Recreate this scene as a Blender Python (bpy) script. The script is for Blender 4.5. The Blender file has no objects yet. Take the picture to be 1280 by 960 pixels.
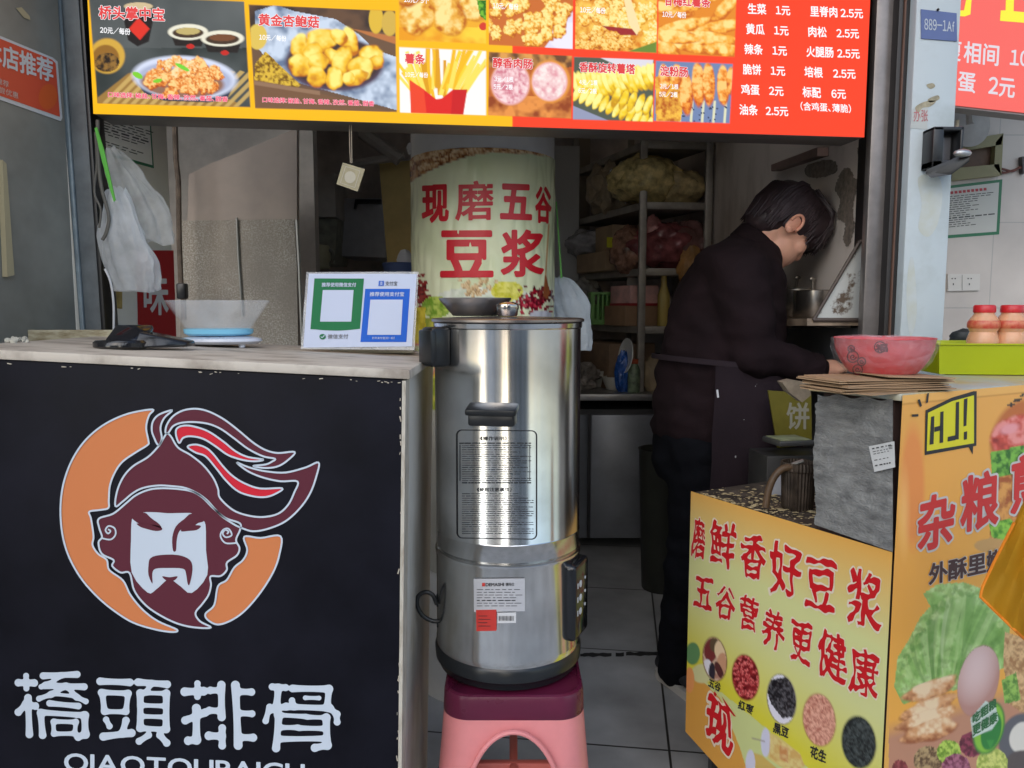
import bpy, bmesh, math, random
import numpy as np
from mathutils import Vector, Matrix, noise as mnoise
random.seed(7)
SC = bpy.context.scene
COL = SC.collection
R = math.radians
# ------------------------------------------------------------------ camera, light, exposure
W0, H0, FPX = 1280.0, 960.0, 960.0
CAMZ = 1.2
PITCH = math.atan(95/960)
cd = bpy.data.cameras.new('camera')
cam = bpy.data.objects.new('camera', cd); COL.objects.link(cam)
cam.location = (0, 0, CAMZ)
cam.rotation_euler = (math.pi/2 - PITCH, 0, 0)
cd.sensor_width = 36.0
cd.lens = 36.0*FPX/W0
cd.clip_start = 0.02; cd.clip_end = 500
SC.camera = cam
SUN_EL, SUN_AZ = R(30), R(196)          # high, behind the camera, veiled by cloud
wd = bpy.data.worlds.new('World'); SC.world = wd; wd.use_nodes = True
nt = wd.node_tree; nt.nodes.clear()
wo = nt.nodes.new('ShaderNodeOutputWorld'); wb = nt.nodes.new('ShaderNodeBackground')
sky = nt.nodes.new('ShaderNodeTexSky'); sky.sky_type = 'NISHITA'; sky.sun_disc = False
sky.sun_elevation = SUN_EL; sky.sun_rotation = SUN_AZ
sky.air_density = 1.0; sky.dust_density = 1.2; sky.ozone_density = 1.0
nt.links.new(sky.outputs[0], wb.inputs[0]); wb.inputs[1].default_value = 0.15
nt.links.new(wb.outputs[0], wo.inputs[0])
sl = bpy.data.lights.new('sun', 'SUN'); sl.energy = 1.3; sl.angle = R(80); sl.color = (0.95, 0.975, 1.0)
sun = bpy.data.objects.new('sun', sl); COL.objects.link(sun)
sdir = Vector((math.sin(SUN_AZ)*math.cos(SUN_EL), math.cos(SUN_AZ)*math.cos(SUN_EL), math.sin(SUN_EL)))
sun.rotation_euler = sdir.to_track_quat('Z', 'Y').to_euler(); sun.location = (0, -6, 8)
SC.view_settings.view_transform = 'Standard'; SC.view_settings.look = 'None'
SC.view_settings.gamma = 1.0; SC.view_settings.use_curve_mapping = False
SC.view_settings.exposure = 0.6
SC.render.engine = 'CYCLES'
SC.cycles.max_bounces = 12; SC.cycles.diffuse_bounces = 9; SC.cycles.glossy_bounces = 5; SC.cycles.transparent_max_bounces = 16
try:
    SC.cycles.use_denoising = True
except Exception: pass

# ------------------------------------------------------------------ measuring the photograph
def rays(u, v):
    u = np.asarray(u, float); v = np.asarray(v, float)
    xn = (u-W0/2)/FPX; yn = (H0/2-v)/FPX
    s, c = math.sin(PITCH), math.cos(PITCH)
    return np.stack([xn, c+yn*s, -s+yn*c], -1)
CAM = np.array([0, 0, CAMZ])
def P(u, v, Y):
    d = rays(u, v); return Vector(CAM + d*(Y/d[1]))
def PZ(u, v, Z):
    d = rays(u, v); return Vector(CAM + d*((Z-CAMZ)/d[2]))
def proj(p):
    p = np.asarray(p, float)-CAM
    s, c = math.sin(PITCH), math.cos(PITCH)
    zf = p[..., 1]*c-p[..., 2]*s; yu = p[..., 1]*s+p[..., 2]*c
    return W0/2+p[..., 0]/zf*FPX, H0/2-yu/zf*FPX
class Plane:
    def __init__(s, p, n):
        s.p = np.array(p, float); n = np.array(n, float); s.n = n/np.linalg.norm(n)
        if np.dot(s.n, CAM-s.p) < 0: s.n = -s.n
    def hit(s, u, v, off=0.0):
        d = rays(u, v); t = np.dot(s.p+s.n*off-CAM, s.n)/(d@s.n)
        return CAM+d*t[..., None]
    def pt(s, u, v, off=0.0): return Vector(s.hit(u, v, off))
class Cyl:
    def __init__(s, cx, cy, r): s.cx, s.cy, s.r = cx, cy, r
    def hit(s, u, v, off=0.0):
        d = rays(u, v); r = s.r+off
        a = d[..., 0]**2+d[..., 1]**2
        b = -(d[..., 0]*s.cx+d[..., 1]*s.cy)
        c = s.cx**2+s.cy**2-r*r
        disc = np.maximum(b*b-a*c, 0)
        t = (-b-np.sqrt(disc))/a
        return CAM+d*t[..., None]

# ------------------------------------------------------------------ materials
def s2l(c):
    c = np.asarray(c, float)/255.0
    return np.where(c <= 0.04045, c/12.92, ((c+0.055)/1.055)**2.4)
def rgb(r, g, b):
    return tuple(float(x) for x in s2l((r, g, b)))+(1.0,)
MC = {}
def mat(name, col, rough=0.6, metal=0.0, var=0.0, scale=8.0, bump=0.0, bscale=60.0, spec=0.5, dark=None, stretch=None, coat=0.0, sss=0.0, detail=4.0, thr=(0.35, 0.65)):
    """procedural principled material: colour broken up by noise, optional bump"""
    if name in MC: return MC[name]
    m = bpy.data.materials.new(name); m.use_nodes = True
    n = m.node_tree.nodes; l = m.node_tree.links
    b = n['Principled BSDF']
    if len(col) == 3: col = tuple(col)+(1,)
    b.inputs['Base Color'].default_value = col
    b.inputs['Roughness'].default_value = rough; b.inputs['Metallic'].default_value = metal
    b.inputs['Specular IOR Level'].default_value = spec
    if coat: b.inputs['Coat Weight'].default_value = coat
    if sss:
        b.inputs['Subsurface Weight'].default_value = sss; b.inputs['Subsurface Radius'].default_value = (0.02, 0.008, 0.004)
    tc = n.new('ShaderNodeTexCoord'); mp = n.new('ShaderNodeMapping'); l.new(tc.outputs['Object'], mp.inputs[0])
    if stretch: mp.inputs['Scale'].default_value = stretch
    if var or dark:
        t = n.new('ShaderNodeTexNoise'); t.inputs['Scale'].default_value = scale; t.inputs['Detail'].default_value = detail
        t.inputs['Roughness'].default_value = 0.62
        l.new(mp.outputs[0], t.inputs[0])
        r = n.new('ShaderNodeValToRGB'); l.new(t.outputs[0], r.inputs[0])
        r.color_ramp.elements[0].position = thr[0]; r.color_ramp.elements[1].position = thr[1]
        d = dark if dark else tuple(x*(1-var) for x in col[:3])
        r.color_ramp.elements[0].color = tuple(d[:3])+(1,)
        hi = tuple(min(1, x*(1+var*0.5)) for x in col[:3]) if not dark else col[:3]
        r.color_ramp.elements[1].color = tuple(hi)+(1,)
        l.new(r.outputs[0], b.inputs['Base Color'])
        rr = n.new('ShaderNodeMapRange'); l.new(t.outputs[0], rr.inputs[0])
        rr.inputs[3].default_value = max(0, rough-0.1); rr.inputs[4].default_value = min(1, rough+0.1)
        l.new(rr.outputs[0], b.inputs['Roughness'])
    if bump:
        t2 = n.new('ShaderNodeTexNoise'); t2.inputs['Scale'].default_value = bscale; t2.inputs['Detail'].default_value = 5
        l.new(mp.outputs[0], t2.inputs[0])
        bp = n.new('ShaderNodeBump'); bp.inputs['Strength'].default_value = bump; bp.inputs['Distance'].default_value = 0.004
        l.new(t2.outputs[0], bp.inputs['Height']); l.new(bp.outputs[0], b.inputs['Normal'])
    MC[name] = m; return m
def printed(name, rough=0.35, emit=0.0, spec=0.4, bump=0.0):
    """a printed sheet: the print is a colour attribute; emit > 0 for a backlit one"""
    if name in MC: return MC[name]
    m = bpy.data.materials.new(name); m.use_nodes = True
    n = m.node_tree.nodes; l = m.node_tree.links; b = n['Principled BSDF']
    a = n.new('ShaderNodeVertexColor'); a.layer_name = 'print'
    if emit:
        spec = .08; rough = .6
        b.inputs['Base Color'].default_value = (0.02, 0.02, 0.02, 1)
        l.new(a.outputs[0], b.inputs['Emission Color']); b.inputs['Emission Strength'].default_value = emit
    else: l.new(a.outputs[0], b.inputs['Base Color'])
    b.inputs['Roughness'].default_value = rough; b.inputs['Specular IOR Level'].default_value = spec
    if bump:
        tc = n.new('ShaderNodeTexCoord')
        t2 = n.new('ShaderNodeTexNoise'); t2.inputs['Scale'].default_value = 7; t2.inputs['Detail'].default_value = 3
        l.new(tc.outputs['Object'], t2.inputs[0])
        bp = n.new('ShaderNodeBump'); bp.inputs['Strength'].default_value = bump; bp.inputs['Distance'].default_value = 0.02
        l.new(t2.outputs[0], bp.inputs['Height']); l.new(bp.outputs[0], b.inputs['Normal'])
    MC[name] = m; return m
def glow(name, col, strength):
    if name in MC: return MC[name]
    m = bpy.data.materials.new(name); m.use_nodes = True
    b = m.node_tree.nodes['Principled BSDF']
    b.inputs['Base Color'].default_value = (0.02, 0.02, 0.02, 1)
    b.inputs['Emission Color'].default_value = col; b.inputs['Emission Strength'].default_value = strength
    MC[name] = m; return m
def clearfilm(name, col, alpha, rough=0.15, trans=0.0, crinkle=0.0):
    """thin plastic: partly see-through sheet"""
    if name in MC: return MC[name]
    m = bpy.data.materials.new(name); m.use_nodes = True
    n = m.node_tree.nodes; l = m.node_tree.links; b = n['Principled BSDF']; o = n['Material Output']
    b.inputs['Base Color'].default_value = col; b.inputs['Roughness'].default_value = rough
    tr = n.new('ShaderNodeBsdfTransparent'); mx = n.new('ShaderNodeMixShader'); tl = n.new('ShaderNodeBsdfTranslucent')
    tl.inputs[0].default_value = col
    m2 = n.new('ShaderNodeMixShader'); m2.inputs[0].default_value = trans
    l.new(b.outputs[0], m2.inputs[1]); l.new(tl.outputs[0], m2.inputs[2])
    tc = n.new('ShaderNodeTexCoord'); t = n.new('ShaderNodeTexNoise'); t.inputs['Scale'].default_value = 14; t.inputs['Detail'].default_value = 4
    l.new(tc.outputs['Object'], t.inputs[0])
    mr = n.new('ShaderNodeMapRange'); mr.inputs[1].default_value = 0.3; mr.inputs[2].default_value = 0.7
    mr.inputs[3].default_value = max(0, alpha-min(.15, alpha*.6)); mr.inputs[4].default_value = min(1, alpha+min(.15, alpha*.6))
    l.new(t.outputs[0], mr.inputs[0]); l.new(mr.outputs[0], mx.inputs[0])
    v = n.new('ShaderNodeTexVoronoi'); v.feature = 'DISTANCE_TO_EDGE'; v.inputs['Scale'].default_value = 38
    l.new(tc.outputs['Object'], v.inputs[0]); bp = n.new('ShaderNodeBump'); bp.inputs['Strength'].default_value = crinkle; bp.inputs['Distance'].default_value = 0.01
    l.new(v.outputs['Distance'], bp.inputs['Height']); l.new(bp.outputs[0], b.inputs['Normal']); l.new(bp.outputs[0], tl.inputs['Normal'])
    l.new(tr.outputs[0], mx.inputs[1]); l.new(m2.outputs[0], mx.inputs[2]); l.new(mx.outputs[0], o.inputs[0])
    MC[name] = m; return m

# ------------------------------------------------------------------ mesh building
class MB:
    """collects shapes (world metres) and links them as ONE mesh object"""
    def __init__(s): s.bm = bmesh.new()
    def box(s, c, size, rz=0.0, bev=0.0, rx=0.0, ry=0.0, seg=2):
        r = bmesh.ops.create_cube(s.bm, size=1.0)
        vs = r['verts']
        M = Matrix.Translation(Vector(c)) @ Matrix.Rotation(rz, 4, 'Z') @ Matrix.Rotation(ry, 4, 'Y') @ Matrix.Rotation(rx, 4, 'X') @ Matrix.Diagonal(Vector(tuple(size)+(1,)))
        bmesh.ops.transform(s.bm, matrix=M, verts=vs)
        if bev:
            es = list({e for v in vs for e in v.link_edges})
            bmesh.ops.bevel(s.bm, geom=es, offset=bev, segments=seg, affect='EDGES', profile=0.5)
        return s
    def hexa(s, b4, t4, bev=0.0):
        """box from 4 bottom and 4 top corners (same order)"""
        v = [s.bm.verts.new(p) for p in list(b4)+list(t4)]
        fs = [(3, 2, 1, 0), (4, 5, 6, 7), (0, 1, 5, 4), (1, 2, 6, 5), (2, 3, 7, 6), (3, 0, 4, 7)]
        f = [s.bm.faces.new([v[i] for i in q]) for q in fs]
        bmesh.ops.recalc_face_normals(s.bm, faces=f)
        if bev:
            es = list({e for x in v for e in x.link_edges})
            bmesh.ops.bevel(s.bm, geom=es, offset=bev, segments=2, affect='EDGES', profile=0.5)
        return s
    def slab(s, poly, n, th):
        """flat polygon (3D points) extruded by th along n"""
        n = Vector(n).normalized()*th
        a = [s.bm.verts.new(p) for p in poly]; b = [s.bm.verts.new(Vector(p)+n) for p in poly]
        k = len(a); f = [s.bm.faces.new(a), s.bm.faces.new(b[::-1])]
        for i in range(k): f.append(s.bm.faces.new([a[i], b[i], b[(i+1) % k], a[(i+1) % k]]))
        bmesh.ops.recalc_face_normals(s.bm, faces=f); return s
    def ring(s, pts): return [s.bm.verts.new(p) for p in pts]
    def bridge(s, r0, r1, close=True):
        k = len(r0)
        for i in range(k if close else k-1):
            try: s.bm.faces.new([r0[i], r0[(i+1) % k], r1[(i+1) % k], r1[i]])
            except ValueError: pass
    def tube(s, pts, r, n=10, cap=True):
        pts = [Vector(p) for p in pts]
        rr = r if isinstance(r, (list, tuple)) else [r]*len(pts)
        up = None; prev = None
        for i, p in enumerate(pts):
            t = (pts[min(i+1, len(pts)-1)]-pts[max(i-1, 0)]).normalized()
            if up is None:
                up = t.orthogonal().normalized()
            else:
                up = (up-t*up.dot(t)).normalized()
            b = t.cross(up)
            q = s.ring([p+(up*math.cos(a)+b*math.sin(a))*rr[i] for a in [2*math.pi*k/n for k in range(n)]])
            if prev: s.bridge(prev, q)
            elif cap: s.bm.faces.new(q[::-1])
            prev = q
        if cap: s.bm.faces.new(prev)
        return s
    def lathe(s, prof, c, n=48, axis=(0, 0, 1), cap0=True, cap1=True, sx=1.0, sy=1.0, rz=0.0):
        """prof: (radius, height) pairs along axis from c"""
        ax = Vector(axis).normalized()
        if abs(ax.z) > 0.999: e1 = Vector((1, 0, 0))
        else: e1 = Vector((0, 0, 1)).cross(ax).normalized()
        e2 = ax.cross(e1); c = Vector(c)
        if rz: e1, e2 = e1*math.cos(rz)+e2*math.sin(rz), -e1*math.sin(rz)+e2*math.cos(rz)
        prev = None
        for i, (r, h) in enumerate(prof):
            q = s.ring([c+ax*h+e1*(r*sx*math.cos(2*math.pi*k/n))+e2*(r*sy*math.sin(2*math.pi*k/n)) for k in range(n)])
            if prev: s.bridge(prev, q)
            elif cap0 and r > 1e-5: s.bm.faces.new(q[::-1])
            prev = q
        if cap1 and prof[-1][0] > 1e-5: s.bm.faces.new(prev)
        return s
    def ico(s, c, rad, sub=3, amp=0.0, fr=3.0, seed=0, M=None):
        r = bmesh.ops.create_icosphere(s.bm, subdivisions=sub, radius=1.0)
        if not hasattr(rad, '__len__'): rad = (rad,)*3
        off = Vector((seed*7.3, seed*3.1, seed*1.7))
        for v in r['verts']:
            k = 1.0
            if amp: k += amp*mnoise.fractal(v.co*fr+off, 1.0, 2.0, 3)
            p = Vector((v.co.x*rad[0]*k, v.co.y*rad[1]*k, v.co.z*rad[2]*k))
            if M is not None: p = M @ p
            v.co = p+Vector(c)
        return s
    def poly(s, pts):
        s.bm.faces.new([s.bm.verts.new(p) for p in pts]); return s
    def loft(s, rings, cap=True):
        prev = None
        for q in rings:
            q = s.ring(q)
            if prev: s.bridge(prev, q)
            elif cap: s.bm.faces.new(q[::-1])
            prev = q
        if cap: s.bm.faces.new(prev)
        return s
    def clean(s, dist=1e-5):
        bmesh.ops.remove_doubles(s.bm, verts=s.bm.verts, dist=dist); return s
    def mesh(s, name, smooth=None):
        me = bpy.data.meshes.new(name)
        bmesh.ops.recalc_face_normals(s.bm, faces=s.bm.faces)
        s.bm.to_mesh(me); s.bm.free()
        if smooth is not None:
            for p in me.polygons: p.use_smooth = True
            try: me.set_sharp_from_angle(angle=R(smooth))
            except Exception: pass
        return me
def pydata(name, verts, faces):
    me = bpy.data.meshes.new(name); me.from_pydata([tuple(map(float, v)) for v in verts], [], faces); me.update(); return me

class Thing:
    """an Empty at the thing's base that parents its parts (parts are given in world metres)"""
    def __init__(s, name, label, cat, loc, group=None):
        o = bpy.data.objects.new(name, None); COL.objects.link(o)
        o.empty_display_size = 0.05
        o.location = loc; o['label'] = label; o['category'] = cat
        if group: o['group'] = group
        s.o = o; s.loc = Vector(loc)
    def part(s, name, mb, m, parent=None, smooth=40, label=None):
        me = mb.mesh(name, smooth) if isinstance(mb, MB) else mb
        me.materials.clear(); me.materials.append(m)
        o = bpy.data.objects.new(name, me); COL.objects.link(o)
        if parent is None: o.parent = s.o; o.location = -s.loc
        else: o.parent = parent
        if label: o['label'] = label
        return o
def one(name, mb, m, label, cat, group=None, smooth=40, kind=None):
    """a thing that is one mesh; origin moved to the middle of its base"""
    me = mb.mesh(name, smooth) if isinstance(mb, MB) else mb
    me.materials.clear(); me.materials.append(m)
    n = len(me.vertices); co = np.empty(n*3, 'f'); me.vertices.foreach_get('co', co); co = co.reshape(-1, 3)
    base = np.array([(co[:, 0].min()+co[:, 0].max())/2, (co[:, 1].min()+co[:, 1].max())/2, co[:, 2].min()], 'f')
    me.vertices.foreach_set('co', (co-base).ravel()); me.update()
    o = bpy.data.objects.new(name, me); COL.objects.link(o); o.location = base
    if kind: o['kind'] = kind
    else: o['label'] = label; o['category'] = cat
    if group: o['group'] = group
    return o

# ------------------------------------------------------------------ lettering and flat shapes on a surface
GC = {}
def glyph1(ch):
    """one character, set in the CJK face (latin through its full-width form)"""
    if ch in GC: return GC[ch]
    c = bpy.data.curves.new('lettering', 'FONT'); c.body = chr(ord(ch)+0xFEE0) if '!' <= ch <= '~' and not ch.isalpha() else ch; c.size = 1.0
    c.resolution_u = 4; c.fill_mode = 'FRONT'
    o = bpy.data.objects.new('lettering', c)
    me = bpy.data.meshes.new_from_object(o)
    n = len(me.vertices); co = np.empty(n*3, 'f'); me.vertices.foreach_get('co', co)
    fs = [tuple(p.vertices) for p in me.polygons]
    v = co.reshape(-1, 3)[:, :2].astype(float)
    bpy.data.objects.remove(o); bpy.data.curves.remove(c); bpy.data.meshes.remove(me)
    GC[ch] = (v, fs); return GC[ch]
def glyphs(body):
    V, F, x = [], [], 0.0; n = 0
    for ch in body:
        if ch == ' ': x += .3; continue
        v, f = glyph1(ch)
        if '!' <= ch <= '~': dx = x-v[:, 0].min()+.05; adv = v[:, 0].max()-v[:, 0].min()+.1
        elif ch in '，、：': dx = x-v[:, 0].min()+.05; adv = v[:, 0].max()-v[:, 0].min()+.25
        else: dx, adv = x, 1.0
        V.append(v+np.array([dx, 0])); F += [tuple(i+n for i in q) for q in f]; n += len(v); x += adv
    return np.concatenate(V), F
SDFC = {}
def glyph_field(body, st):
    """signed distance (in em) to the outline of the words, on a regular grid"""
    k = (body, st)
    if k in SDFC: return SDFC[k]
    v, fs = glyphs(body)
    cnt = {}
    for f in fs:
        for i in range(len(f)):
            a, b = f[i], f[(i+1) % len(f)]; e = (min(a, b), max(a, b)); cnt[e] = cnt.get(e, 0)+1
    edges = [e for e, n in cnt.items() if n == 1]
    pad = 0.16; lo = v.min(0)-pad; hi = v.max(0)+pad
    nx, ny = int((hi[0]-lo[0])/st)+2, int((hi[1]-lo[1])/st)+2
    X = lo[0]+np.arange(nx)*st; Y = lo[1]+np.arange(ny)*st
    d = np.full((ny, nx), 0.5); ins = np.zeros((ny, nx), bool)
    for ia, ib in edges:
        a, b = v[ia], v[ib]
        i0, i1 = max(0, int((min(a[0], b[0])-pad-lo[0])/st)), min(nx, int((max(a[0], b[0])+pad-lo[0])/st)+2)
        j0, j1 = max(0, int((min(a[1], b[1])-pad-lo[1])/st)), min(ny, int((max(a[1], b[1])+pad-lo[1])/st)+2)
        gx = X[i0:i1][None, :]-a[0]; gy = Y[j0:j1][:, None]-a[1]; e = b-a
        t = np.clip((gx*e[0]+gy*e[1])/(e@e+1e-12), 0, 1); dd = np.hypot(gx-t*e[0], gy-t*e[1])
        d[j0:j1, i0:i1] = np.minimum(d[j0:j1, i0:i1], dd)
        y0, y1 = min(a[1], b[1]), max(a[1], b[1])
        r0, r1 = int(math.ceil((y0-lo[1])/st)), int(math.ceil((y1-lo[1])/st))
        for j in range(max(r0, 0), min(r1, ny)):
            xc = a[0]+(Y[j]-a[1])/(b[1]-a[1])*(b[0]-a[0]); ins[j, :max(0, int(math.ceil((xc-lo[0])/st)))] ^= True
    d = np.where(ins, -d, d); SDFC[k] = (d, lo, v.min(0), v.max(0)); return SDFC[k]
def text_geo(surf, body, p0, p1, up, off=0.0006, bold=0.02, ref=None, wob=0.0, rnd=0.0):
    """ink box of the words: bottom-left p0, bottom-right p1, height vector up (photo px), laid onto the surface"""
    p0, p1, up = map(lambda t: np.array(t, float), (p0, p1, up))
    L = np.linalg.norm(up); st = 1/90. if L > 40 else (1/64. if L > 22 else (1/44. if L > 9 else 1/30.))
    d, lo, a, b = glyph_field(body, st)
    bl = bold; rf = bold if ref is None else ref
    if wob:
        jj, ii = np.mgrid[0:d.shape[0], 0:d.shape[1]]
        d = d+0.02*np.sin(ii*st*9+p0[0])*np.sin(jj*st*8+p0[1])+0.012*np.sin(ii*st*21+jj*st*17)
    V, f = contour_fill(d-bl, lo[0], lo[1], st, 2 if wob else (3 if isinstance(surf, Cyl) else 12))
    a = a-rf; b = b+rf
    x = (V[:, 0]-a[0])/(b[0]-a[0]); y = (V[:, 1]-a[1])/(b[1]-a[1])
    q = p0+x[:, None]*(p1-p0)+y[:, None]*up
    if wob: q = q+wob*L*np.stack([np.sin(y*5.1+x*3.7+p0[0]), np.cos(x*6.3+y*2.1+p0[1])], -1)
    return surf.hit(q[:, 0], q[:, 1], off), f
class Geo:
    """joins several flat outlines / words into one mesh"""
    def __init__(s): s.v = []; s.f = []
    def add(s, vf):
        n = len(s.v); v, f = vf
        s.v.extend([tuple(map(float, x)) for x in v]); s.f.extend([tuple(i+n for i in q) for q in f]); return s
    def text(s, *a, **k): return s.add(text_geo(*a, **k))
    def shape(s, surf, pts, off=0.0006):
        p = np.array(pts, float); return s.add((surf.hit(p[:, 0], p[:, 1], off), [tuple(range(len(p)))]))
    def line(s, surf, pts, w, off=0.0008, closed=False):
        p = np.array(pts, float)
        if closed: t = np.roll(p, -1, 0)-np.roll(p, 1, 0)
        else: t = np.gradient(p, axis=0)
        t /= np.linalg.norm(t, axis=1, keepdims=True)+1e-9
        n = np.stack([-t[:, 1], t[:, 0]], -1)*w/2
        a, b = p+n, p-n; k = len(p); q = np.concatenate([a, b])
        f = [(i, (i+1) % k, k+(i+1) % k, k+i) for i in range(k if closed else k-1)]
        return s.add((surf.hit(q[:, 0], q[:, 1], off), f))
    def mesh(s, name): return pydata(name, s.v, s.f)
def smooth_path(pts, n=6, closed=True):
    p = np.array(pts, float); k = len(p); out = []
    for i in range(k if closed else k-1):
        if closed: a, b, c, d = p[i-1], p[i], p[(i+1) % k], p[(i+2) % k]
        else: a, b, c, d = p[max(i-1, 0)], p[i], p[i+1], p[min(i+2, k-1)]
        for j in range(n):
            t = j/n
            out.append(0.5*((2*b)+(-a+c)*t+(2*a-5*b+4*c-d)*t*t+(-a+3*b-3*c+d)*t**3))
    if not closed: out.append(p[-1])
    return np.array(out)
def oval(cx, cy, rx, ry, rot=0.0, n=40):
    a = np.linspace(0, 2*math.pi, n, endpoint=False); x = rx*np.cos(a); y = ry*np.sin(a)
    c, s = math.cos(rot), math.sin(rot)
    return np.stack([cx+x*c-y*s, cy+x*s+y*c], -1)
def contour_fill(g, x0, y0, st, run=12):
    """filled outline of g < 0 on a regular grid (marching squares); returns px verts and faces"""
    H, Wd = g.shape; V = []; F = []
    ins = g < 0
    full = ins[:-1, :-1] & ins[1:, :-1] & ins[:-1, 1:] & ins[1:, 1:]
    anyc = ins[:-1, :-1] | ins[1:, :-1] | ins[:-1, 1:] | ins[1:, 1:]
    for j in range(H-1):
        i = 0
        while i < Wd-1:
            if full[j, i]:
                k = i
                while k < Wd-1 and full[j, k] and k-i < run: k += 1
                n = len(V); V += [(x0+i*st, y0+j*st), (x0+k*st, y0+j*st), (x0+k*st, y0+(j+1)*st), (x0+i*st, y0+(j+1)*st)]
                F.append((n, n+1, n+2, n+3)); i = k
            else:
                if anyc[j, i]:
                    cs = [(i, j), (i+1, j), (i+1, j+1), (i, j+1)]; poly = []
                    for a in range(4):
                        p, q = cs[a], cs[(a+1) % 4]; gp, gq = g[p[1], p[0]], g[q[1], q[0]]
                        if gp < 0: poly.append(p)
                        if (gp < 0) != (gq < 0):
                            t = gp/(gp-gq); poly.append((p[0]+(q[0]-p[0])*t, p[1]+(q[1]-p[1])*t))
                    if len(poly) >= 3:
                        n = len(V); V += [(x0+a*st, y0+b*st) for a, b in poly]; F.append(tuple(range(n, n+len(poly))))
                i += 1
    return np.array(V), F

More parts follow.
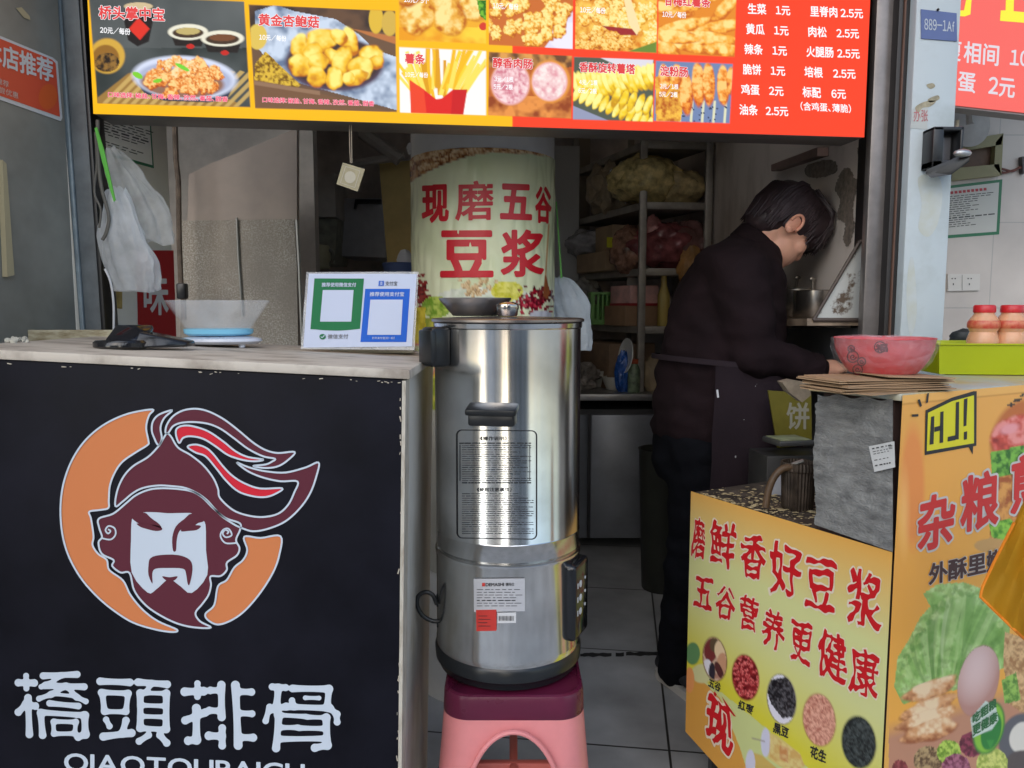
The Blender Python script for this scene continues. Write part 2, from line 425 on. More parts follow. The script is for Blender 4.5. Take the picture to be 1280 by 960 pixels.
# ------------------------------------------------------------------ printed pictures (colour attribute on a fine sheet)
def vnoise(x, y, seed):
    xi = np.floor(x).astype(int); yi = np.floor(y).astype(int); fx = x-xi; fy = y-yi
    fx = fx*fx*(3-2*fx); fy = fy*fy*(3-2*fy)
    def h(a, b):
        n = (a*374761393+b*668265263+seed*1274126177) & 0x7fffffff
        n = (n ^ (n >> 13))*1274126177 & 0x7fffffff
        return ((n ^ (n >> 16)) & 0xffff)/65535.0
    return (h(xi, yi)*(1-fx)+h(xi+1, yi)*fx)*(1-fy)+(h(xi, yi+1)*(1-fx)+h(xi+1, yi+1)*fx)*fy
class Print:
    """paints flat artwork over the sheet's own points (coordinates = the photo's pixels of that sheet)"""
    def __init__(s, verts, nx, ny):
        s.v = verts; s.nx, s.ny = nx, ny
        s.u, s.w = proj(verts); s.c = np.ones((len(verts), 3)); s.clipm = np.ones(len(verts), bool)
    @staticmethod
    def quad(surf, tl, tr, br, bl, nx, ny):
        k = [surf.hit(*p) for p in (tl, tr, br, bl)]
        x = np.linspace(0, 1, nx)[None, :, None]; y = np.linspace(0, 1, ny)[:, None, None]
        v = (k[0]*(1-x)+k[1]*x)*(1-y)+(k[3]*(1-x)+k[2]*x)*y
        return Print(v.reshape(-1, 3), nx, ny)
    def noise(s, sc, seed=0, oct=3):
        r = 0; a = 1.0; t = 0
        for o in range(oct):
            r = r+a*vnoise(s.u/sc*2**o+o*17.3, s.w/sc*2**o+o*9.1, seed+o); t += a; a *= 0.55
        return r/t
    def mask_poly(s, pts):
        p = np.array(pts, float); ins = np.zeros(len(s.u), bool); k = len(p)
        for i in range(k):
            a, b = p[i], p[i-1]
            c = ((a[1] > s.w) != (b[1] > s.w))
            with np.errstate(divide='ignore', invalid='ignore'):
                ins ^= c & (s.u < (b[0]-a[0])*(s.w-a[1])/(b[1]-a[1]+1e-12)+a[0])
        return ins
    def soft_poly(s, pts):
        """0..1 coverage of the outline with a one-pixel soft edge"""
        p = np.array(pts, float); out = np.zeros(len(s.u)); lo, hi = p.min(0)-1.5, p.max(0)+1.5
        i = np.nonzero((s.u > lo[0]) & (s.u < hi[0]) & (s.w > lo[1]) & (s.w < hi[1]))[0]
        if not len(i): return out
        U, V = s.u[i], s.w[i]; d = np.full(len(i), 9.0); ins = np.zeros(len(i), bool)
        for k in range(len(p)):
            a, b = p[k], p[k-1]; e = b-a; t = np.clip(((U-a[0])*e[0]+(V-a[1])*e[1])/(e@e+1e-12), 0, 1)
            d = np.minimum(d, np.hypot(U-a[0]-t*e[0], V-a[1]-t*e[1]))
            if a[1] != b[1]: ins ^= ((a[1] > V) != (b[1] > V)) & (U < e[0]*(V-a[1])/e[1]+a[0])
        out[i] = np.clip(.5+np.where(ins, d, -d)/1.1, 0, 1); return out
    def clip(s, pts=None):
        s.clipm = np.ones(len(s.u)) if pts is None else s.soft_poly(pts); return s
    def put(s, m, col, a=1.0):
        m = m.astype(float)*s.clipm*a
        s.c += m[:, None]*(np.asarray(col, float)-s.c)
    def fill(s, col): s.put(np.ones(len(s.u)), s2l(col))
    def poly(s, pts, col, a=1.0): s.put(s.soft_poly(pts), s2l(col), a)
    def ell(s, cx, cy, rx, ry, col, rot=0.0, soft=0.12, a=1.0):
        c, t = math.cos(rot), math.sin(rot); x = s.u-cx; y = s.w-cy
        d = np.sqrt(((x*c+y*t)/rx)**2+((-x*t+y*c)/ry)**2)
        s.put(np.clip((1-d)/soft+0.5, 0, 1), s2l(col), a)
    def tex(s, mask, c0, c1, sc, seed=0, lo=0.35, hi=0.65, a=1.0, oct=3):
        n = np.clip((s.noise(sc, seed, oct)-lo)/(hi-lo), 0, 1)[:, None]
        s.put(mask, s2l(c0)*(1-n)+s2l(c1)*n, a)
    def food(s, cx, cy, rx, ry, rot, seed, dark, mid, light, rough=0.25, sc=None):
        """one irregular fried piece as printed in the picture"""
        c, t = math.cos(rot), math.sin(rot); x = s.u-cx; y = s.w-cy
        X = (x*c+y*t)/rx; Y = (-x*t+y*c)/ry
        near = (np.abs(X) < 1.6) & (np.abs(Y) < 1.6)
        if not near.any(): return
        th = np.arctan2(Y, X); rn = random.Random(seed)
        k = 1+rough*sum(math_amp*np.sin(th*f+ph) for f, ph, math_amp in [(2, rn.random()*6, .25), (3, rn.random()*6, .3), (5, rn.random()*6, .25), (8, rn.random()*6, .15)])
        d = np.sqrt(X*X+Y*Y)/k
        m = np.clip((1-d)/0.18+0.5, 0, 1)*near
        z = np.sqrt(np.clip(1-d*d, 0, 1))
        n = s.noise(sc or max(rx, ry)*0.3, seed, 3)
        l = 0.55*z+0.28*(-x/rx*0.5-y/ry*0.9)+1.5*(n-0.5)+0.22
        l = np.clip((l-.5)*1.25+.52, 0, 1)[:, None]
        a, b, e = s2l(dark), s2l(mid), s2l(light)
        col = np.where(l < 0.5, a+(b-a)*(l*2), b+(e-b)*(l*2-1))
        s.put(m, col)
    def mesh(s, name):
        nx, ny = s.nx, s.ny
        i = np.arange(nx*ny).reshape(ny, nx)
        q = np.stack([i[:-1, :-1], i[1:, :-1], i[1:, 1:], i[:-1, 1:]], -1).reshape(-1, 4)
        me = bpy.data.meshes.new(name); nf = len(q)
        me.vertices.add(nx*ny); me.vertices.foreach_set('co', s.v.astype('f').ravel())
        me.loops.add(nf*4); me.loops.foreach_set('vertex_index', q.astype('i').ravel())
        me.polygons.add(nf); me.polygons.foreach_set('loop_start', np.arange(0, nf*4, 4, dtype='i'))
        me.update(calc_edges=True)
        at = me.color_attributes.new('print', 'FLOAT_COLOR', 'POINT')
        at.data.foreach_set('color', np.concatenate([s.c, np.ones((len(s.c), 1))], 1).astype('f').ravel())
        me.validate(); return me
# ================================================================== the setting
def struct(name, mb, m, smooth=40): return one(name, mb, m, None, None, kind='structure', smooth=smooth)
FA, FB = P(117, 143, 1.75), P(1080, 172, 1.985)        # bottom corners of the menu board: the shop front's line
FD = Vector((FB.x-FA.x, FB.y-FA.y, 0)).normalized(); FN = Vector((FD.y, -FD.x, 0))
def tile_mat(name, c1, c2, mortar, sx, sy, rot, rough, msize=0.004, off=0.5, var=0.5):
    m = bpy.data.materials.new(name); m.use_nodes = True
    n = m.node_tree.nodes; l = m.node_tree.links; b = n['Principled BSDF']
    tc = n.new('ShaderNodeTexCoord'); mp = n.new('ShaderNodeMapping'); l.new(tc.outputs['Object'], mp.inputs[0])
    mp.inputs['Rotation'].default_value = rot
    br = n.new('ShaderNodeTexBrick'); l.new(mp.outputs[0], br.inputs[0])
    br.inputs['Scale'].default_value = 1.0; br.inputs['Brick Width'].default_value = sx; br.inputs['Row Height'].default_value = sy
    br.inputs['Mortar Size'].default_value = msize; br.offset = off
    br.inputs['Color1'].default_value = c1; br.inputs['Color2'].default_value = c2; br.inputs['Mortar'].default_value = mortar
    t = n.new('ShaderNodeTexNoise'); t.inputs['Scale'].default_value = 5; t.inputs['Detail'].default_value = 7; l.new(mp.outputs[0], t.inputs[0])
    mx = n.new('ShaderNodeMix'); mx.data_type = 'RGBA'; mx.blend_type = 'MULTIPLY'; mx.inputs[0].default_value = 1.0
    rp = n.new('ShaderNodeValToRGB'); l.new(t.outputs[0], rp.inputs[0])
    rp.color_ramp.elements[0].position = 0.3; rp.color_ramp.elements[1].position = 0.7
    rp.color_ramp.elements[0].color = (1-var, 1-var, 1-var*1.05, 1); rp.color_ramp.elements[1].color = (1.1, 1.1, 1.08, 1)
    l.new(br.outputs[0], mx.inputs[6]); l.new(rp.outputs[0], mx.inputs[7]); l.new(mx.outputs[2], b.inputs['Base Color'])
    mr = n.new('ShaderNodeMapRange'); l.new(t.outputs[0], mr.inputs[0]); mr.inputs[3].default_value = rough-0.12; mr.inputs[4].default_value = rough+0.15
    l.new(mr.outputs[0], b.inputs['Roughness'])
    bp = n.new('ShaderNodeBump'); bp.inputs['Strength'].default_value = 0.3; bp.inputs['Distance'].default_value = 0.003; bp.invert = True
    l.new(br.outputs[1], bp.inputs['Height']); l.new(bp.outputs[0], b.inputs['Normal'])
    return m
g = MB(); g.box((0, -20, -0.105), (160, 160, 0.2)); struct('ground', g, tile_mat('paving', (.5, .5, .49, 1), (.54, .535, .53, 1), (.08, .08, .08, 1), .5, .3, (0, 0, R(7)), .75))
g = MB(); g.box((0, 3.25, -0.0005), (3.6, 3.3, 0.009)); fl = struct('floor', g, tile_mat('floor_tile', (.36, .365, .37, 1), (.42, .42, .425, 1), (.035, .033, .03, 1), .6, .6, (0, 0, R(8)), .42, .0035, 0.0, .35))
# dirty raised strip between the tiles in the doorway
dirt = mat('dirt_black', (.02, .019, .018), .8, var=.6, scale=30, bump=.4)
Mwall = mat('interior_plaster', (.78, .73, .68), .8, var=.28, scale=3.0, bump=.15, bscale=40)
Mwhite = mat('white_wall_paint', (.72, .68, .60), .7, var=.12, scale=5, bump=.06)
Mdark = mat('sooty_wall', (.62, .56, .52), .8, var=.4, scale=3)
def wall(c, size, m, label, name='wall', rz=0.0, cat='wall'):
    b = MB(); b.box(c, size, rz); return one(name, b, m, label, cat)
wall((0, 4.76, 1.3), (3.8, .1, 2.6), Mdark, 'dark sooty rear wall of the kitchen behind the shelf rack', 'kitchen_wall')
wall((-1.75, 3.3, 1.3), (.1, 2.9, 2.6), Mdark, 'dark kitchen wall far left behind the beige partition', 'kitchen_wall')
b = MB(); b.box((1.02, 3.4, 1.3), (.1, 2.6, 2.6))
stained = mat('stained_kitchen_wall', (.76, .68, .61), .6, dark=(.50, .43, .36), scale=2.2, thr=(.36, .5), detail=8, bump=.1, stretch=(1, 1, .45))
one('kitchen_wall', b, stained, 'greasy beige kitchen wall with brown stains behind the bent head', 'wall')
b = MB(); b.box((0, 3.2, 2.66), (3.9, 3.4, .1)); struct('ceiling', b, mat('ceiling_paint', (.84, .81, .77), .8, var=.1, scale=2))
# shop front above the menu board
c = FA.lerp(FB, .5)+FN*-.12
b = MB(); b.box((c.x, c.y+.02, 3.45), (6.0, .12, 2.4), math.atan2(FD.y, FD.x)); one('shopfront_wall', b, mat('grey_render', (.3, .3, .3), .8, var=.2), 'plain grey shop front wall above the menu board', 'wall')

# ---- left side: metal door leaf, door post, white stub wall
dA = Vector((P(97.5, 250, 1.8).x, 1.80, 0)); dD = Vector((-.208, -.978, 0))     # hinge line, direction towards the street
dN = Vector((.978, -.208, 0))
Mdoor = mat('dark_grey_door_metal', (.30, .29, .25), .6, var=.25, scale=4, bump=.05, bscale=90, spec=.15)
Mframe = mat('slate_frame_metal', (.125, .14, .145), .5, var=.3, scale=12)
Mstrip = mat('worn_blue_grey_strip', (.22, .27, .295), .5, var=.25, scale=20)
Mblack = mat('black_plastic', (.012, .012, .013), .35, var=.2, scale=20)
t = Thing('metal_door', 'dark grey metal door leaf opened outward at the left edge', 'door', dA+dD*.5)
b = MB(); b.box(dA+dD*.52+dN*-.02+Vector((0, 0, 1.35)), (1.0, .03, 2.5), math.atan2(dD.y, dD.x), bev=.003); t.part('leaf', b, Mdoor)
doorpl = Plane(dA+dN*-.004, dN)
g = Geo(); g.shape(doorpl, [(20, 10), (27, 9), (37, 20), (38, 25), (30, 22)], .001); t.part('bare_patch', g.mesh('bare_patch'), mat('bare_wood', (.42, .36, .22), .7))
g = MB(); q = [doorpl.pt(*p, .0) for p in [(-3, 200), (2, 205), (12, 344), (3, 346)]]; g.slab(q, doorpl.n, .012); t.part('wooden_batten', g, mat('bare_wood', (.42, .36, .22), .7))
t = Thing('door_post', 'slate grey door post with a worn pale stripe beside the hanging bags', 'post', (-.98, 1.80, 0))
def leaning(e0, e1, Y, dep, mb=None):
    """upright strip between two slightly leaning photo edges ((u at v=0), (u at v=412)), full height"""
    def ed(e, z):
        a, c = P(e[0], 0, Y), P(e[1], 412, Y); k = (z-c.z)/(a.z-c.z); return c.x+(a.x-c.x)*k
    b = mb or MB(); xa0, xa1, xb0, xb1 = ed(e0, 0), ed(e0, 2.6), ed(e1, 0), ed(e1, 2.6)
    b.hexa([Vector((xa0, Y, 0)), Vector((xb0, Y, 0)), Vector((xb0, Y+dep, 0)), Vector((xa0, Y+dep, 0))], [Vector((xa1, Y, 2.6)), Vector((xb1, Y, 2.6)), Vector((xb1, Y+dep, 2.6)), Vector((xa1, Y+dep, 2.6))], .003); return b
t.part('post', leaning((68, 99), (98, 127), 1.80, .08), Mframe); t.part('pale_stripe', leaning((69.5, 99.5), (75, 105), 1.792, .008), Mstrip)
t.part('edge_seal', leaning((98, 126), (103, 132), 1.795, .06), Mblack)
# white stub wall
wA = Vector((-.978, 1.80, 0)); wB = Vector((-.938, 2.15, 0)); wD = (wB-wA).normalized(); wN = Vector((wD.y, -wD.x, 0))
b = MB(); c = (wA+wB)/2-wN*.05; b.box((c.x, c.y, 1.3), (.35, .1, 2.6), math.atan2(wD.y, wD.x), bev=.006)
one('white_wall', b, Mwhite, 'short off-white wall behind the hanging plastic bags', 'wall')
stubpl = Plane(wA, wN)
# beige partition with a metal sheet on its lower half
Yp = 2.6
def pan(pts, Y): return [P(u, v, Y) for u, v in pts]
t = Thing('partition', 'beige partition panel with a dull metal sheet on its lower half', 'partition', (P(300, 400, Yp).x, Yp, 0))
b = MB(); b.slab(pan([(236, 218), (262, 205), (300, 190), (371, 160), (371, 276), (376, 700), (228, 700), (234, 276)], Yp), (0, 1, 0), .03)
t.part('board', b, mat('beige_board', (.46, .385, .33), .65, var=.14, scale=5))
b = MB(); b.slab(pan([(227, 276), (300, 275), (368, 274), (371, 330), (377, 700), (222, 700)], Yp-.006), (0, 1, 0), .004)
Msh = mat('speckled_galvanised_sheet', (.60, .57, .50), .5, metal=.2, dark=(.27, .235, .19), scale=190, thr=(.44, .72), bump=.3, bscale=160)
t.part('metal_sheet', b, Msh)
_n = Msh.node_tree.nodes; _l = Msh.node_tree.links; _t = _n.new('ShaderNodeTexNoise'); _t.inputs['Scale'].default_value = 5; _t.inputs['Detail'].default_value = 3
_r = _n.new('ShaderNodeValToRGB'); _r.color_ramp.elements[0].position = .42; _r.color_ramp.elements[1].position = .62; _r.color_ramp.elements[0].color = (.27, .235, .19, 1); _r.color_ramp.elements[1].color = (1, 1, 1, 1)
_m = _n.new('ShaderNodeMix'); _m.data_type = 'RGBA'; _m.inputs[6].default_value = (.25, .22, .18, 1)
_tc = _n.new('ShaderNodeTexCoord'); _l.new(_tc.outputs['Object'], _t.inputs[0]); _l.new(_t.outputs[0], _r.inputs[0]); _l.new(_r.outputs[0], _m.inputs[0]); _src = _n['Principled BSDF'].inputs['Base Color'].links[0].from_socket; _l.new(_src, _m.inputs[7]); _l.new(_m.outputs[2], _n['Principled BSDF'].inputs['Base Color'])
b = MB(); b.tube(pan([(296, 272), (298, 320), (303, 395)], Yp-.012), .004, 6); t.part('edge_trim', b, mat('dull_steel', (.3, .3, .28), .4, .7))
b = MB(); b.tube(pan([(371, 275), (374, 330), (378, 430)], Yp-.012), .006, 6); t.part('edge_trim', b, MC['dull_steel'])
# wall seen over the partition, dark canopy, pipe
wall((P(270, 200, 2.95).x, 3.0, 1.3), (.72, .06, 2.6), mat('dim_plaster', (.60, .56, .51), .8, var=.2), 'dim plaster wall seen above the beige partition', 'kitchen_wall')
b = MB(); b.tube(pan([(218, 140), (220, 200), (223, 226), (224, 300), (226, 352), (229, 372), (230, 400)], 2.5), .009, 8)
one('drain_pipe', b, mat('grimy_pipe', (.16, .12, .09), .6, var=.4, scale=30), 'thin grimy pipe between the white wall and partition', 'pipe')
b = MB(); b.box(P(228, 364, 2.46), (.03, .03, .05), bev=.006); one('pipe_valve', b, Mblack, 'small black valve on the thin grimy pipe', 'valve')

# ---- right side: door frame strips, pillar, next shop
def vstrip(u0, u1, Y, dep, v=300, z0=0.0, z1=2.6):
    a, c = P(u0, v, Y).x, P(u1, v, Y).x
    b = MB(); b.box(((a+c)/2, Y+dep/2, (z0+z1)/2), (c-a, dep, z1-z0), bev=.004); return b
t = Thing('door_frame', 'dull metal door frame beside the pale pillar', 'door frame', (.95, 2.02, 0))
t.part('metal_jamb', vstrip(1083, 1110, 2.03, .03), mat('dull_jamb_metal', (.22, .20, .19), .35, .5, var=.25, scale=10))
t.part('black_channel', vstrip(1110, 1130, 2.0, .2), mat('black_channel', (.02, .018, .018), .5, var=.3))
b = vstrip(1117, 1120, 1.992, .01); t.part('rust_edge', b, mat('rusty_edge', (.12, .06, .04), .6))
Mpil = mat('pale_blue_paint', (.48, .54, .565), .6, dark=(.36, .40, .395), scale=3.2, thr=(.36, .56), detail=8, bump=.05)
xpl, xpr = P(1131, 300, 1.97).x, P(1186, 300, 1.97).x
t = Thing('pillar', 'pale blue painted pillar right of the shop doorway', 'pillar', ((xpl+xpr)/2, 2.05, 0))
b = MB(); b.box(((xpl+xpr)/2, 1.97+.12, 1.5), (xpr-xpl, .24, 3.0), bev=.006); t.part('shaft', b, Mpil)
pilpl = Plane((0, 1.97, 0), (0, -1, 0))
g = Geo()
for pts in ([(1158, 106), (1166, 104), (1169, 108), (1163, 111)], [(1160, 124), (1172, 119), (1174, 124), (1163, 128)], [(1144, 134), (1156, 127), (1170, 126), (1163, 133), (1153, 135), (1148, 141)]):
    g.shape(pilpl, smooth_path(pts, 4), .001)
t.part('bare_plaster', g.mesh('bare_plaster'), mat('bare_plaster', (.36, .32, .22), .8, var=.3, scale=60))
g = Geo(); g.shape(pilpl, [(1141, 136), (1160, 134), (1159, 162), (1138, 160)], .0008); t.part('torn_sticker', g.mesh('torn_sticker'), mat('faded_paper', (.46, .48, .46), .7))
g = Geo(); g.text(pilpl, '办张', (1142, 152), (1160, 152), (0, -15), .0016, .01); t.part('sticker_lettering', g.mesh('sticker_lettering'), mat('faded_red', (.45, .16, .17), .7))
# next shop: tiled wall and its lit sign
nY = 2.75
b = MB(); b.box((2.9, nY+.05, 1.3), (3.4, .1, 2.6)); 
tw = tile_mat('cream_wall_tile', (.55, .50, .465, 1), (.55, .505, .47, 1), (.42, .40, .38, 1), .6, .3, (R(90), 0, 0), .35, .002, 0.0, .12)
one('tiled_wall', b, tw, 'cream tiled wall of the next shop right of the pillar', 'wall')
neipl = Plane((0, nY, 0), (0, -1, 0))
b = MB(); b.box((2.9, 2.3, 2.66), (3.4, 1.0, .1)); struct('ceiling', b, Mwall)
# ---- across the street, behind the camera (seen only in the steel)
def house(x, y, w, h, m, label):
    t = Thing('street_building', label, 'building', (x, y, 0))
    b = MB(); b.box((x, y, h/2), (w, 3, h)); t.part('wall', b, m)
    for i in range(2):
        for k in range(max(1, int(w//2))):
            b = MB(); b.box((x-w/2+1+k*2, y+1.505, 1.6+i*2.6), (1.1, .03, 1.4)); t.part('window', b, mat('dark_window', (.03, .035, .04), .1))
house(-6, -14, 7, 5, mat('far_cream', (.45, .42, .36), .8), 'cream building across the street')
house(4.5, -14.5, 9, 5.5, mat('far_grey', (.33, .33, .34), .8), 'grey building across the street')
for i, (x_, y_, r_, m_) in enumerate([(-1.6, -3.4, .10, 'post_dark'), (-.55, -5.2, .12, 'post_pale'), (1.5, -3.0, .07, 'post_dark'), (.75, -6.0, .16, 'post_pale')]):  # unseen posts, added to draw vertical streaks in the boiler steel
    b = MB(); b.lathe([(r_*1.3, 0), (r_*1.3, .1), (r_, .12), (r_*.8, 5.0)], (x_, y_, 0), 20)
    one('reflection_post', b, mat(m_, (.03, .032, .035) if m_ == 'post_dark' else (.34, .335, .32), .6), ['added unseen dark post on the left, for streaks in the steel', 'added unseen pale thick post, for streaks in the steel', 'added unseen slim dark post on the right, for streaks in the steel', 'added unseen pale stout post further off, for streaks in the steel'][i], 'post')
b = MB(); b.box((-3.2, -6.4, .75), (1.9, 4.2, 1.0), 0, .3); b.box((-3.2, -6.6, 1.35), (1.7, 2.2, .6), 0, .25)
t = Thing('reflection_van', 'white van added unseen behind the camera for the steel reflections', 'van', (-3.2, -6.4, 0)); t.part('body', b, mat('van_white', (.75, .76, .78), .25))  # added out of view as a pale shape reflected in the steel
b = MB()
for sx_ in (-.9, .9):
    for sy_ in (-1.3, 1.3): b.lathe([(.32, -.1), (.32, .1)], (-3.2+sx_*.95, -6.4+sy_, .32), 24, axis=(1, 0, 0))
t.part('wheel', b, mat('tyre', (.02, .02, .02), .8))
t = Thing('reflection_tree', 'unseen tree added for a dark band in the steel', 'tree', (.1, -2.6, 0))  # added out of view; its trunk makes the dark band on the boiler
b = MB(); b.tube([(.1, -2.6, 0), (.12, -2.6, 2.2), (.05, -2.62, 5.4)], [.13, .11, .08], 12); t.part('trunk', b, mat('bark', (.05, .04, .03), .9, var=.4))
b = MB()
for i in range(40):
    b.ico((.05+random.gauss(0, .7), -2.6+random.gauss(0, .7), 6.2+random.gauss(0, .5)), random.uniform(.15, .3), 1, .5, 2, i)
t.part('crown', b, mat('leaf_green', (.05, .09, .03), .7, var=.4))
# ================================================================== menu light box
bpl = Plane(FA, FN)
zt = 2.12
t = Thing('menu_lightbox', 'backlit yellow and red menu board with food pictures and prices', 'menu board', (FA.lerp(FB, .5).x, FA.lerp(FB, .5).y, FA.z))
Lb = (Vector((FB.x, FB.y, 0))-Vector((FA.x, FA.y, 0))).length
cb = FA.lerp(FB, .5)
b = MB(); b.box((cb.x-FN.x*.052, cb.y-FN.y*.052, (FA.z+zt)/2), (Lb, .1, zt-FA.z), math.atan2(FD.y, FD.x), bev=.004)
t.part('case', b, mat('grey_alu_case', (.22, .2, .19), .45, .6))
nx = 900; xs = np.linspace(0, 1, nx)
zs = np.concatenate([np.linspace(2.11, 1.96, 6)[:-1], np.linspace(1.96, FA.z+.001, 185)])
A0 = np.array([FA.x, FA.y]); B0 = np.array([FB.x, FB.y])
vv = np.zeros((len(zs), nx, 3)); vv[..., :2] = A0+(B0-A0)*xs[None, :, None]; vv[..., 2] = zs[:, None]
vv += np.array(FN)*.001
p = Print(vv.reshape(-1, 3), nx, len(zs))
YEL, RED = (255, 190, 4), (255, 66, 28)
p.fill(YEL)
p.put(np.clip(p.u-640.5+.5, 0, 1), s2l(RED))
p.put((p.u > 609) & (p.w < 57), s2l(RED)) if False else None
Q = dict(p1=[(111, -6), (305, 2), (313, 134), (122, 129)], p2=[(311, 6), (494, 14), (496, 140), (319, 135)],
         p3a=[(498.5, -60), (608, -60), (607.5, 54.5), (499, 50)], p3b=[(499, 59), (607.5, 64), (607.5, 144), (500, 140.5)],
         p4a=[(611, -60), (717, -60), (715.5, 61), (611, 56)], p4b=[(611, 65), (715, 70), (714, 148), (610.5, 144)],
         p5a=[(720, -60), (822, -60), (820.5, 66), (719, 61)], p5b=[(717.5, 71), (817.5, 75), (816, 152), (716, 149)],
         p6a=[(824, -60), (922, -60), (918, 71), (822.5, 67)], p6b=[(820, 76), (916, 80), (912, 154), (817, 151)])
GOLD = ((188, 92, 16), (246, 176, 52), (255, 236, 150))
ORNG = ((176, 72, 22), (240, 142, 52), (255, 214, 140))
YELL = ((206, 150, 8), (252, 214, 40), (255, 246, 150))
rn = random.Random(3)
def heap(n, cx, cy, sx, sy, r0, r1, cols, seed, rough=.3, asp=(0.7, 1.0)):
    rr = random.Random(seed); pts = []
    for i in range(n):
        a = rr.random()*6.283; d = math.sqrt(rr.random())
        pts.append((cx+math.cos(a)*d*sx, cy+math.sin(a)*d*sy))
    pts.sort(key=lambda q: q[1])
    for i, (x, y) in enumerate(pts):
        r = rr.uniform(r0, r1); p.food(x, y, r, r*rr.uniform(*asp), rr.random()*3, seed*100+i, *cols, rough=rough)
# panel 1: chicken bites on a dark table
p.clip(Q['p1']); p.tex(np.ones(len(p.u)), (36, 44, 42), (92, 98, 98), 60, 1, .3, .8)
p.tex(p.w < 60, (70, 76, 76), (104, 108, 108), 70, 2, .3, .8, .6)
p.poly([(156, 8), (192, 8), (191, 28), (186, 52), (172, 58), (160, 50), (155, 26)], (30, 22, 20)); p.ell(173, 8, 18, 5, (212, 190, 150))
p.poly([(173, 22), (187, 36), (175, 50), (161, 36)], (226, 50, 34))
for (x, y, rx, c) in ((235, 40, 25, (196, 176, 110)), (278, 48, 27, (120, 74, 44))):
    p.poly([(x-rx+2, y), (x+rx-2, y), (x+rx-8, y+18), (x-rx+9, y+17)], (34, 26, 22)); p.ell(x, y, rx, 10, (238, 234, 214)); p.ell(x, y+1, rx*.78, 6.5, (70, 50, 34)); p.ell(x, y-1, rx*.6, 4.5, c)
    p.ell(x+3, y+18, 5, 3, (200, 40, 30))
p.ell(134, 70, 22, 22, (214, 170, 66)); p.ell(132, 73, 17, 17, (150, 104, 36)); p.tex(((p.u-134)/15)**2+((p.w-78)/12)**2 < 1, (40, 28, 18), (150, 110, 50), 4, 5)
p.poly([(160, 92), (186, 84), (296, 128), (296, 140), (120, 140), (122, 122)], (160, 122, 60))
for i in range(15):
    x = 118+i*12; p.poly([(x, 139), (x+6, 139), (x+56, 90), (x+50, 88)], (212, 178, 104), .8)
p.clip(Q['p1'])
p.poly([(168, 99), (296, 99), (284, 124), (262, 128), (205, 126), (180, 116)], (46, 52, 78))
p.ell(231, 97, 65, 27, (216, 224, 246), .06); p.ell(231, 99, 59, 22, (176, 184, 212), .06); p.ell(228, 104, 52, 18, (150, 110, 90), .05)
heap(46, 228, 96, 46, 23, 6, 10, ORNG, 11)
heap(10, 226, 82, 20, 10, 6, 9, ((196, 96, 30), (250, 168, 76), (255, 226, 170)), 12)
p.ell(172, 94, 7, 3.5, (130, 210, 50), .5); p.ell(228, 84, 10, 2.5, (120, 214, 60), .5); p.ell(197, 101, 6, 2.5, (130, 210, 50), -.2)
# panel 2: golden mushrooms on a plate
p.clip(Q['p2']); p.fill((112, 84, 62)); p.tex(p.w < 40, (60, 46, 40), (104, 76, 56), 30, 7)
p.poly([(440, 36), (497, 46), (497, 56), (460, 44)], (190, 118, 66)); p.ell(470, 24, 9, 18, (226, 186, 60)); p.ell(487, 29, 10, 16, (214, 178, 76))
cl = p.mask_poly([(318, 14), (345, 6), (368, 14), (420, 24), (450, 44), (468, 62), (497, 72), (497, 138), (440, 122), (360, 100), (340, 80), (322, 60)])
p.tex(cl, (104, 122, 152), (206, 220, 240), 16, 9, .3, .7)
p.ell(322, 46, 12, 16, (226, 196, 90))
p.tex(p.mask_poly([(319, 80), (332, 64), (352, 84), (376, 106), (370, 112), (318, 100)]), (120, 84, 10), (226, 186, 60), 3.2, 8, .3, .6)
p.poly([(318, 100), (376, 110), (420, 122), (497, 142), (318, 142)], (122, 88, 62)); p.poly([(318, 101), (400, 114), (400, 119), (318, 106)], (150, 116, 90))
p.ell(418, 80, 61, 34, (84, 66, 88), .04); p.ell(418, 78, 58, 31, (66, 48, 48), .04)
for i, (x, y, rx, ry, ro) in enumerate([(375, 57, 12, 15, .4), (402, 50, 20, 15, -.2), (437, 52, 11, 18, -.3), (424, 46, 12, 9, .6), (391, 68, 12, 15, .3), (414, 70, 10, 10, 1.), (376, 82, 16, 14, .2), (398, 78, 12, 13, .6), (428, 76, 12, 20, .25), (462, 70, 17, 13, -.3), (470, 78, 10, 9, 0), (450, 86, 16, 16, .5), (396, 96, 12, 14, -.5), (418, 98, 11, 15, .1), (444, 97, 16, 10, -.2), (436, 98, 8, 8, 0)]):
    p.food(x, y, rx, ry, ro, 200+i, (196, 110, 10), (250, 196, 44), (255, 240, 130), rough=.14, sc=14)
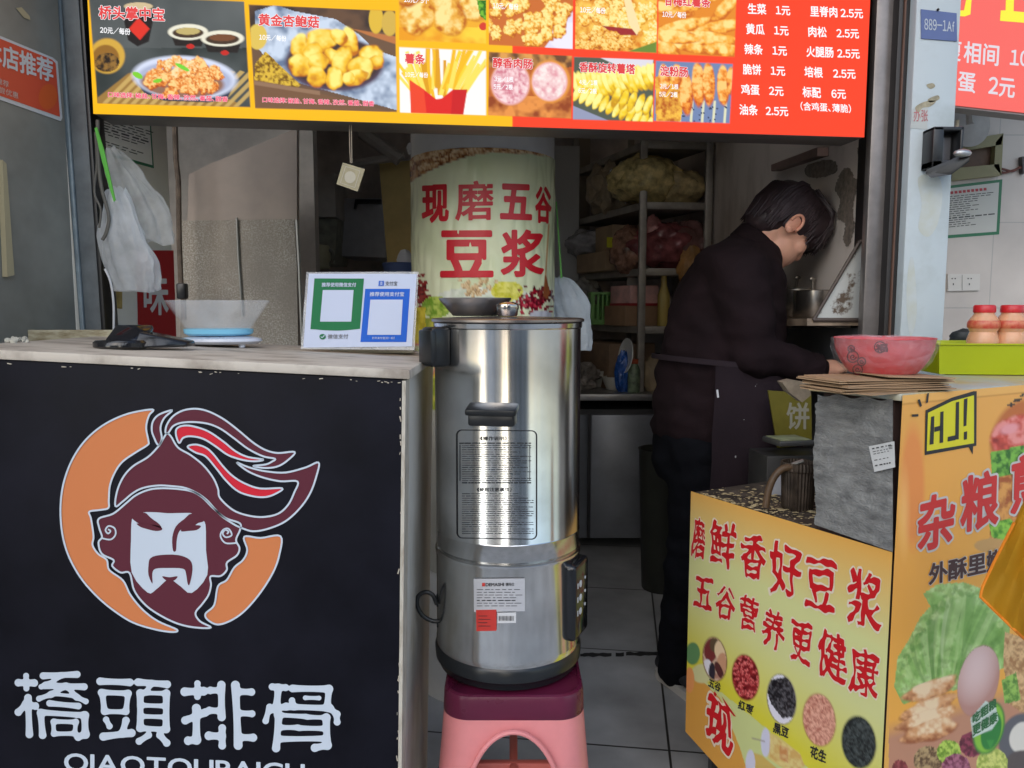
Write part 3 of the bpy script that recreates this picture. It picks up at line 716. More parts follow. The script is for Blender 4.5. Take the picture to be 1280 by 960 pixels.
# panel 3a: fried balls, 3b chips
p.clip(Q['p3a']); p.fill((244, 176, 40)); p.tex(p.w > 34, (240, 160, 20), (255, 214, 60), 22, 3)
for i, (x, y, r) in enumerate([(521, 20, 22), (594, 4, 22), (556, 0, 20), (563, 24, 20), (510, -12, 20)]): p.food(x, y, r, r*1.05, 0, 300+i, (190, 100, 14), (240, 176, 62), (255, 230, 150), rough=.08, sc=9)
p.tex(p.mask_poly([(596, 0), (608, 0), (608, 26), (600, 20)]), (40, 110, 20), (120, 190, 50), 3, 4); p.ell(604, 33, 5, 5, (216, 60, 40))
p.clip(Q['p3b']); p.fill((255, 252, 246))
rr = random.Random(5)
for i in range(46):
    x0 = rr.uniform(514, 580); y0 = rr.uniform(104, 126); a = (x0-545)/52+rr.uniform(-.25, .25); L = rr.uniform(34, 62)
    x1, y1 = x0+math.sin(a)*L, y0-math.cos(a)*L; w = rr.uniform(1.7, 2.9); nx_, ny_ = math.cos(a)*w, math.sin(a)*w
    c = rr.choice([(255, 214, 50), (248, 190, 24), (255, 228, 96), (226, 160, 10)])
    p.poly([(x0-nx_, y0-ny_), (x0+nx_, y0+ny_), (x1+nx_, y1+ny_), (x1-nx_, y1-ny_)], c)
p.poly([(512, 100), (530, 112), (545, 124), (552, 123), (566, 112), (584, 112), (578, 150), (514, 150)], (226, 34, 26)); p.poly([(512, 100), (530, 112), (534, 150), (514, 150)], (240, 70, 36)); p.poly([(566, 112), (584, 112), (578, 150), (563, 150)], (206, 22, 24))
# 4a popcorn chicken, 4b sausage halves
p.clip(Q['p4a']); p.fill((206, 110, 44)); p.poly([(676, 66), (717, 10), (717, 66)], (230, 224, 244)); p.ell(712, 46, 26, 18, (240, 236, 252))
heap(40, 655, 20, 54, 34, 7, 11, GOLD, 31, .3)
p.clip(Q['p4b']); p.fill((186, 96, 36)); p.tex(p.w > 120, (150, 66, 20), (236, 150, 70), 16, 6); p.tex(p.w < 84, (110, 70, 40), (226, 160, 80), 14, 8)
p.ell(638, 104, 26, 28, (214, 130, 60)); p.ell(638, 104, 24, 27, (240, 186, 190)); p.tex(((p.u-638)/22)**2+((p.w-104)/25)**2 < 1, (214, 130, 146), (255, 220, 222), 5, 21, .3, .7)
p.ell(688, 102, 25, 27, (232, 150, 60)); p.ell(687, 102, 22, 24, (244, 196, 200)); p.tex(((p.u-687)/20)**2+((p.w-102)/22)**2 < 1, (230, 160, 170), (255, 236, 232), 7, 23, .25, .7)
# 5a cutlet, 5b spiral potato
p.clip(Q['p5a']); p.tex(np.ones(len(p.u)), (222, 130, 24), (255, 206, 90), 7, 41, .25, .7); heap(30, 752, 10, 40, 30, 6, 10, GOLD, 42)
heap(26, 800, 30, 26, 26, 6, 9, ((214, 140, 20), (255, 206, 80), (255, 240, 170)), 43)
p.poly([(752, 32), (790, 36), (798, 44), (770, 44)], (160, 40, 40)); heap(26, 755, 52, 36, 10, 5, 8, ((170, 80, 10), (238, 160, 40), (255, 220, 130)), 44)
p.poly([(778, -10), (786, -10), (800, 36), (796, 44), (786, 30)], (252, 226, 170)); p.poly([(780, 66), (821, 52), (821, 68)], (110, 140, 50))
p.clip(Q['p5b']); p.fill((84, 92, 78)); p.poly([(717, 71), (750, 72), (812, 100), (817, 74)], (226, 222, 232)); p.poly([(716, 132), (764, 152), (716, 152)], (150, 156, 186))
for i in range(17): p.food(722+i*6.2, 108-i*.9+(i % 3), 5.5, 20-i*.25, -.35, 500+i, *YELL, rough=.06, sc=12)
for i in range(12): p.food(722+i*8.3, 116+i*3.4, 4.6, 11.5, .5, 540+i, *YELL, rough=.06, sc=12)
for i in range(6): p.food(770+i*10, 122+i*2.5, 5, 13, .35, 560+i, *YELL, rough=.06, sc=12)
# 6a sweet potato sticks, 6b sausages on sticks
p.clip(Q['p6a']); p.fill((232, 140, 36))
for i, (x, y, L, ro) in enumerate([(850, 34, 40, -.25), (838, 12, 30, .2), (870, 4, 36, -.4), (905, 12, 30, -.9), (900, 34, 34, -.2), (860, 56, 46, .22), (884, 48, 40, .08), (832, 60, 22, .5), (905, 62, 24, .15), (845, 46, 30, .1)]):
    p.food(x, y, L, 8.5, ro, 600+i, (206, 104, 16), (252, 176, 60), (255, 226, 140), rough=.06, sc=8)
p.clip(Q['p6b']); p.fill((116, 136, 178)); 
for i in range(5): p.poly([(848+i*14, 154), (851+i*14, 154), (853+i*14, 126), (850+i*14, 126)], (226, 226, 190))
rr = random.Random(9)
for i in range(36): p.ell(850+rr.random()*64, 132+rr.random()*24, 1.1, 1.1, (50, 60, 90))
p.tex(p.mask_poly([(819, 96), (850, 90), (856, 120), (850, 156), (820, 156)]), (186, 92, 14), (255, 196, 70), 5, 61, .25, .7)
for i, (x, y0, y1, w) in enumerate([(830, 80, 118, 7), (846, 80, 110, 7), (858, 92, 144, 8.5), (873, 78, 134, 8.5), (886, 78, 132, 8), (904, 82, 132, 8), (914, 84, 120, 6)]):
    p.food(x, (y0+y1)/2, w, (y1-y0)/2, -.03, 700+i, (196, 84, 14), (246, 152, 48), (255, 206, 120), rough=.05, sc=5)
p.clip()
EM = .69
t.part('printed_panel', p.mesh('printed_panel'), printed('backlit_print', .25, EM))
# lettering
Mw = glow('backlit_white', (.95, .95, .97, 1), EM); Mr = glow('backlit_red', tuple(s2l((222, 34, 34)))+(1,), EM); Mpk = glow('backlit_pink', tuple(s2l((246, 70, 110)))+(1,), EM)
def bt(body, p0, p1, up, colr='w', bold=.022, outline=0.0, ob=None):
    if outline:
        g = Geo(); g.text(bpl, body, p0, p1, up, .0016, bold+outline, ref=bold); t.part('lettering', g.mesh('lettering'), Mw)
    g = Geo(); g.text(bpl, body, p0, p1, up, .0024, bold); t.part('lettering', g.mesh('lettering'), {'w': Mw, 'r': Mr, 'p': Mpk}[colr])
bt('桥头掌中宝', (123.5, 24), (206, 27), (-.5, -17.5), 'r', .03, .03)
bt('20元/每份', (125, 41.5), (163, 44), (0, -8.5))
bt('口味选择：椒盐、甘梅、香辣、孜然、番茄、甜香', (135, 121.5), (285, 127.5), (0, -7), 'p', .03, .02)
bt('黄金杏鲍菇', (323, 32), (399, 35.5), (0, -15.5), 'r', .03, .03)
bt('10元/每份', (324, 50), (358, 52), (0, -7.5))
bt('口味选择：椒盐、甘梅、香辣、孜然、番茄、甜香', (328, 128), (468, 133), (0, -7), 'p', .03, .02)
bt('10元/5个', (505, 3), (536, 5), (0, -8)); bt('薯条', (506, 79.5), (531, 80.5), (0, -13), 'r', .03, .03); bt('10元/每份', (506, 96.5), (535, 97.5), (0, -7))
bt('10元/每份', (616, 11), (648, 12.5), (0, -8)); bt('醇香肉肠', (616, 84.5), (666, 86.5), (0, -13), 'r', .03, .03)
bt('3元/1根', (618, 102), (642, 103), (0, -7)); bt('5元/2根', (617, 111.5), (641, 112.5), (0, -7))
bt('10元/每份', (725, 16), (757, 17.5), (0, -8)); bt('香酥旋转薯塔', (724, 90), (794, 93), (0, -13), 'r', .03, .03)
bt('4元/1根', (724, 106), (747, 107), (0, -7)); bt('6元/2根', (723, 116.5), (746, 117.5), (0, -7))
bt('甘梅红薯条', (830, 7), (888, 9.5), (0, -13), 'r', .03, .03); bt('10元/每份', (828, 21.5), (858, 23), (0, -8)); bt('淀粉肠', (825, 95), (860, 96.5), (0, -13), 'r', .03, .03)
bt('3元/1根', (825, 111), (848, 112), (0, -7)); bt('5元/2根', (824, 121), (847, 122), (0, -7))
rows = [('生菜', '1元', '里脊肉', '2.5元'), ('黄瓜', '1元', '肉松', '2.5元'), ('辣条', '1元', '火腿肠', '2.5元'), ('脆饼', '1元', '培根', '2.5元'), ('鸡蛋', '2元', '标配', '6元'), ('油条', '2.5元', '', '')]
for i, (a, pa, c, pc) in enumerate(rows):
    x = 935-i*2.1; y = 17.5+i*25.2
    bt(a, (x, y), (x+23, y+.9), (-.6, -13.5)); x2 = x+35-(i == 5)*2
    bt(pa, (x2, y+1.2), (x2+(18 if len(pa) < 3 else 28), y+1.9), (-.6, -11.5))
    if c:
        x3 = x+78-i*.3; w = 34 if len(c) == 3 else 23
        bt(c, (x3, y+3.2), (x3+w, y+4.4), (-.6, -13.5)); x4 = x+116 if len(c) == 3 else x+(113 if i < 4 else 113)
        bt(pc, (x4, y+4.8), (x4+(28 if len(pc) > 3 else 18), y+5.6), (-.6, -11.5))
bt('(含鸡蛋、薄脆)', (1001, 138), (1064, 141.5), (-.6, -11), 'w', .015)
# ================================================================== left counter with the shop's emblem
CY = 1.2
TL, TR = P(-70, 433.5, CY), P(503, 462, CY)
BRx = P(498, 960, CY).x; zb = P(498, 960, CY).z
BR = Vector((TR.x+(BRx-TR.x)*(TR.z-.03)/(TR.z-zb), CY, .03)); BL = Vector((TL.x, CY, .03))
D = Vector((0, .47, 0))
t = Thing('service_counter', 'black serving counter with the bearded warrior emblem on its front', 'counter', ((TL.x+TR.x)/2, CY+.2, 0))
dz = Vector((0, 0, -.016))
Mfr = mat('black_laminate', (.0080, .0080, .0130), .5, var=.4, scale=5, bump=.03, bscale=120, spec=.10, detail=8)
b = MB(); th = Vector((0, .016, 0)); b.hexa([BL, BR, BR+th, BL+th], [TL+dz, TR+dz, TR+dz+th, TL+dz+th], bev=.0015); t.part('front_panel', b, Mfr)
b = MB(); o = Vector((0, -.004, 0)); e = Vector((.012, 0, .0))
b.hexa([TL+dz*.95+o, TR+dz*.95+o+e, TR+dz*.95+D+e, TL+dz*.95+D], [TL+o, TR+o+e, TR+D+e, TL+D], bev=.002)
t.part('top_board', b, mat('scuffed_board', (.56, .50, .42), .6, dark=(.26, .21, .165), scale=9, thr=(.30, .52), detail=7, bump=.15, bscale=70, stretch=(1, 2.5, 1)))
b = MB(); w = Vector((-.016, 0, 0)); th2 = Vector((0, .018, 0))
b.hexa([BR+w+th2, BR+th2, BR+D, BR+w+D], [TR+dz*1.1+w+th2, TR+dz*1.1+th2, TR+dz*1.1+D, TR+dz*1.1+w+D], bev=.001)
t.part('side_panel', b, mat('scuffed_white_side', (.52, .50, .45), .6, dark=(.30, .26, .2), scale=4, thr=(.3, .55), detail=8, bump=.1, stretch=(1, 1, .5)))
b = MB(); e1_ = Vector((.0052, 0, 0)); f_ = Vector((0, -.0012, 0)); b.hexa([BR+f_-e1_*.1, BR+f_+e1_, BR+e1_+D*.1, BR+D*.1-e1_*.1], [TR+dz*1.1+f_-e1_*.1, TR+dz*1.1+f_+e1_, TR+dz*1.1+e1_+D*.1, TR+dz*1.1+D*.1-e1_*.1]); t.part('edge_strip', b, mat('raw_edge_strip', (.52, .48, .40), .8, dark=(.28, .23, .17), scale=30, thr=(.3, .55), stretch=(3, 3, .6)))
# chipped edges
b = MB(); rr = random.Random(4)
for i in range(46):
    k = rr.random(); q = BR.lerp(TR, k); s = rr.uniform(.001, .0028); b.box((q.x-rr.uniform(-.001, .003), CY-.0005, q.z), (s*.7, .003, s*rr.uniform(1, 4)), 0, 0, 0, rr.uniform(-.3, .3))
for i in range(22):
    k = rr.random()**.5; q = TL.lerp(TR, k); s = rr.uniform(.001, .0026); b.box((q.x, CY-.0005, q.z-.018-rr.random()*.004), (s*rr.uniform(1, 3), .003, s*.6), 0, 0, 0, rr.uniform(-.3, .3))
t.part('chipped_edge', b, mat('raw_chipboard', (.5, .44, .35), .8, var=.3, scale=60))
cpl = Plane((0, CY, 0), (0, -1, 0))
def LZ(pts): return [(60+x/3.2, 500+y/3.2) for x, y in pts]
Mor, Mma, Mrd, Mwh = mat('print_orange', tuple(s2l((206, 124, 76))), .5, spec=.2), mat('print_maroon', tuple(s2l((92, 40, 52))), .5, spec=.2), mat('print_red', tuple(s2l((206, 40, 56))), .5, spec=.2), mat('print_white', (.55, .61, .68), .5, spec=.2)
em = []
cres1 = [(418, 38), (405, 60), (395, 90), (393, 120), (402, 165), (398, 180), (350, 210), (300, 245), (270, 285), (248, 340), (243, 400), (241, 432), (205, 440), (165, 447), (172, 475), (182, 545), (178, 580), (200, 615), (235, 640), (245, 680), (300, 722), (330, 780), (380, 840), (440, 885), (515, 918), (500, 928), (430, 918), (340, 890), (260, 840), (190, 780), (130, 710), (85, 630), (60, 550), (50, 460), (55, 370), (75, 290), (110, 215), (160, 150), (230, 95), (320, 55)]
cres2 = [(785, 547), (850, 552), (930, 545), (925, 620), (900, 690), (850, 770), (790, 840), (735, 880), (680, 898), (640, 880), (630, 855), (665, 820), (680, 745), (715, 720), (745, 670), (780, 640), (797, 600)]
helm = [(270, 425), (275, 370), (300, 310), (340, 265), (400, 228), (442, 185), (458, 160), (475, 135), (492, 146), (520, 190), (570, 220), (620, 260), (660, 310), (680, 355), (688, 392), (740, 440), (800, 462), (860, 468), (920, 455), (960, 420), (985, 370), (998, 326), (930, 325), (860, 310), (800, 285), (755, 250), (800, 268), (870, 285), (950, 290), (1030, 270), (1082, 250), (1075, 300), (1050, 370), (1010, 430), (950, 485), (880, 515), (820, 525), (775, 512), (740, 495), (690, 460), (640, 405), (600, 375), (550, 352), (500, 345), (440, 342), (380, 352), (340, 372), (300, 405)]
plume = [(470, 130), (475, 100), (500, 65), (540, 42), (590, 35), (640, 45), (700, 75), (760, 120), (820, 170), (870, 200), (920, 212), (987, 208), (960, 240), (920, 265), (870, 272), (820, 264), (870, 258), (895, 247), (908, 235), (860, 225), (800, 195), (740, 150), (690, 115), (640, 95), (580, 88), (530, 92), (500, 105), (482, 130)]
plume2 = [(497, 41), (465, 72), (450, 110), (455, 155), (441, 180), (424, 150), (415, 120), (420, 85), (445, 58)]
red1 = [(525, 172), (512, 140), (515, 115), (540, 103), (580, 105), (640, 125), (700, 165), (750, 205), (800, 228), (862, 238), (830, 245), (780, 240), (720, 220), (670, 185), (620, 155), (570, 145), (540, 152)]
red2 = [(558, 187), (590, 178), (630, 190), (660, 215), (700, 265), (740, 305), (790, 335), (850, 354), (937, 353), (910, 375), (870, 388), (820, 385), (760, 365), (710, 320), (670, 270), (630, 225), (590, 210)]
hair = [(203, 475), (260, 455), (310, 415), (350, 382), (400, 360), (450, 353), (520, 356), (580, 367), (620, 392), (660, 432), (710, 472), (767, 493), (768, 520), (752, 560), (766, 592), (755, 622), (716, 650), (715, 680), (690, 704), (650, 706), (652, 740), (642, 780), (618, 815), (590, 852), (608, 885), (652, 910), (590, 910), (520, 895), (450, 862), (390, 820), (345, 762), (326, 692), (290, 690), (257, 664), (262, 640), (215, 615), (202, 570), (216, 548), (205, 512)]
face = [(336, 476), (355, 490), (380, 500), (440, 520), (446, 497), (400, 466), (380, 450), (430, 449), (480, 453), (530, 452), (577, 454), (545, 477), (512, 508), (498, 550), (500, 600), (512, 600), (516, 550), (532, 518), (560, 520), (612, 486), (630, 500), (632, 600), (637, 700), (575, 772), (530, 745), (500, 722), (490, 715), (472, 722), (430, 760), (398, 770), (335, 690), (332, 560)]
mous = [(410, 632), (450, 620), (520, 620), (568, 640), (578, 680), (566, 738), (558, 732), (552, 695), (540, 675), (480, 672), (430, 675), (417, 695), (418, 735), (402, 700), (402, 660)]
lip = [(457, 705), (486, 709), (518, 705), (508, 720), (490, 724), (470, 720)]
eyeL = [(355, 494), (395, 497), (425, 500), (452, 508), (455, 520), (430, 524), (395, 516), (370, 508)]
eyeR = [(612, 504), (585, 500), (560, 500), (540, 505), (532, 525), (560, 524), (595, 520)]
browL = [(338, 470), (384, 450), (410, 470), (448, 500), (452, 512), (432, 506), (395, 494), (358, 490)]
browR = [(576, 454), (622, 482), (600, 492), (560, 498), (538, 508), (522, 530), (514, 565), (512, 602), (500, 602), (497, 550), (512, 505), (545, 476)]
emb = t.part('emblem', (lambda g: [g.shape(cpl, LZ(smooth_path(q, 5)), .0006) for q in (cres1, cres2)] and g)(Geo()).mesh('emblem'), Mor)
def ep(name, qs, m, off, sm=5):
    g = Geo()
    for q in qs: g.shape(cpl, LZ(smooth_path(q, sm)), off)
    me = g.mesh(name); me.materials.append(m); o = bpy.data.objects.new(name, me); COL.objects.link(o); o.parent = emb
ep('helmet', [helm, plume, plume2, hair], Mma, .0008); ep('plume_flame', [red1, red2], Mrd, .0008)
ep('face', [face], Mwh, .0011, 3); ep('beard', [mous, lip, eyeL, eyeR, browL, browR], Mma, .0014, 3)
g = Geo()
for q in (cres1, cres2, helm, plume, plume2, red1, red2, hair): g.line(cpl, LZ(smooth_path(q, 5)), 2.3, .0017, True)
for q in ([(240, 517), (250, 524), (240, 534), (230, 520), (243, 504), (266, 513), (270, 538), (250, 558), (213, 552)], [(716, 536), (722, 526), (708, 520), (699, 535), (712, 549), (735, 540), (722, 515), (700, 520), (690, 545), (710, 572), (752, 572)]):
    g.line(cpl, LZ(smooth_path(q, 5, False)), 2.0, .0018)
me = g.mesh('white_outline'); me.materials.append(Mwh); o = bpy.data.objects.new('white_outline', me); COL.objects.link(o); o.parent = emb
# the shop's name in swollen brush letters
S = [[[(95, 72), (96, 118)], 10], [[(67, 97), (124, 98)], 13], [[(102, 152), (107, 285)], 13], [[(67, 204), (95, 175), (128, 182)], 13],
     [[(157, 72), (280, 67)], 12], [[(222, 72), (175, 104), (150, 112)], 9], [[(165, 107), (306, 112)], 12], [[(235, 112), (185, 140), (142, 155)], 10], [[(240, 108), (280, 150), (312, 165)], 10], [[(180, 172), (285, 182)], 11], [[(190, 138), (268, 146)], 7],
     [[(148, 208), (155, 288)], 13], [[(150, 205), (310, 216)], 11], [[(308, 216), (310, 285), (285, 294)], 14], [[(196, 238), (276, 240)], 9], [[(194, 240), (196, 282)], 9], [[(276, 240), (272, 280)], 9], [[(196, 283), (272, 282)], 9],
     [[(364, 92), (472, 96)], 13], [[(368, 132), (466, 136)], 11], [[(372, 135), (380, 200)], 12], [[(466, 136), (458, 200)], 11], [[(380, 202), (458, 203)], 10], [[(386, 232), (398, 255)], 11], [[(458, 235), (445, 280)], 13], [[(376, 293), (478, 280)], 14],
     [[(502, 95), (608, 103)], 13], [[(552, 100), (530, 132)], 10], [[(508, 134), (606, 136)], 9], [[(510, 135), (510, 262)], 13], [[(605, 136), (604, 264)], 13], [[(512, 179), (600, 182)], 9], [[(512, 219), (600, 222)], 9], [[(510, 262), (605, 268)], 11], [[(540, 288), (506, 310)], 12], [[(582, 288), (606, 316)], 13],
     [[(718, 100), (718, 148)], 11], [[(672, 130), (740, 128)], 15], [[(714, 190), (714, 305), (685, 308)], 15], [[(674, 234), (745, 206)], 14], [[(805, 105), (806, 222)], 14], [[(766, 125), (800, 125)], 13], [[(762, 198), (800, 200)], 13], [[(808, 262), (808, 326)], 13], [[(760, 290), (805, 292)], 15],
     [[(856, 106), (866, 325)], 15], [[(870, 130), (914, 131)], 13], [[(870, 208), (916, 210)], 12], [[(870, 296), (920, 297)], 14],
     [[(990, 112), (1038, 115)], 12], [[(1012, 116), (1006, 182)], 14], [[(980, 185), (966, 236)], 11], [[(985, 196), (1040, 184), (1200, 190), (1224, 212), (1226, 240)], 12], [[(1064, 118), (1196, 120)], 13], [[(1196, 120), (1190, 185)], 13], [[(1062, 162), (1070, 184)], 11], [[(1110, 152), (1160, 153)], 8],
     [[(1006, 214), (1110, 220)], 9], [[(1120, 222), (1190, 224)], 9], [[(1014, 215), (1004, 335)], 14], [[(1186, 224), (1190, 325), (1145, 334)], 14], [[(1022, 260), (1080, 260)], 10], [[(1090, 262), (1182, 264)], 10], [[(1022, 302), (1186, 300)], 11]]
st = 3.0; gx = np.arange(30, 1262, st); gy = np.arange(35, 372, st); GX, GY = np.meshgrid(gx, gy)
acc = np.zeros_like(GX)
for pts, r in S:
    for (ax, ay), (bx, by) in zip(pts[:-1], pts[1:]):
        dx, dy = bx-ax, by-ay; k = np.clip(((GX-ax)*dx+(GY-ay)*dy)/(dx*dx+dy*dy+1e-9), 0, 1)
        d = np.hypot(GX-ax-k*dx, GY-ay-k*dy)-r*(.86+.22*np.abs(2*k-1)**2)
        acc += np.exp(-d/2.6)
sd = -2.6*np.log(acc+1e-12)
V, Fc = contour_fill(sd, gx[0], gy[0], st)
V = V/2.909+np.array([0, 820]); t.part('lettering', pydata('lettering', cpl.hit(V[:, 0], V[:, 1], .0008), Fc), Mwh)
g = Geo(); g.text(cpl, 'QIAOTOUPAIGU', (80, 968), (381, 982), (0, -27), .0008, .018); t.part('lettering', g.mesh('lettering'), Mwh)

# ---- things on the counter
n = (TR-TL).cross(D).normalized(); topl = Plane(TL, n if n.z > 0 else -n)
def on(u, v): return topl.pt(u, v)
q = on(95, 426); b = MB()
b.hexa(*[[Vector((P(x, 420, 1.66).x, y, topl.pt(x, 425).z*0+zz)) for x, y in ((40, 1.645), (150, 1.645), (150, 1.665), (40, 1.665))] for zz in (P(60, 427, 1.645).z, P(60, 412.5, 1.645).z)], bev=.002)
one('wooden_batten', b, mat('old_raw_wood', (.46, .41, .28), .75, dark=(.24, .19, .10), scale=20, thr=(.35, .55), stretch=(1, 4, 4), bump=.2), 'short raw wood batten along the back of the counter', 'batten')
b = MB(); rr = random.Random(2)
for i in range(26):
    u = rr.uniform(8, 34); q = on(u, rr.uniform(424, 429)); b.ico((q.x, q.y, q.z+.003), rr.uniform(.002, .006), 1, .5, 2, i)
one('plaster_crumbs', b, mat('crumb_white', (.5, .48, .4), .9), 'heap of pale plaster crumbs at the counter back', 'crumbs', kind='stuff')
# card reader
c = on(152, 436); t = Thing('card_reader', 'black round-nosed card reader lying on the left counter', 'card reader', c)
MbG = mat('gloss_black', (.014, .014, .016), .16, var=.2, scale=9)
b = MB(); b.lathe([(.001, 0), (.036, 0), (.042, .004), (.042, .011), (.038, .015), (.001, .016)], (c.x, c.y, c.z), 40, sx=1.12, sy=.8); t.part('base', b, MbG)
b = MB(); b.box((c.x+.006, c.y+.02, c.z+.024), (.066, .05, .012), 0, .004, R(32)); t.part('screen', b, mat('screen_glass', (.01, .01, .013), .06))
b = MB(); b.hexa([Vector((c.x+.03, c.y+y, c.z+.002)) for y in (-.02, .045)]+[Vector((c.x+.105, c.y+y, c.z+.002)) for y in (.06, .02)],
                 [Vector((c.x+.03, c.y+y, c.z+.030)) for y in (.0, .045)]+[Vector((c.x+.105, c.y+y, c.z+.012)) for y in (.06, .02)], bev=.004); t.part('handle', b, MbG)
# scale with tub
c = on(276, 433); t = Thing('kitchen_scale', 'white kitchen scale under the clear plastic tub', 'scale', c)
sx = 103/960*c.y/2
Mws = mat('white_plastic', (.62, .66, .74), .3, var=.05)
b = MB(); b.lathe([(sx*.55, .004), (sx*.9, .006), (sx, .011), (sx*.97, .016), (sx*.7, .0205), (.001, .021)], c, 48, sy=.62); t.part('body', b, Mws)
b = MB()
for a in (-1, 1): b.lathe([(.006, -.001), (.007, .006)], (c.x+a*sx*.6, c.y-.02, c.z), 12)
t.part('foot', b, Mws)
c2 = Vector((c.x-.003, c.y, c.z+.022)); t = Thing('plastic_tub', 'clear plastic tub with a blue bottom standing on the white scale', 'tub', c2)
s0, s1 = 82/960*c.y/2, 126/960*c.y/2
b = MB(); b.lathe([(s0, .014), (s0*1.15, .03), (s1*.96, .06), (s1*1.02, .066), (s1, .069), (s1*.93, .062), (s0*1.1, .031), (s0*.95, .0145)], c2, 48, sy=.68, cap0=False, cap1=False); t.part('wall', b, clearfilm('clear_tub', (.82, .85, .87, 1), .15, .06, .2), smooth=60)
b = MB(); b.lathe([(s0*.9, 0), (s0*1.02, .004), (s0*1.04, .0125), (s0*.9, .014)], c2, 48, sy=.68); t.part('bottom', b, mat('blue_plastic', (.22, .58, .80), .25))
# payment card on a stand
Yc = 1.5
k = [P(385, 342, Yc+.03), P(522, 341.5, Yc+.03), P(516, 436.5, Yc), P(378, 435, Yc)]
ln = (k[1]-k[0]).cross(k[3]-k[0]).normalized(); kp = Plane(k[0], ln)
t = Thing('payment_card', 'white payment card with green and blue panels on a stand', 'payment sign', ((k[2]+k[3])/2))
b = MB(); b.slab([kp.pt(*p) for p in [(383, 340), (523, 339.5), (518, 437.5), (376, 436)]], -Vector(kp.n), .003); t.part('acrylic_sleeve', b, clearfilm('acrylic', (.7, .72, .74, 1), .3, .08))
def cardpart(name, pts, m, off, par=None): 
    g = Geo(); g.shape(kp, pts, off); return t.part(name, g.mesh(name), m)
Mcw, Mcg, Mcb = mat('card_white', (.50, .55, .68), .45, spec=.2), mat('card_green', (.008, .15, .05), .45, spec=.15), mat('card_blue', (.008, .10, .50), .45, spec=.15)
cardpart('card', [(386, 342), (521, 342.5), (515, 433), (379, 434.5)], Mcw, .0006)
cardpart('green_panel', [(393, 348), (455, 348.2), (450, 411)]+[(450-i*6.2, 411+2.3*math.sin(math.pi*i/10)) for i in range(1, 10)]+[(388, 411.5)], Mcg, .0011)
cardpart('blue_panel', [(456.5, 361), (512.5, 361), (508, 427.5), (450.5, 427.5)], Mcb, .0011)
cardpart('blank_code_field', [(403.5, 362.5), (442, 362.5), (439, 402), (400, 402)], Mcw, .0016); cardpart('blank_code_field', [(463, 374.5), (503.5, 374.5), (501, 418.5), (459, 418.5)], Mcw, .0016)
Mtk = mat('print_black', (.02, .02, .022), .5)
def ct(body, p0, p1, up, m, bold=.01):
    g = Geo(); g.text(kp, body, p0, p1, up, .002, bold); t.part('lettering', g.mesh('lettering'), m)
ct('推荐使用微信支付', (402, 358.6), (445, 358.6), (.4, -5.4), Mcw, .02); ct('推荐使用支付宝', (462, 370.4), (505, 370.4), (.4, -5.6), Mcw, .02)
ct('支付宝', (481.5, 357), (496.5, 357), (.3, -5.6), Mtk); ct('微信支付', (409.5, 423.5), (435, 423.2), (.3, -5.8), mat('print_grey', (.12, .12, .13), .5)); ct('打开支付宝[扫一扫]', (465, 424), (493, 424), (.2, -3), Mcw)
g = Geo(); g.shape(kp, oval(403.2, 420.8, 4, 3.4), .0018); t.part('green_tick', g.mesh('green_tick'), Mcg)
g = Geo(); g.line(kp, [(401, 420.8), (402.6, 422.2), (405.6, 419.2)], 1.1, .0024); t.part('lettering', g.mesh('lettering'), Mcw)
g = Geo(); g.shape(kp, [(473.5, 351), (480, 351), (479.6, 357.4), (473, 357.4)], .0018); t.part('blue_mark', g.mesh('blue_mark'), Mcb)
g = Geo(); g.text(kp, '支', (474.4, 356.6), (478.8, 356.6), (.2, -5), .0024, .01); t.part('lettering', g.mesh('lettering'), Mcw)
bz = on(467, 441); b = MB(); b.box((bz.x, bz.y+.01, bz.z+.005), (104/960*bz.y, .06, .01), 0, .003); b.box((bz.x-.006, bz.y+.024, bz.z+.013), (58/960*bz.y, .012, .016), 0, .002)
t.part('stand', b, mat('cream_plastic', (.50, .48, .38), .4, var=.15))
# hanging tag
Yt = 1.85; b = MB(); b.tube([P(436.5, 150, Yt), P(437, 180, Yt), P(438, 204, Yt)], .0011, 6); b.tube([P(439, 150, Yt), P(440, 204, Yt)], .0011, 6)
t = Thing('hanging_tag', 'small square yellowed tag hanging on strings under the menu board', 'tag', P(438, 240, Yt))
t.part('string', b, mat('string_beige', (.4, .33, .25), .8))
b = MB(); b.slab([P(*p, Yt) for p in [(428.5, 203), (456, 211.5), (447, 239.5), (420.5, 230)]], (0, 1, 0), .004); t.part('card', b, mat('yellowed_card', (.38, .33, .2), .6, var=.2, scale=40))
tp = Plane((0, Yt, 0), (0, -1, 0)); g = Geo(); g.line(tp, [(432, 208), (450, 213.6), (443.5, 234.5), (425.5, 228.5)], 1.0, .0006, True); g.shape(tp, oval(437.5, 221.5, 7, 7.5), .0006); t.part('printed_frame', g.mesh('printed_frame'), mat('tag_print', (.47, .43, .33), .6))
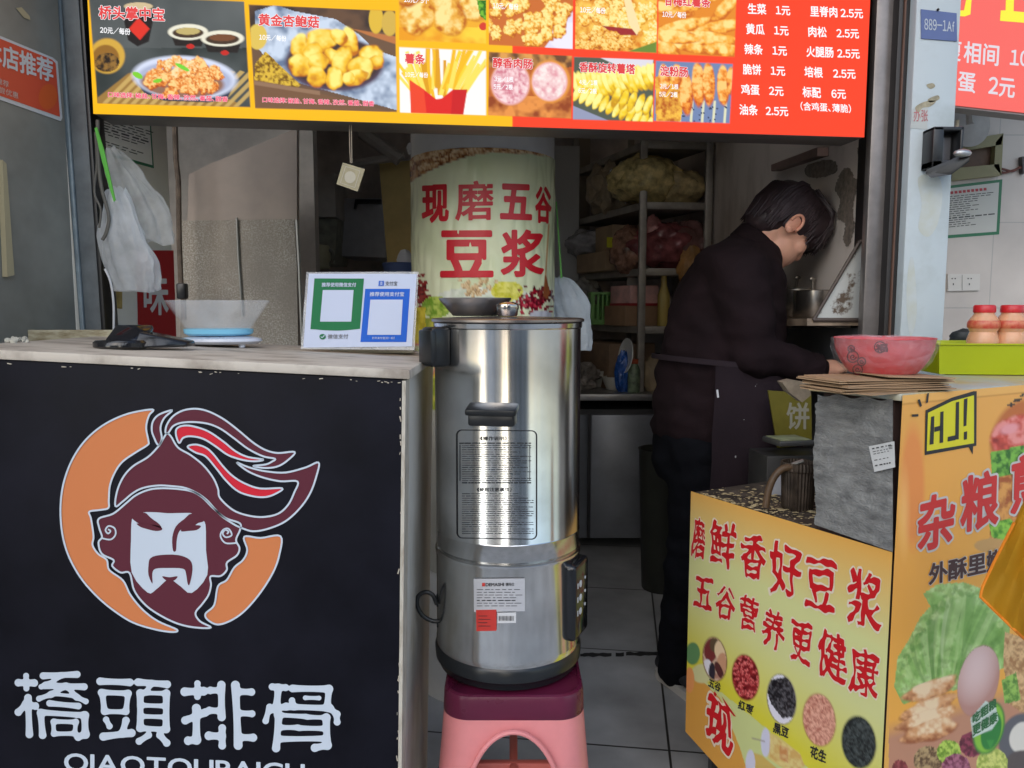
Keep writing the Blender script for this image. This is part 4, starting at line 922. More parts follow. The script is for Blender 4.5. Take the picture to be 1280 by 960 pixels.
# bags, strap and cables hanging at the left post
def bag(name, label, ctr_pts, widths, depth, m, seed, Y, group=None):
    """gathered plastic bag: flattened wrinkled tube along ctr_pts (px)"""
    rings = []; N = 110; pts = smooth_path(ctr_pts, 14, False); ws = np.interp(np.linspace(0, 1, len(pts)), np.linspace(0, 1, len(widths)), widths)
    for i, (u, v) in enumerate(pts):
        c = P(u, v, Y); w = ws[i]/960*Y/2; f = i/(len(pts)-1); q = []
        for k in range(N):
            a = 2*math.pi*k/N
            wr = 1+.09*math.sin(a*5+seed+f*2)+.07*math.sin(a*9+seed*2-f*3)+.16*mnoise.noise(Vector((math.cos(a)*2, math.sin(a)*2+seed, f*4)))+.10*abs(mnoise.noise(Vector((math.cos(a)*5+f*3, math.sin(a)*5+seed, f*9))))
            q.append(Vector((c.x+math.cos(a)*w*wr, c.y+math.sin(a)*max(.01, w*depth)*wr, c.z+.012*mnoise.noise(Vector((a, f*5, seed))))))
        rings.append(q)
    b = MB(); b.loft(rings, cap=False); return one(name, b, m, label, 'plastic bag', group, smooth=70)
Mbag = clearfilm('milky_bag', (.95, .96, .94, 1), .42, .10, .55, .25); Mbag2 = clearfilm('milky_bag_inner', (.95, .97, .98, 1), .58, .10, .55, .25)
bag('plastic_bag', 'long milky plastic bag hanging behind the green strap', [(140, 186), (154, 215), (172, 250), (186, 285), (190, 303)], [12, 40, 56, 54, 52], .4, Mbag, 1, 1.84)
bag('plastic_bag', 'bunch of whiter plastic bags hanging lower beside the post', [(146, 236), (148, 258), (152, 290), (164, 330), (172, 364)], [22, 34, 52, 60, 50], .4, Mbag2, 4, 1.79)
b = MB(); b.slab([P(*p, 1.755) for p in [(118, 160), (121, 159), (130, 188), (144, 250), (142, 252), (137, 236), (127, 200)]], (0, 1, 0), .003)
one('plastic_strap', b, mat('bright_green_plastic', (.12, .50, .06), .4), 'bright green plastic strap hanging by the left post', 'strap')
b = MB(); b.tube([P(u, v, 1.765) for u, v in smooth_path([(122, 150), (123, 200), (127, 235), (136, 270), (133, 290), (128, 300)], 5, False)], .004, 8); one('cable', b, mat('grey_cable', (.13, .12, .10), .6), 'thick grey cable hanging beside the door post', 'cable')
b = MB(); b.tube([P(u, v, 1.765) for u, v in smooth_path([(119, 165), (121, 205), (118, 240), (126, 262), (124, 285)], 5, False)], .0025, 8); one('cable', b, mat('grey_cable', (.13, .12, .10), .6), 'thinner twisted cable hanging closest to the door post', 'cable')
b = MB(); b.tube([P(u, v, 1.72) for u, v in smooth_path([(131, 336), (138, 352), (142, 380), (142, 420)], 5, False)], .0025, 8); one('cable', b, mat('white_cable', (.62, .62, .62), .5), 'white charging cable running down to the counter', 'cable')
# prints on the white stub wall
def sheet(surf, pts, off): 
    g = Geo(); g.shape(surf, pts, off); return g
t = Thing('wall_certificate', 'green bordered certificate on the white wall under the menu board', 'certificate', stubpl.pt(160, 205))
t.part('green_border', sheet(stubpl, [(116, 130), (187, 130), (192.5, 210.5), (118, 190)], .0006).mesh('green_border'), mat('cert_green', (.02, .16, .07), .4))
t.part('paper', sheet(stubpl, [(116, 128), (185.5, 130), (190.5, 206.5), (118, 186)], .0012).mesh('paper'), mat('cert_paper', (.85, .84, .79), .4))
g = Geo(); rr = random.Random(3)
for i in range(9):
    y0 = 146+i*3.4+(i > 6)*6; x = 128
    while x < (184 if i < 5 else 172):
        w = rr.uniform(3, 11); g.line(stubpl, [(x, y0+(x-128)*.31), (x+w, y0+(x+w-128)*.31)], 1.1 if i != 4 else 1.8, .0018); x += w+rr.uniform(1.5, 4)
t.part('text_line', g.mesh('text_line'), mat('print_dark', (.06, .06, .06), .6))
t = Thing('wall_sign', 'red sign with one white character on the white wall', 'sign', stubpl.pt(195, 415))
t.part('plate', sheet(stubpl, [(170, 313), (217, 313), (222, 470), (174, 470)], .0006).mesh('plate'), mat('sign_red', (.36, .012, .016), .45))
g = Geo(); g.text(stubpl, '味', (180, 394), (211, 394), (-1, -55), .0012, .02); t.part('lettering', g.mesh('lettering'), mat('sign_white', (.6, .58, .56), .5))
b = MB(); q = [stubpl.pt(*p) for p in [(129, 357), (151, 362), (151, 386), (130, 383)]]; b.slab(q, stubpl.n, .004); one('paper_notice', b, mat('kraft_print', (.42, .30, .10), .6, var=.3, scale=50), 'small brown and yellow notice behind the bags', 'notice')
# poster on the metal door
t = Thing('door_poster', 'red recommendation poster with a white edge on the metal door', 'poster', doorpl.pt(40, 110))
t.part('white_edge', sheet(doorpl, [(-50, 24), (66, 72), (72, 77), (78, 147), (76, 151.5), (-50, 107)], .001).mesh('white_edge'), mat('poster_white', (.62, .62, .62), .4))
t.part('red_field', sheet(doorpl, [(-50, 28), (65, 74.5), (69.5, 79), (75, 146), (-50, 102)], .0018).mesh('red_field'), mat('poster_red', tuple(s2l((214, 84, 58))), .4))
g = Geo(); g.text(doorpl, '本店推荐', (-18, 77), (67, 104), (-1, -29), .0026, .025); t.part('lettering', g.mesh('lettering'), MC['poster_white'])
g = Geo(); g.text(doorpl, '为您推荐', (-20, 98), (11, 110), (0, -8), .0026, .01); t.part('lettering', g.mesh('lettering'), mat('poster_pink', (.62, .42, .36), .4)); g = Geo(); g.text(doorpl, '美味 尝优惠', (-20, 109), (23, 124), (0, -8), .0026, .01); t.part('lettering', g.mesh('lettering'), mat('poster_pink', (.62, .42, .36), .4))
g = Geo(); g.shape(doorpl, oval(60, 121, 11.5, 16, .1), .0026); t.part('orange_fruit', g.mesh('orange_fruit'), mat('poster_orange', tuple(s2l((216, 96, 46))), .4))
# ================================================================== soy milk boiler on the stool, column with poster
BX, BY = P(635, 600, 1.45).x, 1.45
BR_ = .1372
bc = Cyl(BX, BY, BR_)
def steel(name, base, r0, anis=0.0, bands=True):
    m = bpy.data.materials.new(name); m.use_nodes = True; n = m.node_tree.nodes; l = m.node_tree.links; b = n['Principled BSDF']
    b.inputs['Metallic'].default_value = 1.0; b.inputs['Base Color'].default_value = base+(1,); b.inputs['Roughness'].default_value = r0
    tc = n.new('ShaderNodeTexCoord'); mp = n.new('ShaderNodeMapping'); mp.inputs['Scale'].default_value = (60, 60, 1.5); l.new(tc.outputs['Object'], mp.inputs[0])
    t = n.new('ShaderNodeTexNoise'); t.inputs['Scale'].default_value = 1.0; t.inputs['Detail'].default_value = 5; l.new(mp.outputs[0], t.inputs[0])
    mr = n.new('ShaderNodeMapRange'); mr.inputs[3].default_value = max(.02, r0-.07); mr.inputs[4].default_value = r0+.10; l.new(t.outputs[0], mr.inputs[0]); l.new(mr.outputs[0], b.inputs['Roughness'])
    t2 = n.new('ShaderNodeTexNoise'); t2.inputs['Scale'].default_value = 9; t2.inputs['Detail'].default_value = 6; l.new(tc.outputs['Object'], t2.inputs[0])
    rp = n.new('ShaderNodeValToRGB'); rp.color_ramp.elements[0].position = .3; rp.color_ramp.elements[1].position = .6
    rp.color_ramp.elements[0].color = tuple(x*.72 for x in base)+(1,); rp.color_ramp.elements[1].color = base+(1,)
    l.new(t2.outputs[0], rp.inputs[0]); l.new(rp.outputs[0], b.inputs['Base Color'])
    bp = n.new('ShaderNodeBump'); bp.inputs['Strength'].default_value = .12; bp.inputs['Distance'].default_value = .0008; l.new(t.outputs[0], bp.inputs['Height']); l.new(bp.outputs[0], b.inputs['Normal'])
    return m
Mst = steel('boiler_steel', (.67, .665, .655), .16); Mst2 = steel('boiler_steel_lightened', (.80, .80, .79), .15)  # lower housing steel lightened to stand in for bright pavement reflections
fz = lambda v: P(635, v, BY-BR_).z
zt0 = P(635, 402, BY).z; zs = fz(707); zlo = fz(838); zb0 = fz(866)
t = Thing('soy_milk_boiler', 'tall stainless steel soy milk boiler standing on the pink stool', 'boiler', (BX, BY, zb0))
b = MB(); b.lathe([(BR_-.004, zs+.0), (BR_, zs+.004), (BR_, fz(684)), (BR_+.0008, fz(683)), (BR_, fz(682)), (BR_, zt0-.012), (BR_+.002, zt0-.010), (BR_+.0025, zt0-.002), (BR_-.003, zt0)], (BX, BY, 0), 96); t.part('tank', b, Mst)
b = MB(); b.lathe([(BR_+.001, zlo), (BR_+.002, zlo+.004), (BR_+.002, zlo+.014), (BR_+.0012, zlo+.018), (BR_+.0012, zs-.012), (BR_+.003, zs-.008), (BR_+.003, zs-.003), (BR_-.003, zs)], (BX, BY, 0), 96); t.part('lower_housing', b, Mst2)
b = MB(); b.lathe([(BR_-.008, zb0), (BR_-.004, zb0+.002), (BR_-.001, zb0+.014), (BR_+.004, zb0+.018), (BR_+.005, zlo-.004), (BR_+.001, zlo+.002)], (BX, BY, 0), 96); t.part('base_ring', b, mat('black_rubber_gloss', (.012, .014, .016), .28))
b = MB(); lr = BR_+.006; b.lathe([(lr-.004, zt0-.001), (lr, zt0+.001), (lr, zt0+.005), (lr-.004, zt0+.007), (lr*.8, zt0+.008), (.001, zt0+.011)], (BX, BY, 0), 96); lid = t.part('lid', b, mat('lid_steel', (.33, .29, .27), .28, .9, var=.2))
kx = P(634, 385, 1.40); b = MB(); kz = P(634, 391, 1.40).z
b.lathe([(.016, kz-.006), (.018, kz-.004), (.019, kz+.004), (.0205, kz+.010), (.0195, kz+.015), (.014, kz+.019), (.001, kz+.020)], (kx.x, 1.40, 0), 32, sx=1.05)
t.part('knob', b, mat('knob_steel', (.5, .46, .43), .15, 1.0), parent=lid); lid.children[0].location = (0, 0, 0)
Mbk = mat('black_handle_plastic', (.012, .013, .014), .3, var=.2, scale=20, bump=.03)
def radial(u, v, out=0.0): p = Vector(bc.hit(np.array(float(u)), np.array(float(v)), out)); a = math.atan2(p.y-BY, p.x-BX); return p, a
# ear handle at the left front
p, a = radial(556, 433); b = MB(); d = Vector((math.cos(a), math.sin(a), 0)); c = p+d*.018
b.box(c, (.040, .040, .070), a, .007); b.box(p+d*.03+Vector((-.004, 0, 0)), (.014, .046, .060), a, .004); t.part('handle', b, Mbk)
# front lever
p, a = radial(618, 517); d = Vector((math.cos(a), math.sin(a), 0)); b = MB()
b.box(p+d*.016+Vector((0, 0, -.007)), (.034, .080, .022), a, .004); b.box(p+d*.020+Vector((0, 0, .010)), (.042, .088, .012), a, .004, 0, R(12)); t.part('front_lever', b, Mbk)
# sight pipe on the left
p = P(549, 600, 1.42); b = MB(); b.tube([(p.x, p.y, P(549, 457, 1.42).z), (p.x, p.y, P(549, 745, 1.42).z)], .0062, 16); t.part('level_pipe', b, mat('pipe_steel', (.6, .58, .56), .22, 1.0))
b = MB(); b.lathe([(.007, 0), (.008, .002), (.008, .022), (.0068, .026)], (p.x, p.y, P(549, 758, 1.42).z), 16); b.lathe([(.0075, 0), (.0075, .010)], (p.x, p.y, P(549, 783, 1.42).z), 16); t.part('pipe_fitting', b, Mbk)
b = MB(); cb_ = [P(u, v, 1.41) for u, v in smooth_path([(551, 776), (540, 776), (528, 769), (521.5, 756), (523, 745), (532, 740), (541, 744), (546, 755)], 6, False)]; b.tube(cb_, .0042, 10); t.part('hose_loop', b, Mbk)
# control panel at the right
ang = R(-24); z0, z1 = P(720, 797, 1.38).z, P(720, 702, 1.38).z
b = MB(); c = Vector((BX+math.cos(ang)*(BR_+.002), BY+math.sin(ang)*(BR_+.002), (z0+z1)/2)); b.box(c, (.026, .078, z1-z0), ang, .009, seg=3); cp = t.part('control_panel', b, mat('panel_gloss_black', (.01, .011, .013), .12))
b = MB(); b.box(c-Vector((math.cos(ang), math.sin(ang), 0))*.0115, (.006, .084, z1-z0+.006), ang, .0028); t.part('panel_bezel', b, mat('bezel_silver', (.6, .6, .6), .25, .9))
fp = Plane(c+Vector((math.cos(ang), math.sin(ang), 0))*.0135, (math.cos(ang), math.sin(ang), 0))
b = MB(); tan = Vector((-math.sin(ang), math.cos(ang), 0)); nn = Vector((math.cos(ang), math.sin(ang), 0))
for i, zz in enumerate((.032, .006, -.02)):
    b.lathe([(.0065, 0), (.0065, .001), (.001, .0012)], c+nn*.0132+tan*-.012+Vector((0, 0, zz)), 20, axis=nn)
    b.lathe([(.003, 0), (.003, .001), (.001, .0012)], c+nn*.0132+tan*.014+Vector((0, 0, zz+.004)), 14, axis=nn)
    b.box(c+nn*.0134+tan*-.026+Vector((0, 0, zz)), (.0006, .004, .010), ang)
t.part('button', b, mat('button_white', (.6, .63, .65), .4), parent=cp)
# stickers
def cquad(name, pts, m, off=.0008, lab=None):
    g = Geo(); n = 8; (a, b_, c_, d_) = [np.array(q, float) for q in pts]; V = []; 
    for j in range(2):
        for i in range(n+1):
            k = i/n; top = a+(b_-a)*k; bot = d_+(c_-d_)*k; V.append(top if j == 0 else bot)
    V = np.array(V); g.add((bc.hit(V[:, 0], V[:, 1], off), [(i, i+1, n+2+i, n+1+i) for i in range(n)])); return t.part(name, g.mesh(name), m, label=lab)
Mlab = mat('silver_label', (.50, .50, .52), .4, .1); Mlr = mat('label_red', (.52, .035, .025), .45); 
cquad('rating_label', [(592, 723.5), (656, 723), (656, 764), (592.5, 765)], Mlab, .0030); cquad('red_label', [(595, 762.5), (620.5, 762), (620.5, 788.5), (595.5, 789)], Mlr, .0036); cquad('barcode_label', [(622, 766), (645, 765.5), (645, 778.5), (622, 779)], mat('label_white', (.62, .62, .62), .45), .0034); 
g = Geo(); g.text(bc, 'DEMASHI', (607, 733), (630, 732.6), (0, -4.2), .0038, .03); g.text(bc, '德玛仕', (632, 732.6), (643, 732.4), (0, -4.2), .0038, .02)
rr = random.Random(6)
for i in range(7):
    y = 737+i*3.4; x = 596
    while x < 646:
        w = rr.uniform(3, 9); g.line(bc, [(x, y), (x+w, y-.05)], .7 if i != 4 else 1.2, .0038); x += w+rr.uniform(1, 3)
for i in range(12): g.line(bc, [(624+i*1.6, 770), (624+i*1.6, 776)], .6+.5*(i % 3 == 0), .0042)
for i in range(4): g.line(bc, [(598, 770+i*4.2), (609+i % 2*4, 770+i*4.2)], .8, .0044)
t.part('lettering', g.mesh('lettering'), Mtk)
g = Geo(); g.shape(bc, [(602.5, 728.6), (606.3, 728.6), (606.3, 733), (602.5, 733)], .0038); t.part('red_mark', g.mesh('red_mark'), Mlr)
g = Geo(); fr = []
for (cx, cy, a0) in ((577, 544, 180), (664.5, 545, 270), (664.5, 667.5, 0), (577.5, 666, 90)):
    for k in range(7): a = R(a0+k*15); fr.append((cx+6.5*math.cos(a), cy+6.5*math.sin(a)))
fr2 = []
for i in range(len(fr)):
    p0, p1 = np.array(fr[i]), np.array(fr[(i+1) % len(fr)]); m = max(1, int(np.linalg.norm(p1-p0)//5))
    for k in range(m): fr2.append(p0+(p1-p0)*k/m)
g.line(bc, fr2, 1.3, .001, True)
g.text(bc, '《操作说明》', (600, 550.5), (634, 550.5), (0, -5), .001, .02); g.text(bc, '《使用注意事项》', (596, 614.5), (640, 614.5), (0, -5), .001, .02)
rr = random.Random(8)
for i in range(42):
    y = 554+i*2.75
    if 606 < y < 617: continue
    x = 574 if i in (0, 19) else 577.5; end = rr.choice([664, 664, 660, 650, 640]) if y < 605 else rr.choice([667, 667, 660, 648])
    while x < end:
        w = rr.uniform(2, 11); w = min(w, end-x); q = [(x+w*k/2, y) for k in range(3)]; g.line(bc, q, 1.5 if i in (0, 18) else rr.uniform(.6, 1.0), .001); x += w+rr.uniform(.6, 2.2)
for x in (574.5, 662.5): g.line(bc, [(x, 556+k*5) for k in range(10)], .6, .001)
t.part('instruction_print', g.mesh('instruction_print'), Mtk)
# bowl on the lid
bw = P(594, 392, 1.47); t = Thing('steel_bowl', 'shallow grey steel bowl on the boiler lid', 'bowl', (bw.x, 1.47, zt0+.010))
s = 1.47/960; b = MB(); zz = zt0+.0105; r1 = 45*s
b.lathe([(26*s, zz), (28*s, zz+.001), (38*s, zz+12*s), (r1, zz+20.5*s), (r1, zz+22.2*s), (r1-.002, zz+22*s), (36*s, zz+12*s), (26*s, zz+.003), (.001, zz+.002)], (bw.x, 1.47, 0), 56); t.part('bowl', b, mat('bowl_steel', (.30, .29, .28), .3, .85, var=.3, scale=10))
# ---- stool
SX, SY = P(642, 850, 1.42).x, 1.43; hz = zb0-.0015
t = Thing('plastic_stool', 'pink plastic stool with a maroon seat under the boiler', 'stool', (SX, SY, 0))
def rsq(w, r, z, n=12, sub=10):
    out = []; h = w/2-r
    for i, (sx_, sy_) in enumerate(((1, -1), (1, 1), (-1, 1), (-1, -1))):
        for k in range(n+1):
            a = R(-90+i*90+90*k/n); out.append((SX+sx_*h+r*math.cos(a), SY+sy_*h+r*math.sin(a), z))
        nxt = ((1, 1), (-1, 1), (-1, -1), (1, -1))[i]
        a = R(i*90); p0 = np.array([SX+sx_*h+r*math.cos(a), SY+sy_*h+r*math.sin(a)]); p1 = np.array([SX+nxt[0]*h+r*math.cos(a), SY+nxt[1]*h+r*math.sin(a)])
        for k in range(1, 2*sub): q = p0+(p1-p0)*k/(2*sub); out.append((q[0], q[1], z))
    return out
wt = 190/960*1.29
b = MB(); b.loft([rsq(wt*.90, .045, hz-.012), rsq(wt*.93, .05, hz-.003), rsq(wt*.95, .05, hz), rsq(wt*.985, .05, hz-.002), rsq(wt, .05, hz-.008), rsq(wt*1.012, .05, hz-.042), rsq(wt*1.0, .048, hz-.046)][1:], cap=True); t.part('seat', b, mat('maroon_plastic', (.105, .010, .035), .28, var=.15, bump=.02))
b = MB(); NZ = 22; top = hz-.044; prof = [(wt*1.008+(.30-.225)*((1-k)**1.05)*1.15, .05+.02*(1-k)) for k in np.linspace(1, 0, NZ)]
base = rsq(1.0, .2, 0); ringN = len(rsq(wt, .05, 0)); cols = [[] for _ in range(ringN)]
arch_z, arch_w = P(640, 926, 1.27).z, .082
grid = []
for i in range(NZ):
    k = i/(NZ-1); w, r = prof[i]; grid.append(rsq(w, r, 0))
for j in range(ringN):
    # how low this column of the wall reaches: arch openings on the four sides
    x, y = grid[0][j][0]-SX, grid[0][j][1]-SY; s_ = min(abs(x), abs(y)); edge = max(abs(x), abs(y)) > wt*.49
    low = 0.0
    if edge and s_ < arch_w: low = arch_z*(.66+.34*math.sqrt(max(0, 1-(s_/arch_w)**2)))
    for i in range(NZ):
        z = top+(low-top)*i/(NZ-1); k = z/top
        f = (1-k)*(NZ-1); i0 = min(int(f), NZ-2); fr_ = f-i0
        a, c = np.array(grid[i0][j]), np.array(grid[i0+1][j]); q = a+(c-a)*fr_; cols[j].append(b.bm.verts.new((q[0], q[1], z)))
for j in range(ringN):
    for i in range(NZ-1): b.bm.faces.new([cols[j][i], cols[(j+1) % ringN][i], cols[(j+1) % ringN][i+1], cols[j][i+1]])
bmesh.ops.recalc_face_normals(b.bm, faces=b.bm.faces); bmesh.ops.solidify(b.bm, geom=list(b.bm.faces), thickness=.004)
Mpk_ = mat('pink_plastic', (.72, .25, .25), .36, var=.07, scale=14, bump=.03, bscale=20, sss=.05)
t.part('leg_shell', b, Mpk_, smooth=50)
b = MB(); yq = SY-(wt*.5+.008); ap = [(SX+(arch_w+.006)*math.sin(a), yq-.010+.004*math.cos(a), arch_z*.66+(arch_z*.345+.003)*math.cos(a)) for a in np.linspace(-1.5, 1.5, 30)]
b.tube(ap, .0045, 8); t.part('arch_rim', b, Mpk_)
b = MB(); b.box((SX, SY-.02, P(640, 955, 1.40).z-.02), (.26, .016, .04), 0, .004); b.box((SX, SY+.0, P(640, 955, 1.40).z-.02), (.016, .26, .038), 0, .004); t.part('cross_brace', b, mat('pink_plastic_brace', (.60, .15, .12), .4))

# ---- column with the poster
KY = 2.42; KR = .228; KX = P(604, 300, KY).x
kc = Cyl(KX, KY, KR)
KR = (692-515)/2/960*KY*.985; kc = Cyl(KX, KY, KR)
t = Thing('round_column', 'round off-white column carrying the soy milk poster', 'column', (KX, KY, 0))
b = MB(); b.lathe([(KR, 0.0), (KR, 2.6)], (KX, KY, 0), 64); t.part('shaft', b, mat('column_paint', (.66, .645, .61), .7, var=.12, scale=4, bump=.05))
na, nz = 200, 240; rP = KR+.0015
th = np.linspace(R(184), R(356), na)[None, :]; z1 = P(604, 184.5, KY-KR).z-.02; z0 = P(604, 470, KY-KR).z
zz = np.linspace(z1+.02, z0-.6, nz)[:, None]
wr = .0016*np.sin(th*23+zz*9)*np.sin(zz*14+th*3)+.0012*np.sin(zz*31-th*11)
rr_ = rP+np.abs(wr)
vv = np.stack([KX+rr_*np.cos(th), KY+rr_*np.sin(th), zz+0*th], -1).reshape(-1, 3)
p = Print(vv, na, nz); p.fill((222, 228, 186))
p.tex(np.ones(len(p.u)), (212, 220, 176), (230, 234, 196), 60, 2)
# cookies along the top edge
def arcy(x0, y0, x1, y1, x2, y2, n=14): return [((1-k)**2*x0+2*k*(1-k)*x1+k*k*x2, (1-k)**2*y0+2*k*(1-k)*y1+k*k*y2) for k in np.linspace(0, 1, n)]
top_ = [(505, 150), (700, 150)]+arcy(696, 197, 640, 188, 600, 192)+arcy(600, 192, 545, 204, 510, 230)
p.clip(top_); p.tex(np.ones(len(p.u)), (120, 70, 36), (196, 146, 92), 5, 5)
for i in range(70):
    u = rn.uniform(510, 700); y = 190+max(0, (590-u))*.34*rn.random()+rn.uniform(-6, 6); p.food(u, y, rn.uniform(5, 8), rn.uniform(3, 5), rn.uniform(-.5, .2), 900+i, (140, 70, 40), (214, 166, 112), (240, 214, 170), rough=.1)
p.clip()
# grains along the foot
p.tex(p.w > 398, (150, 160, 60), (206, 200, 90), 7, 31)
p.tex(((p.u-606)/60)**2+((p.w-372)/14)**2 < 1, (206, 214, 190), (228, 232, 214), 6, 7)
for i in range(40): p.food(599+rn.gauss(0, 13), 360+rn.gauss(0, 5), 3.2, 2.4, rn.random()*3, 930+i, (150, 110, 70), (206, 170, 120), (230, 206, 160), rough=.1)
p.tex(((p.u-634)/20)**2+((p.w-364)/13)**2 < 1, (206, 200, 40), (238, 230, 110), 4, 33)
for i in range(60): p.ell(526+rn.gauss(0, 4), 366+rn.gauss(0, 9), 3, 2, rn.choice([(120, 30, 30), (150, 46, 42), (90, 22, 24)]))
for i in range(120): p.ell(668+rn.gauss(0, 9), 378+rn.gauss(0, 7)-(rn.random() < .3)*6, 2.4, 1.7, rn.choice([(170, 24, 46), (206, 60, 80), (130, 16, 36), (110, 20, 36)]))
for i in range(60): p.ell(680+rn.gauss(0, 5), 366+rn.gauss(0, 5), 2.2, 1.6, rn.choice([(110, 30, 36), (90, 22, 30), (140, 50, 52)]))
p.tex(((p.u-545)/18)**2+((p.w-384)/14)**2 < 1, (120, 160, 50), (196, 212, 100), 4, 35); p.tex((p.u < 532) & (p.w > 384) & (p.w < 520), (196, 176, 40), (226, 206, 70), 6, 36)
p.poly([(681, 344), (683, 344), (687, 366), (684, 374), (679, 370)], (160, 90, 50)); p.poly([(685, 280), (687, 280), (683, 345), (681, 345)], (196, 150, 100))
p.ell(676, 394, 14, 6, (206, 206, 214))
p.put((p.w > 430) & (p.w < 470), s2l((226, 206, 50))); p.ell(520, 455, 26, 26, (206, 120, 110)); p.ell(520, 455, 23, 23, (196, 206, 160)); p.put(p.w > 512, s2l((176, 172, 160)))
t2 = Thing('column_poster', 'pale green fresh soy milk poster wrapped round the column', 'poster', (KX, KY-KR, z0-.6))
t2.part('sheet', p.mesh('sheet'), printed('laminated_print', .22, 0, .5, bump=.35), smooth=None)
for me in [o for o in t2.o.children]: 
    for f in me.data.polygons: f.use_smooth = True
Mred = mat('poster_letter_red', tuple(s2l((206, 30, 44))), .35)
g = Geo()
for ch, x0, x1, y0, y1 in (('现', 527, 561, 279, 231), ('磨', 569, 617, 276, 226.5), ('五', 625, 665, 274, 229), ('谷', 669, 689.5, 278.5, 232)): g.text(kc, ch, (x0, y0), (x1, y0-(1 if x1 < 640 else -1.5)), (0, y1-y0), .0042, .018 if ch == '磨' else .036)
for ch, x0, x1, y0, y1 in (('豆', 550, 617, 347, 288), ('浆', 626, 680, 346.5, 287)): g.text(kc, ch, (x0, y0), (x1, y0-.3), (0, y1-y0), .0042, .03)
t2.part('lettering', g.mesh('lettering'), Mred)
b = MB(); b.ico(P(513, 186, KY-.05), (.012, .01, .016), 2, .6, 2, 3); one('paper_scrap', b, mat('scrap_white', (.5, .48, .45), .7), 'crumpled white paper scrap stuck on the column', 'paper scrap')
# white bag hanging right of the column
bag('plastic_bag', 'pale blue plastic bag hanging between the column and the rack', [(700, 347), (704, 356), (711, 380), (716, 410), (719, 438)], [14, 30, 46, 44, 38], .35, clearfilm('blue_white_bag', (.72, .80, .86, 1), .8, .3, .3, .4), 9, 2.55)
b = MB(); b.slab([P(*p, 2.54) for p in [(694.5, 252), (696, 252), (703.5, 352), (701, 352)]], (0, 1, 0), .003)
one('plastic_strap', b, mat('bright_green_plastic', (.12, .50, .06), .4), 'thin green plastic strap hanging right of the column', 'strap')
# ================================================================== snack cart at the right
N0 = P(1117, 690, 1.3); N0.z = 0
fY = P(865, 612, 1.747); dY = Vector((fY.x-N0.x, fY.y-N0.y, 0)); LY = dY.length; dY.normalize()
dO = Vector((-dY.y, dY.x, 0)); dO = dO if dO.x > 0 else -dO
ypl = Plane(N0, Vector((-dO.x, -dO.y, 0))); opl = Plane(N0, dO.cross(Vector((0, 0, 1))))
zl = P(1117, 690, 1.3).z; zu = 1.2-(493-385)*1.3/960
def K(a, s, z): return N0+dO*a+dY*s+Vector((0, 0, z))     # along the front, along the side, height
t = Thing('snack_cart', 'snack cart with a yellow soy milk side and an orange pancake front', 'snack cart', K(.4, .25, 0))
def kb(a0, a1, s0, s1, z0, z1, bev=.002, mb=None):
    b = mb or MB(); b.hexa([K(a0, s0, z0), K(a1, s0, z0), K(a1, s1, z0), K(a0, s1, z0)], [K(a0, s0, z1), K(a1, s0, z1), K(a1, s1, z1), K(a0, s1, z1)], bev); return b
Mbody = mat('cart_brown_board', (.075, .045, .04), .6, var=.3)
t.part('lower_body', kb(.004, .9, .004, LY-.004, .235, zl-.022), Mbody)
for a, s in ((.05, .05), (.05, LY-.05), (.85, .05), (.85, LY-.05)):
    b = MB(); q = K(a, s, 0); b.lathe([(.03, -.012), (.03, .012)], q+Vector((0, 0, .032)), 20, axis=dY); b.box(q+Vector((0, 0, .14)), (.03, .03, .19)); t.part('caster', b, Mblack)
t.part('work_shelf', kb(.003, .9, .165, LY, zl-.021, zl-.003), mat('crumby_board', (.10, .075, .055), .7, dark=(.03, .022, .017), scale=14, thr=(.4, .62), bump=.5, bscale=50))
t.part('upper_body', kb(.012, .9, .02, .168, zl-.02, zu-.014), Mbody)
b = kb(.0, .95, -.0, .205, zu-.012, zu); t.part('top_board', b, mat('worn_top_print', (.52, .42, .22), .45, dark=(.42, .46, .42), scale=6, thr=(.4, .55)))
# yellow side panel -------------------------------------------------
def pq(u, v): return (u, v)
b4 = [K(-.0035, 0, 0), K(-.0035, LY, 0)]
nx, ny = 210, 270
x = np.linspace(0, 1, nx)[None, :, None]; y = np.linspace(0, 1, ny)[:, None, None]
TLy, TRy = np.array(K(-.003, LY, zl)), np.array(K(-.003, 0.0, zl)); BLy, BRy = np.array(K(-.003, LY, P(863, 914, 1.747).z)), np.array(K(-.003, 0, .05))
vv = (TLy*(1-x)+TRy*x)*(1-y)+(BLy*(1-x)+BRy*x)*y
p = Print(vv.reshape(-1, 3), nx, ny)
hrel = np.repeat(np.linspace(0, 1, ny)[:, None], nx, 1).ravel(); xrel = np.repeat(np.linspace(0, 1, nx)[None, :], ny, 0).ravel()
c0, c1, c2 = s2l((226, 170, 84)), s2l((210, 212, 146)), s2l((214, 206, 62))
k = np.clip(hrel/.24+(xrel-.5)*-.1, 0, 1)[:, None]; k2 = np.clip((hrel-.42)/.25, 0, 1)[:, None]
p.c = (c0*(1-k)+c1*k)*(1-k2)+c2*k2
p.put(p.mask_poly([(850, 836), (876, 848), (905, 868), (960, 912), (1010, 960), (1040, 1000), (850, 1000)]), s2l((200, 208, 140)))
p.put(p.mask_poly([(850, 838), (876, 850), (900, 872), (925, 935), (945, 1000), (850, 1000)]), s2l((214, 156, 70)))
p.ell(866, 817, 9, 14, (96, 140, 90)); p.ell(878, 842, 14, 12, (208, 206, 150)); p.ell(862, 850, 6, 16, (224, 150, 90))
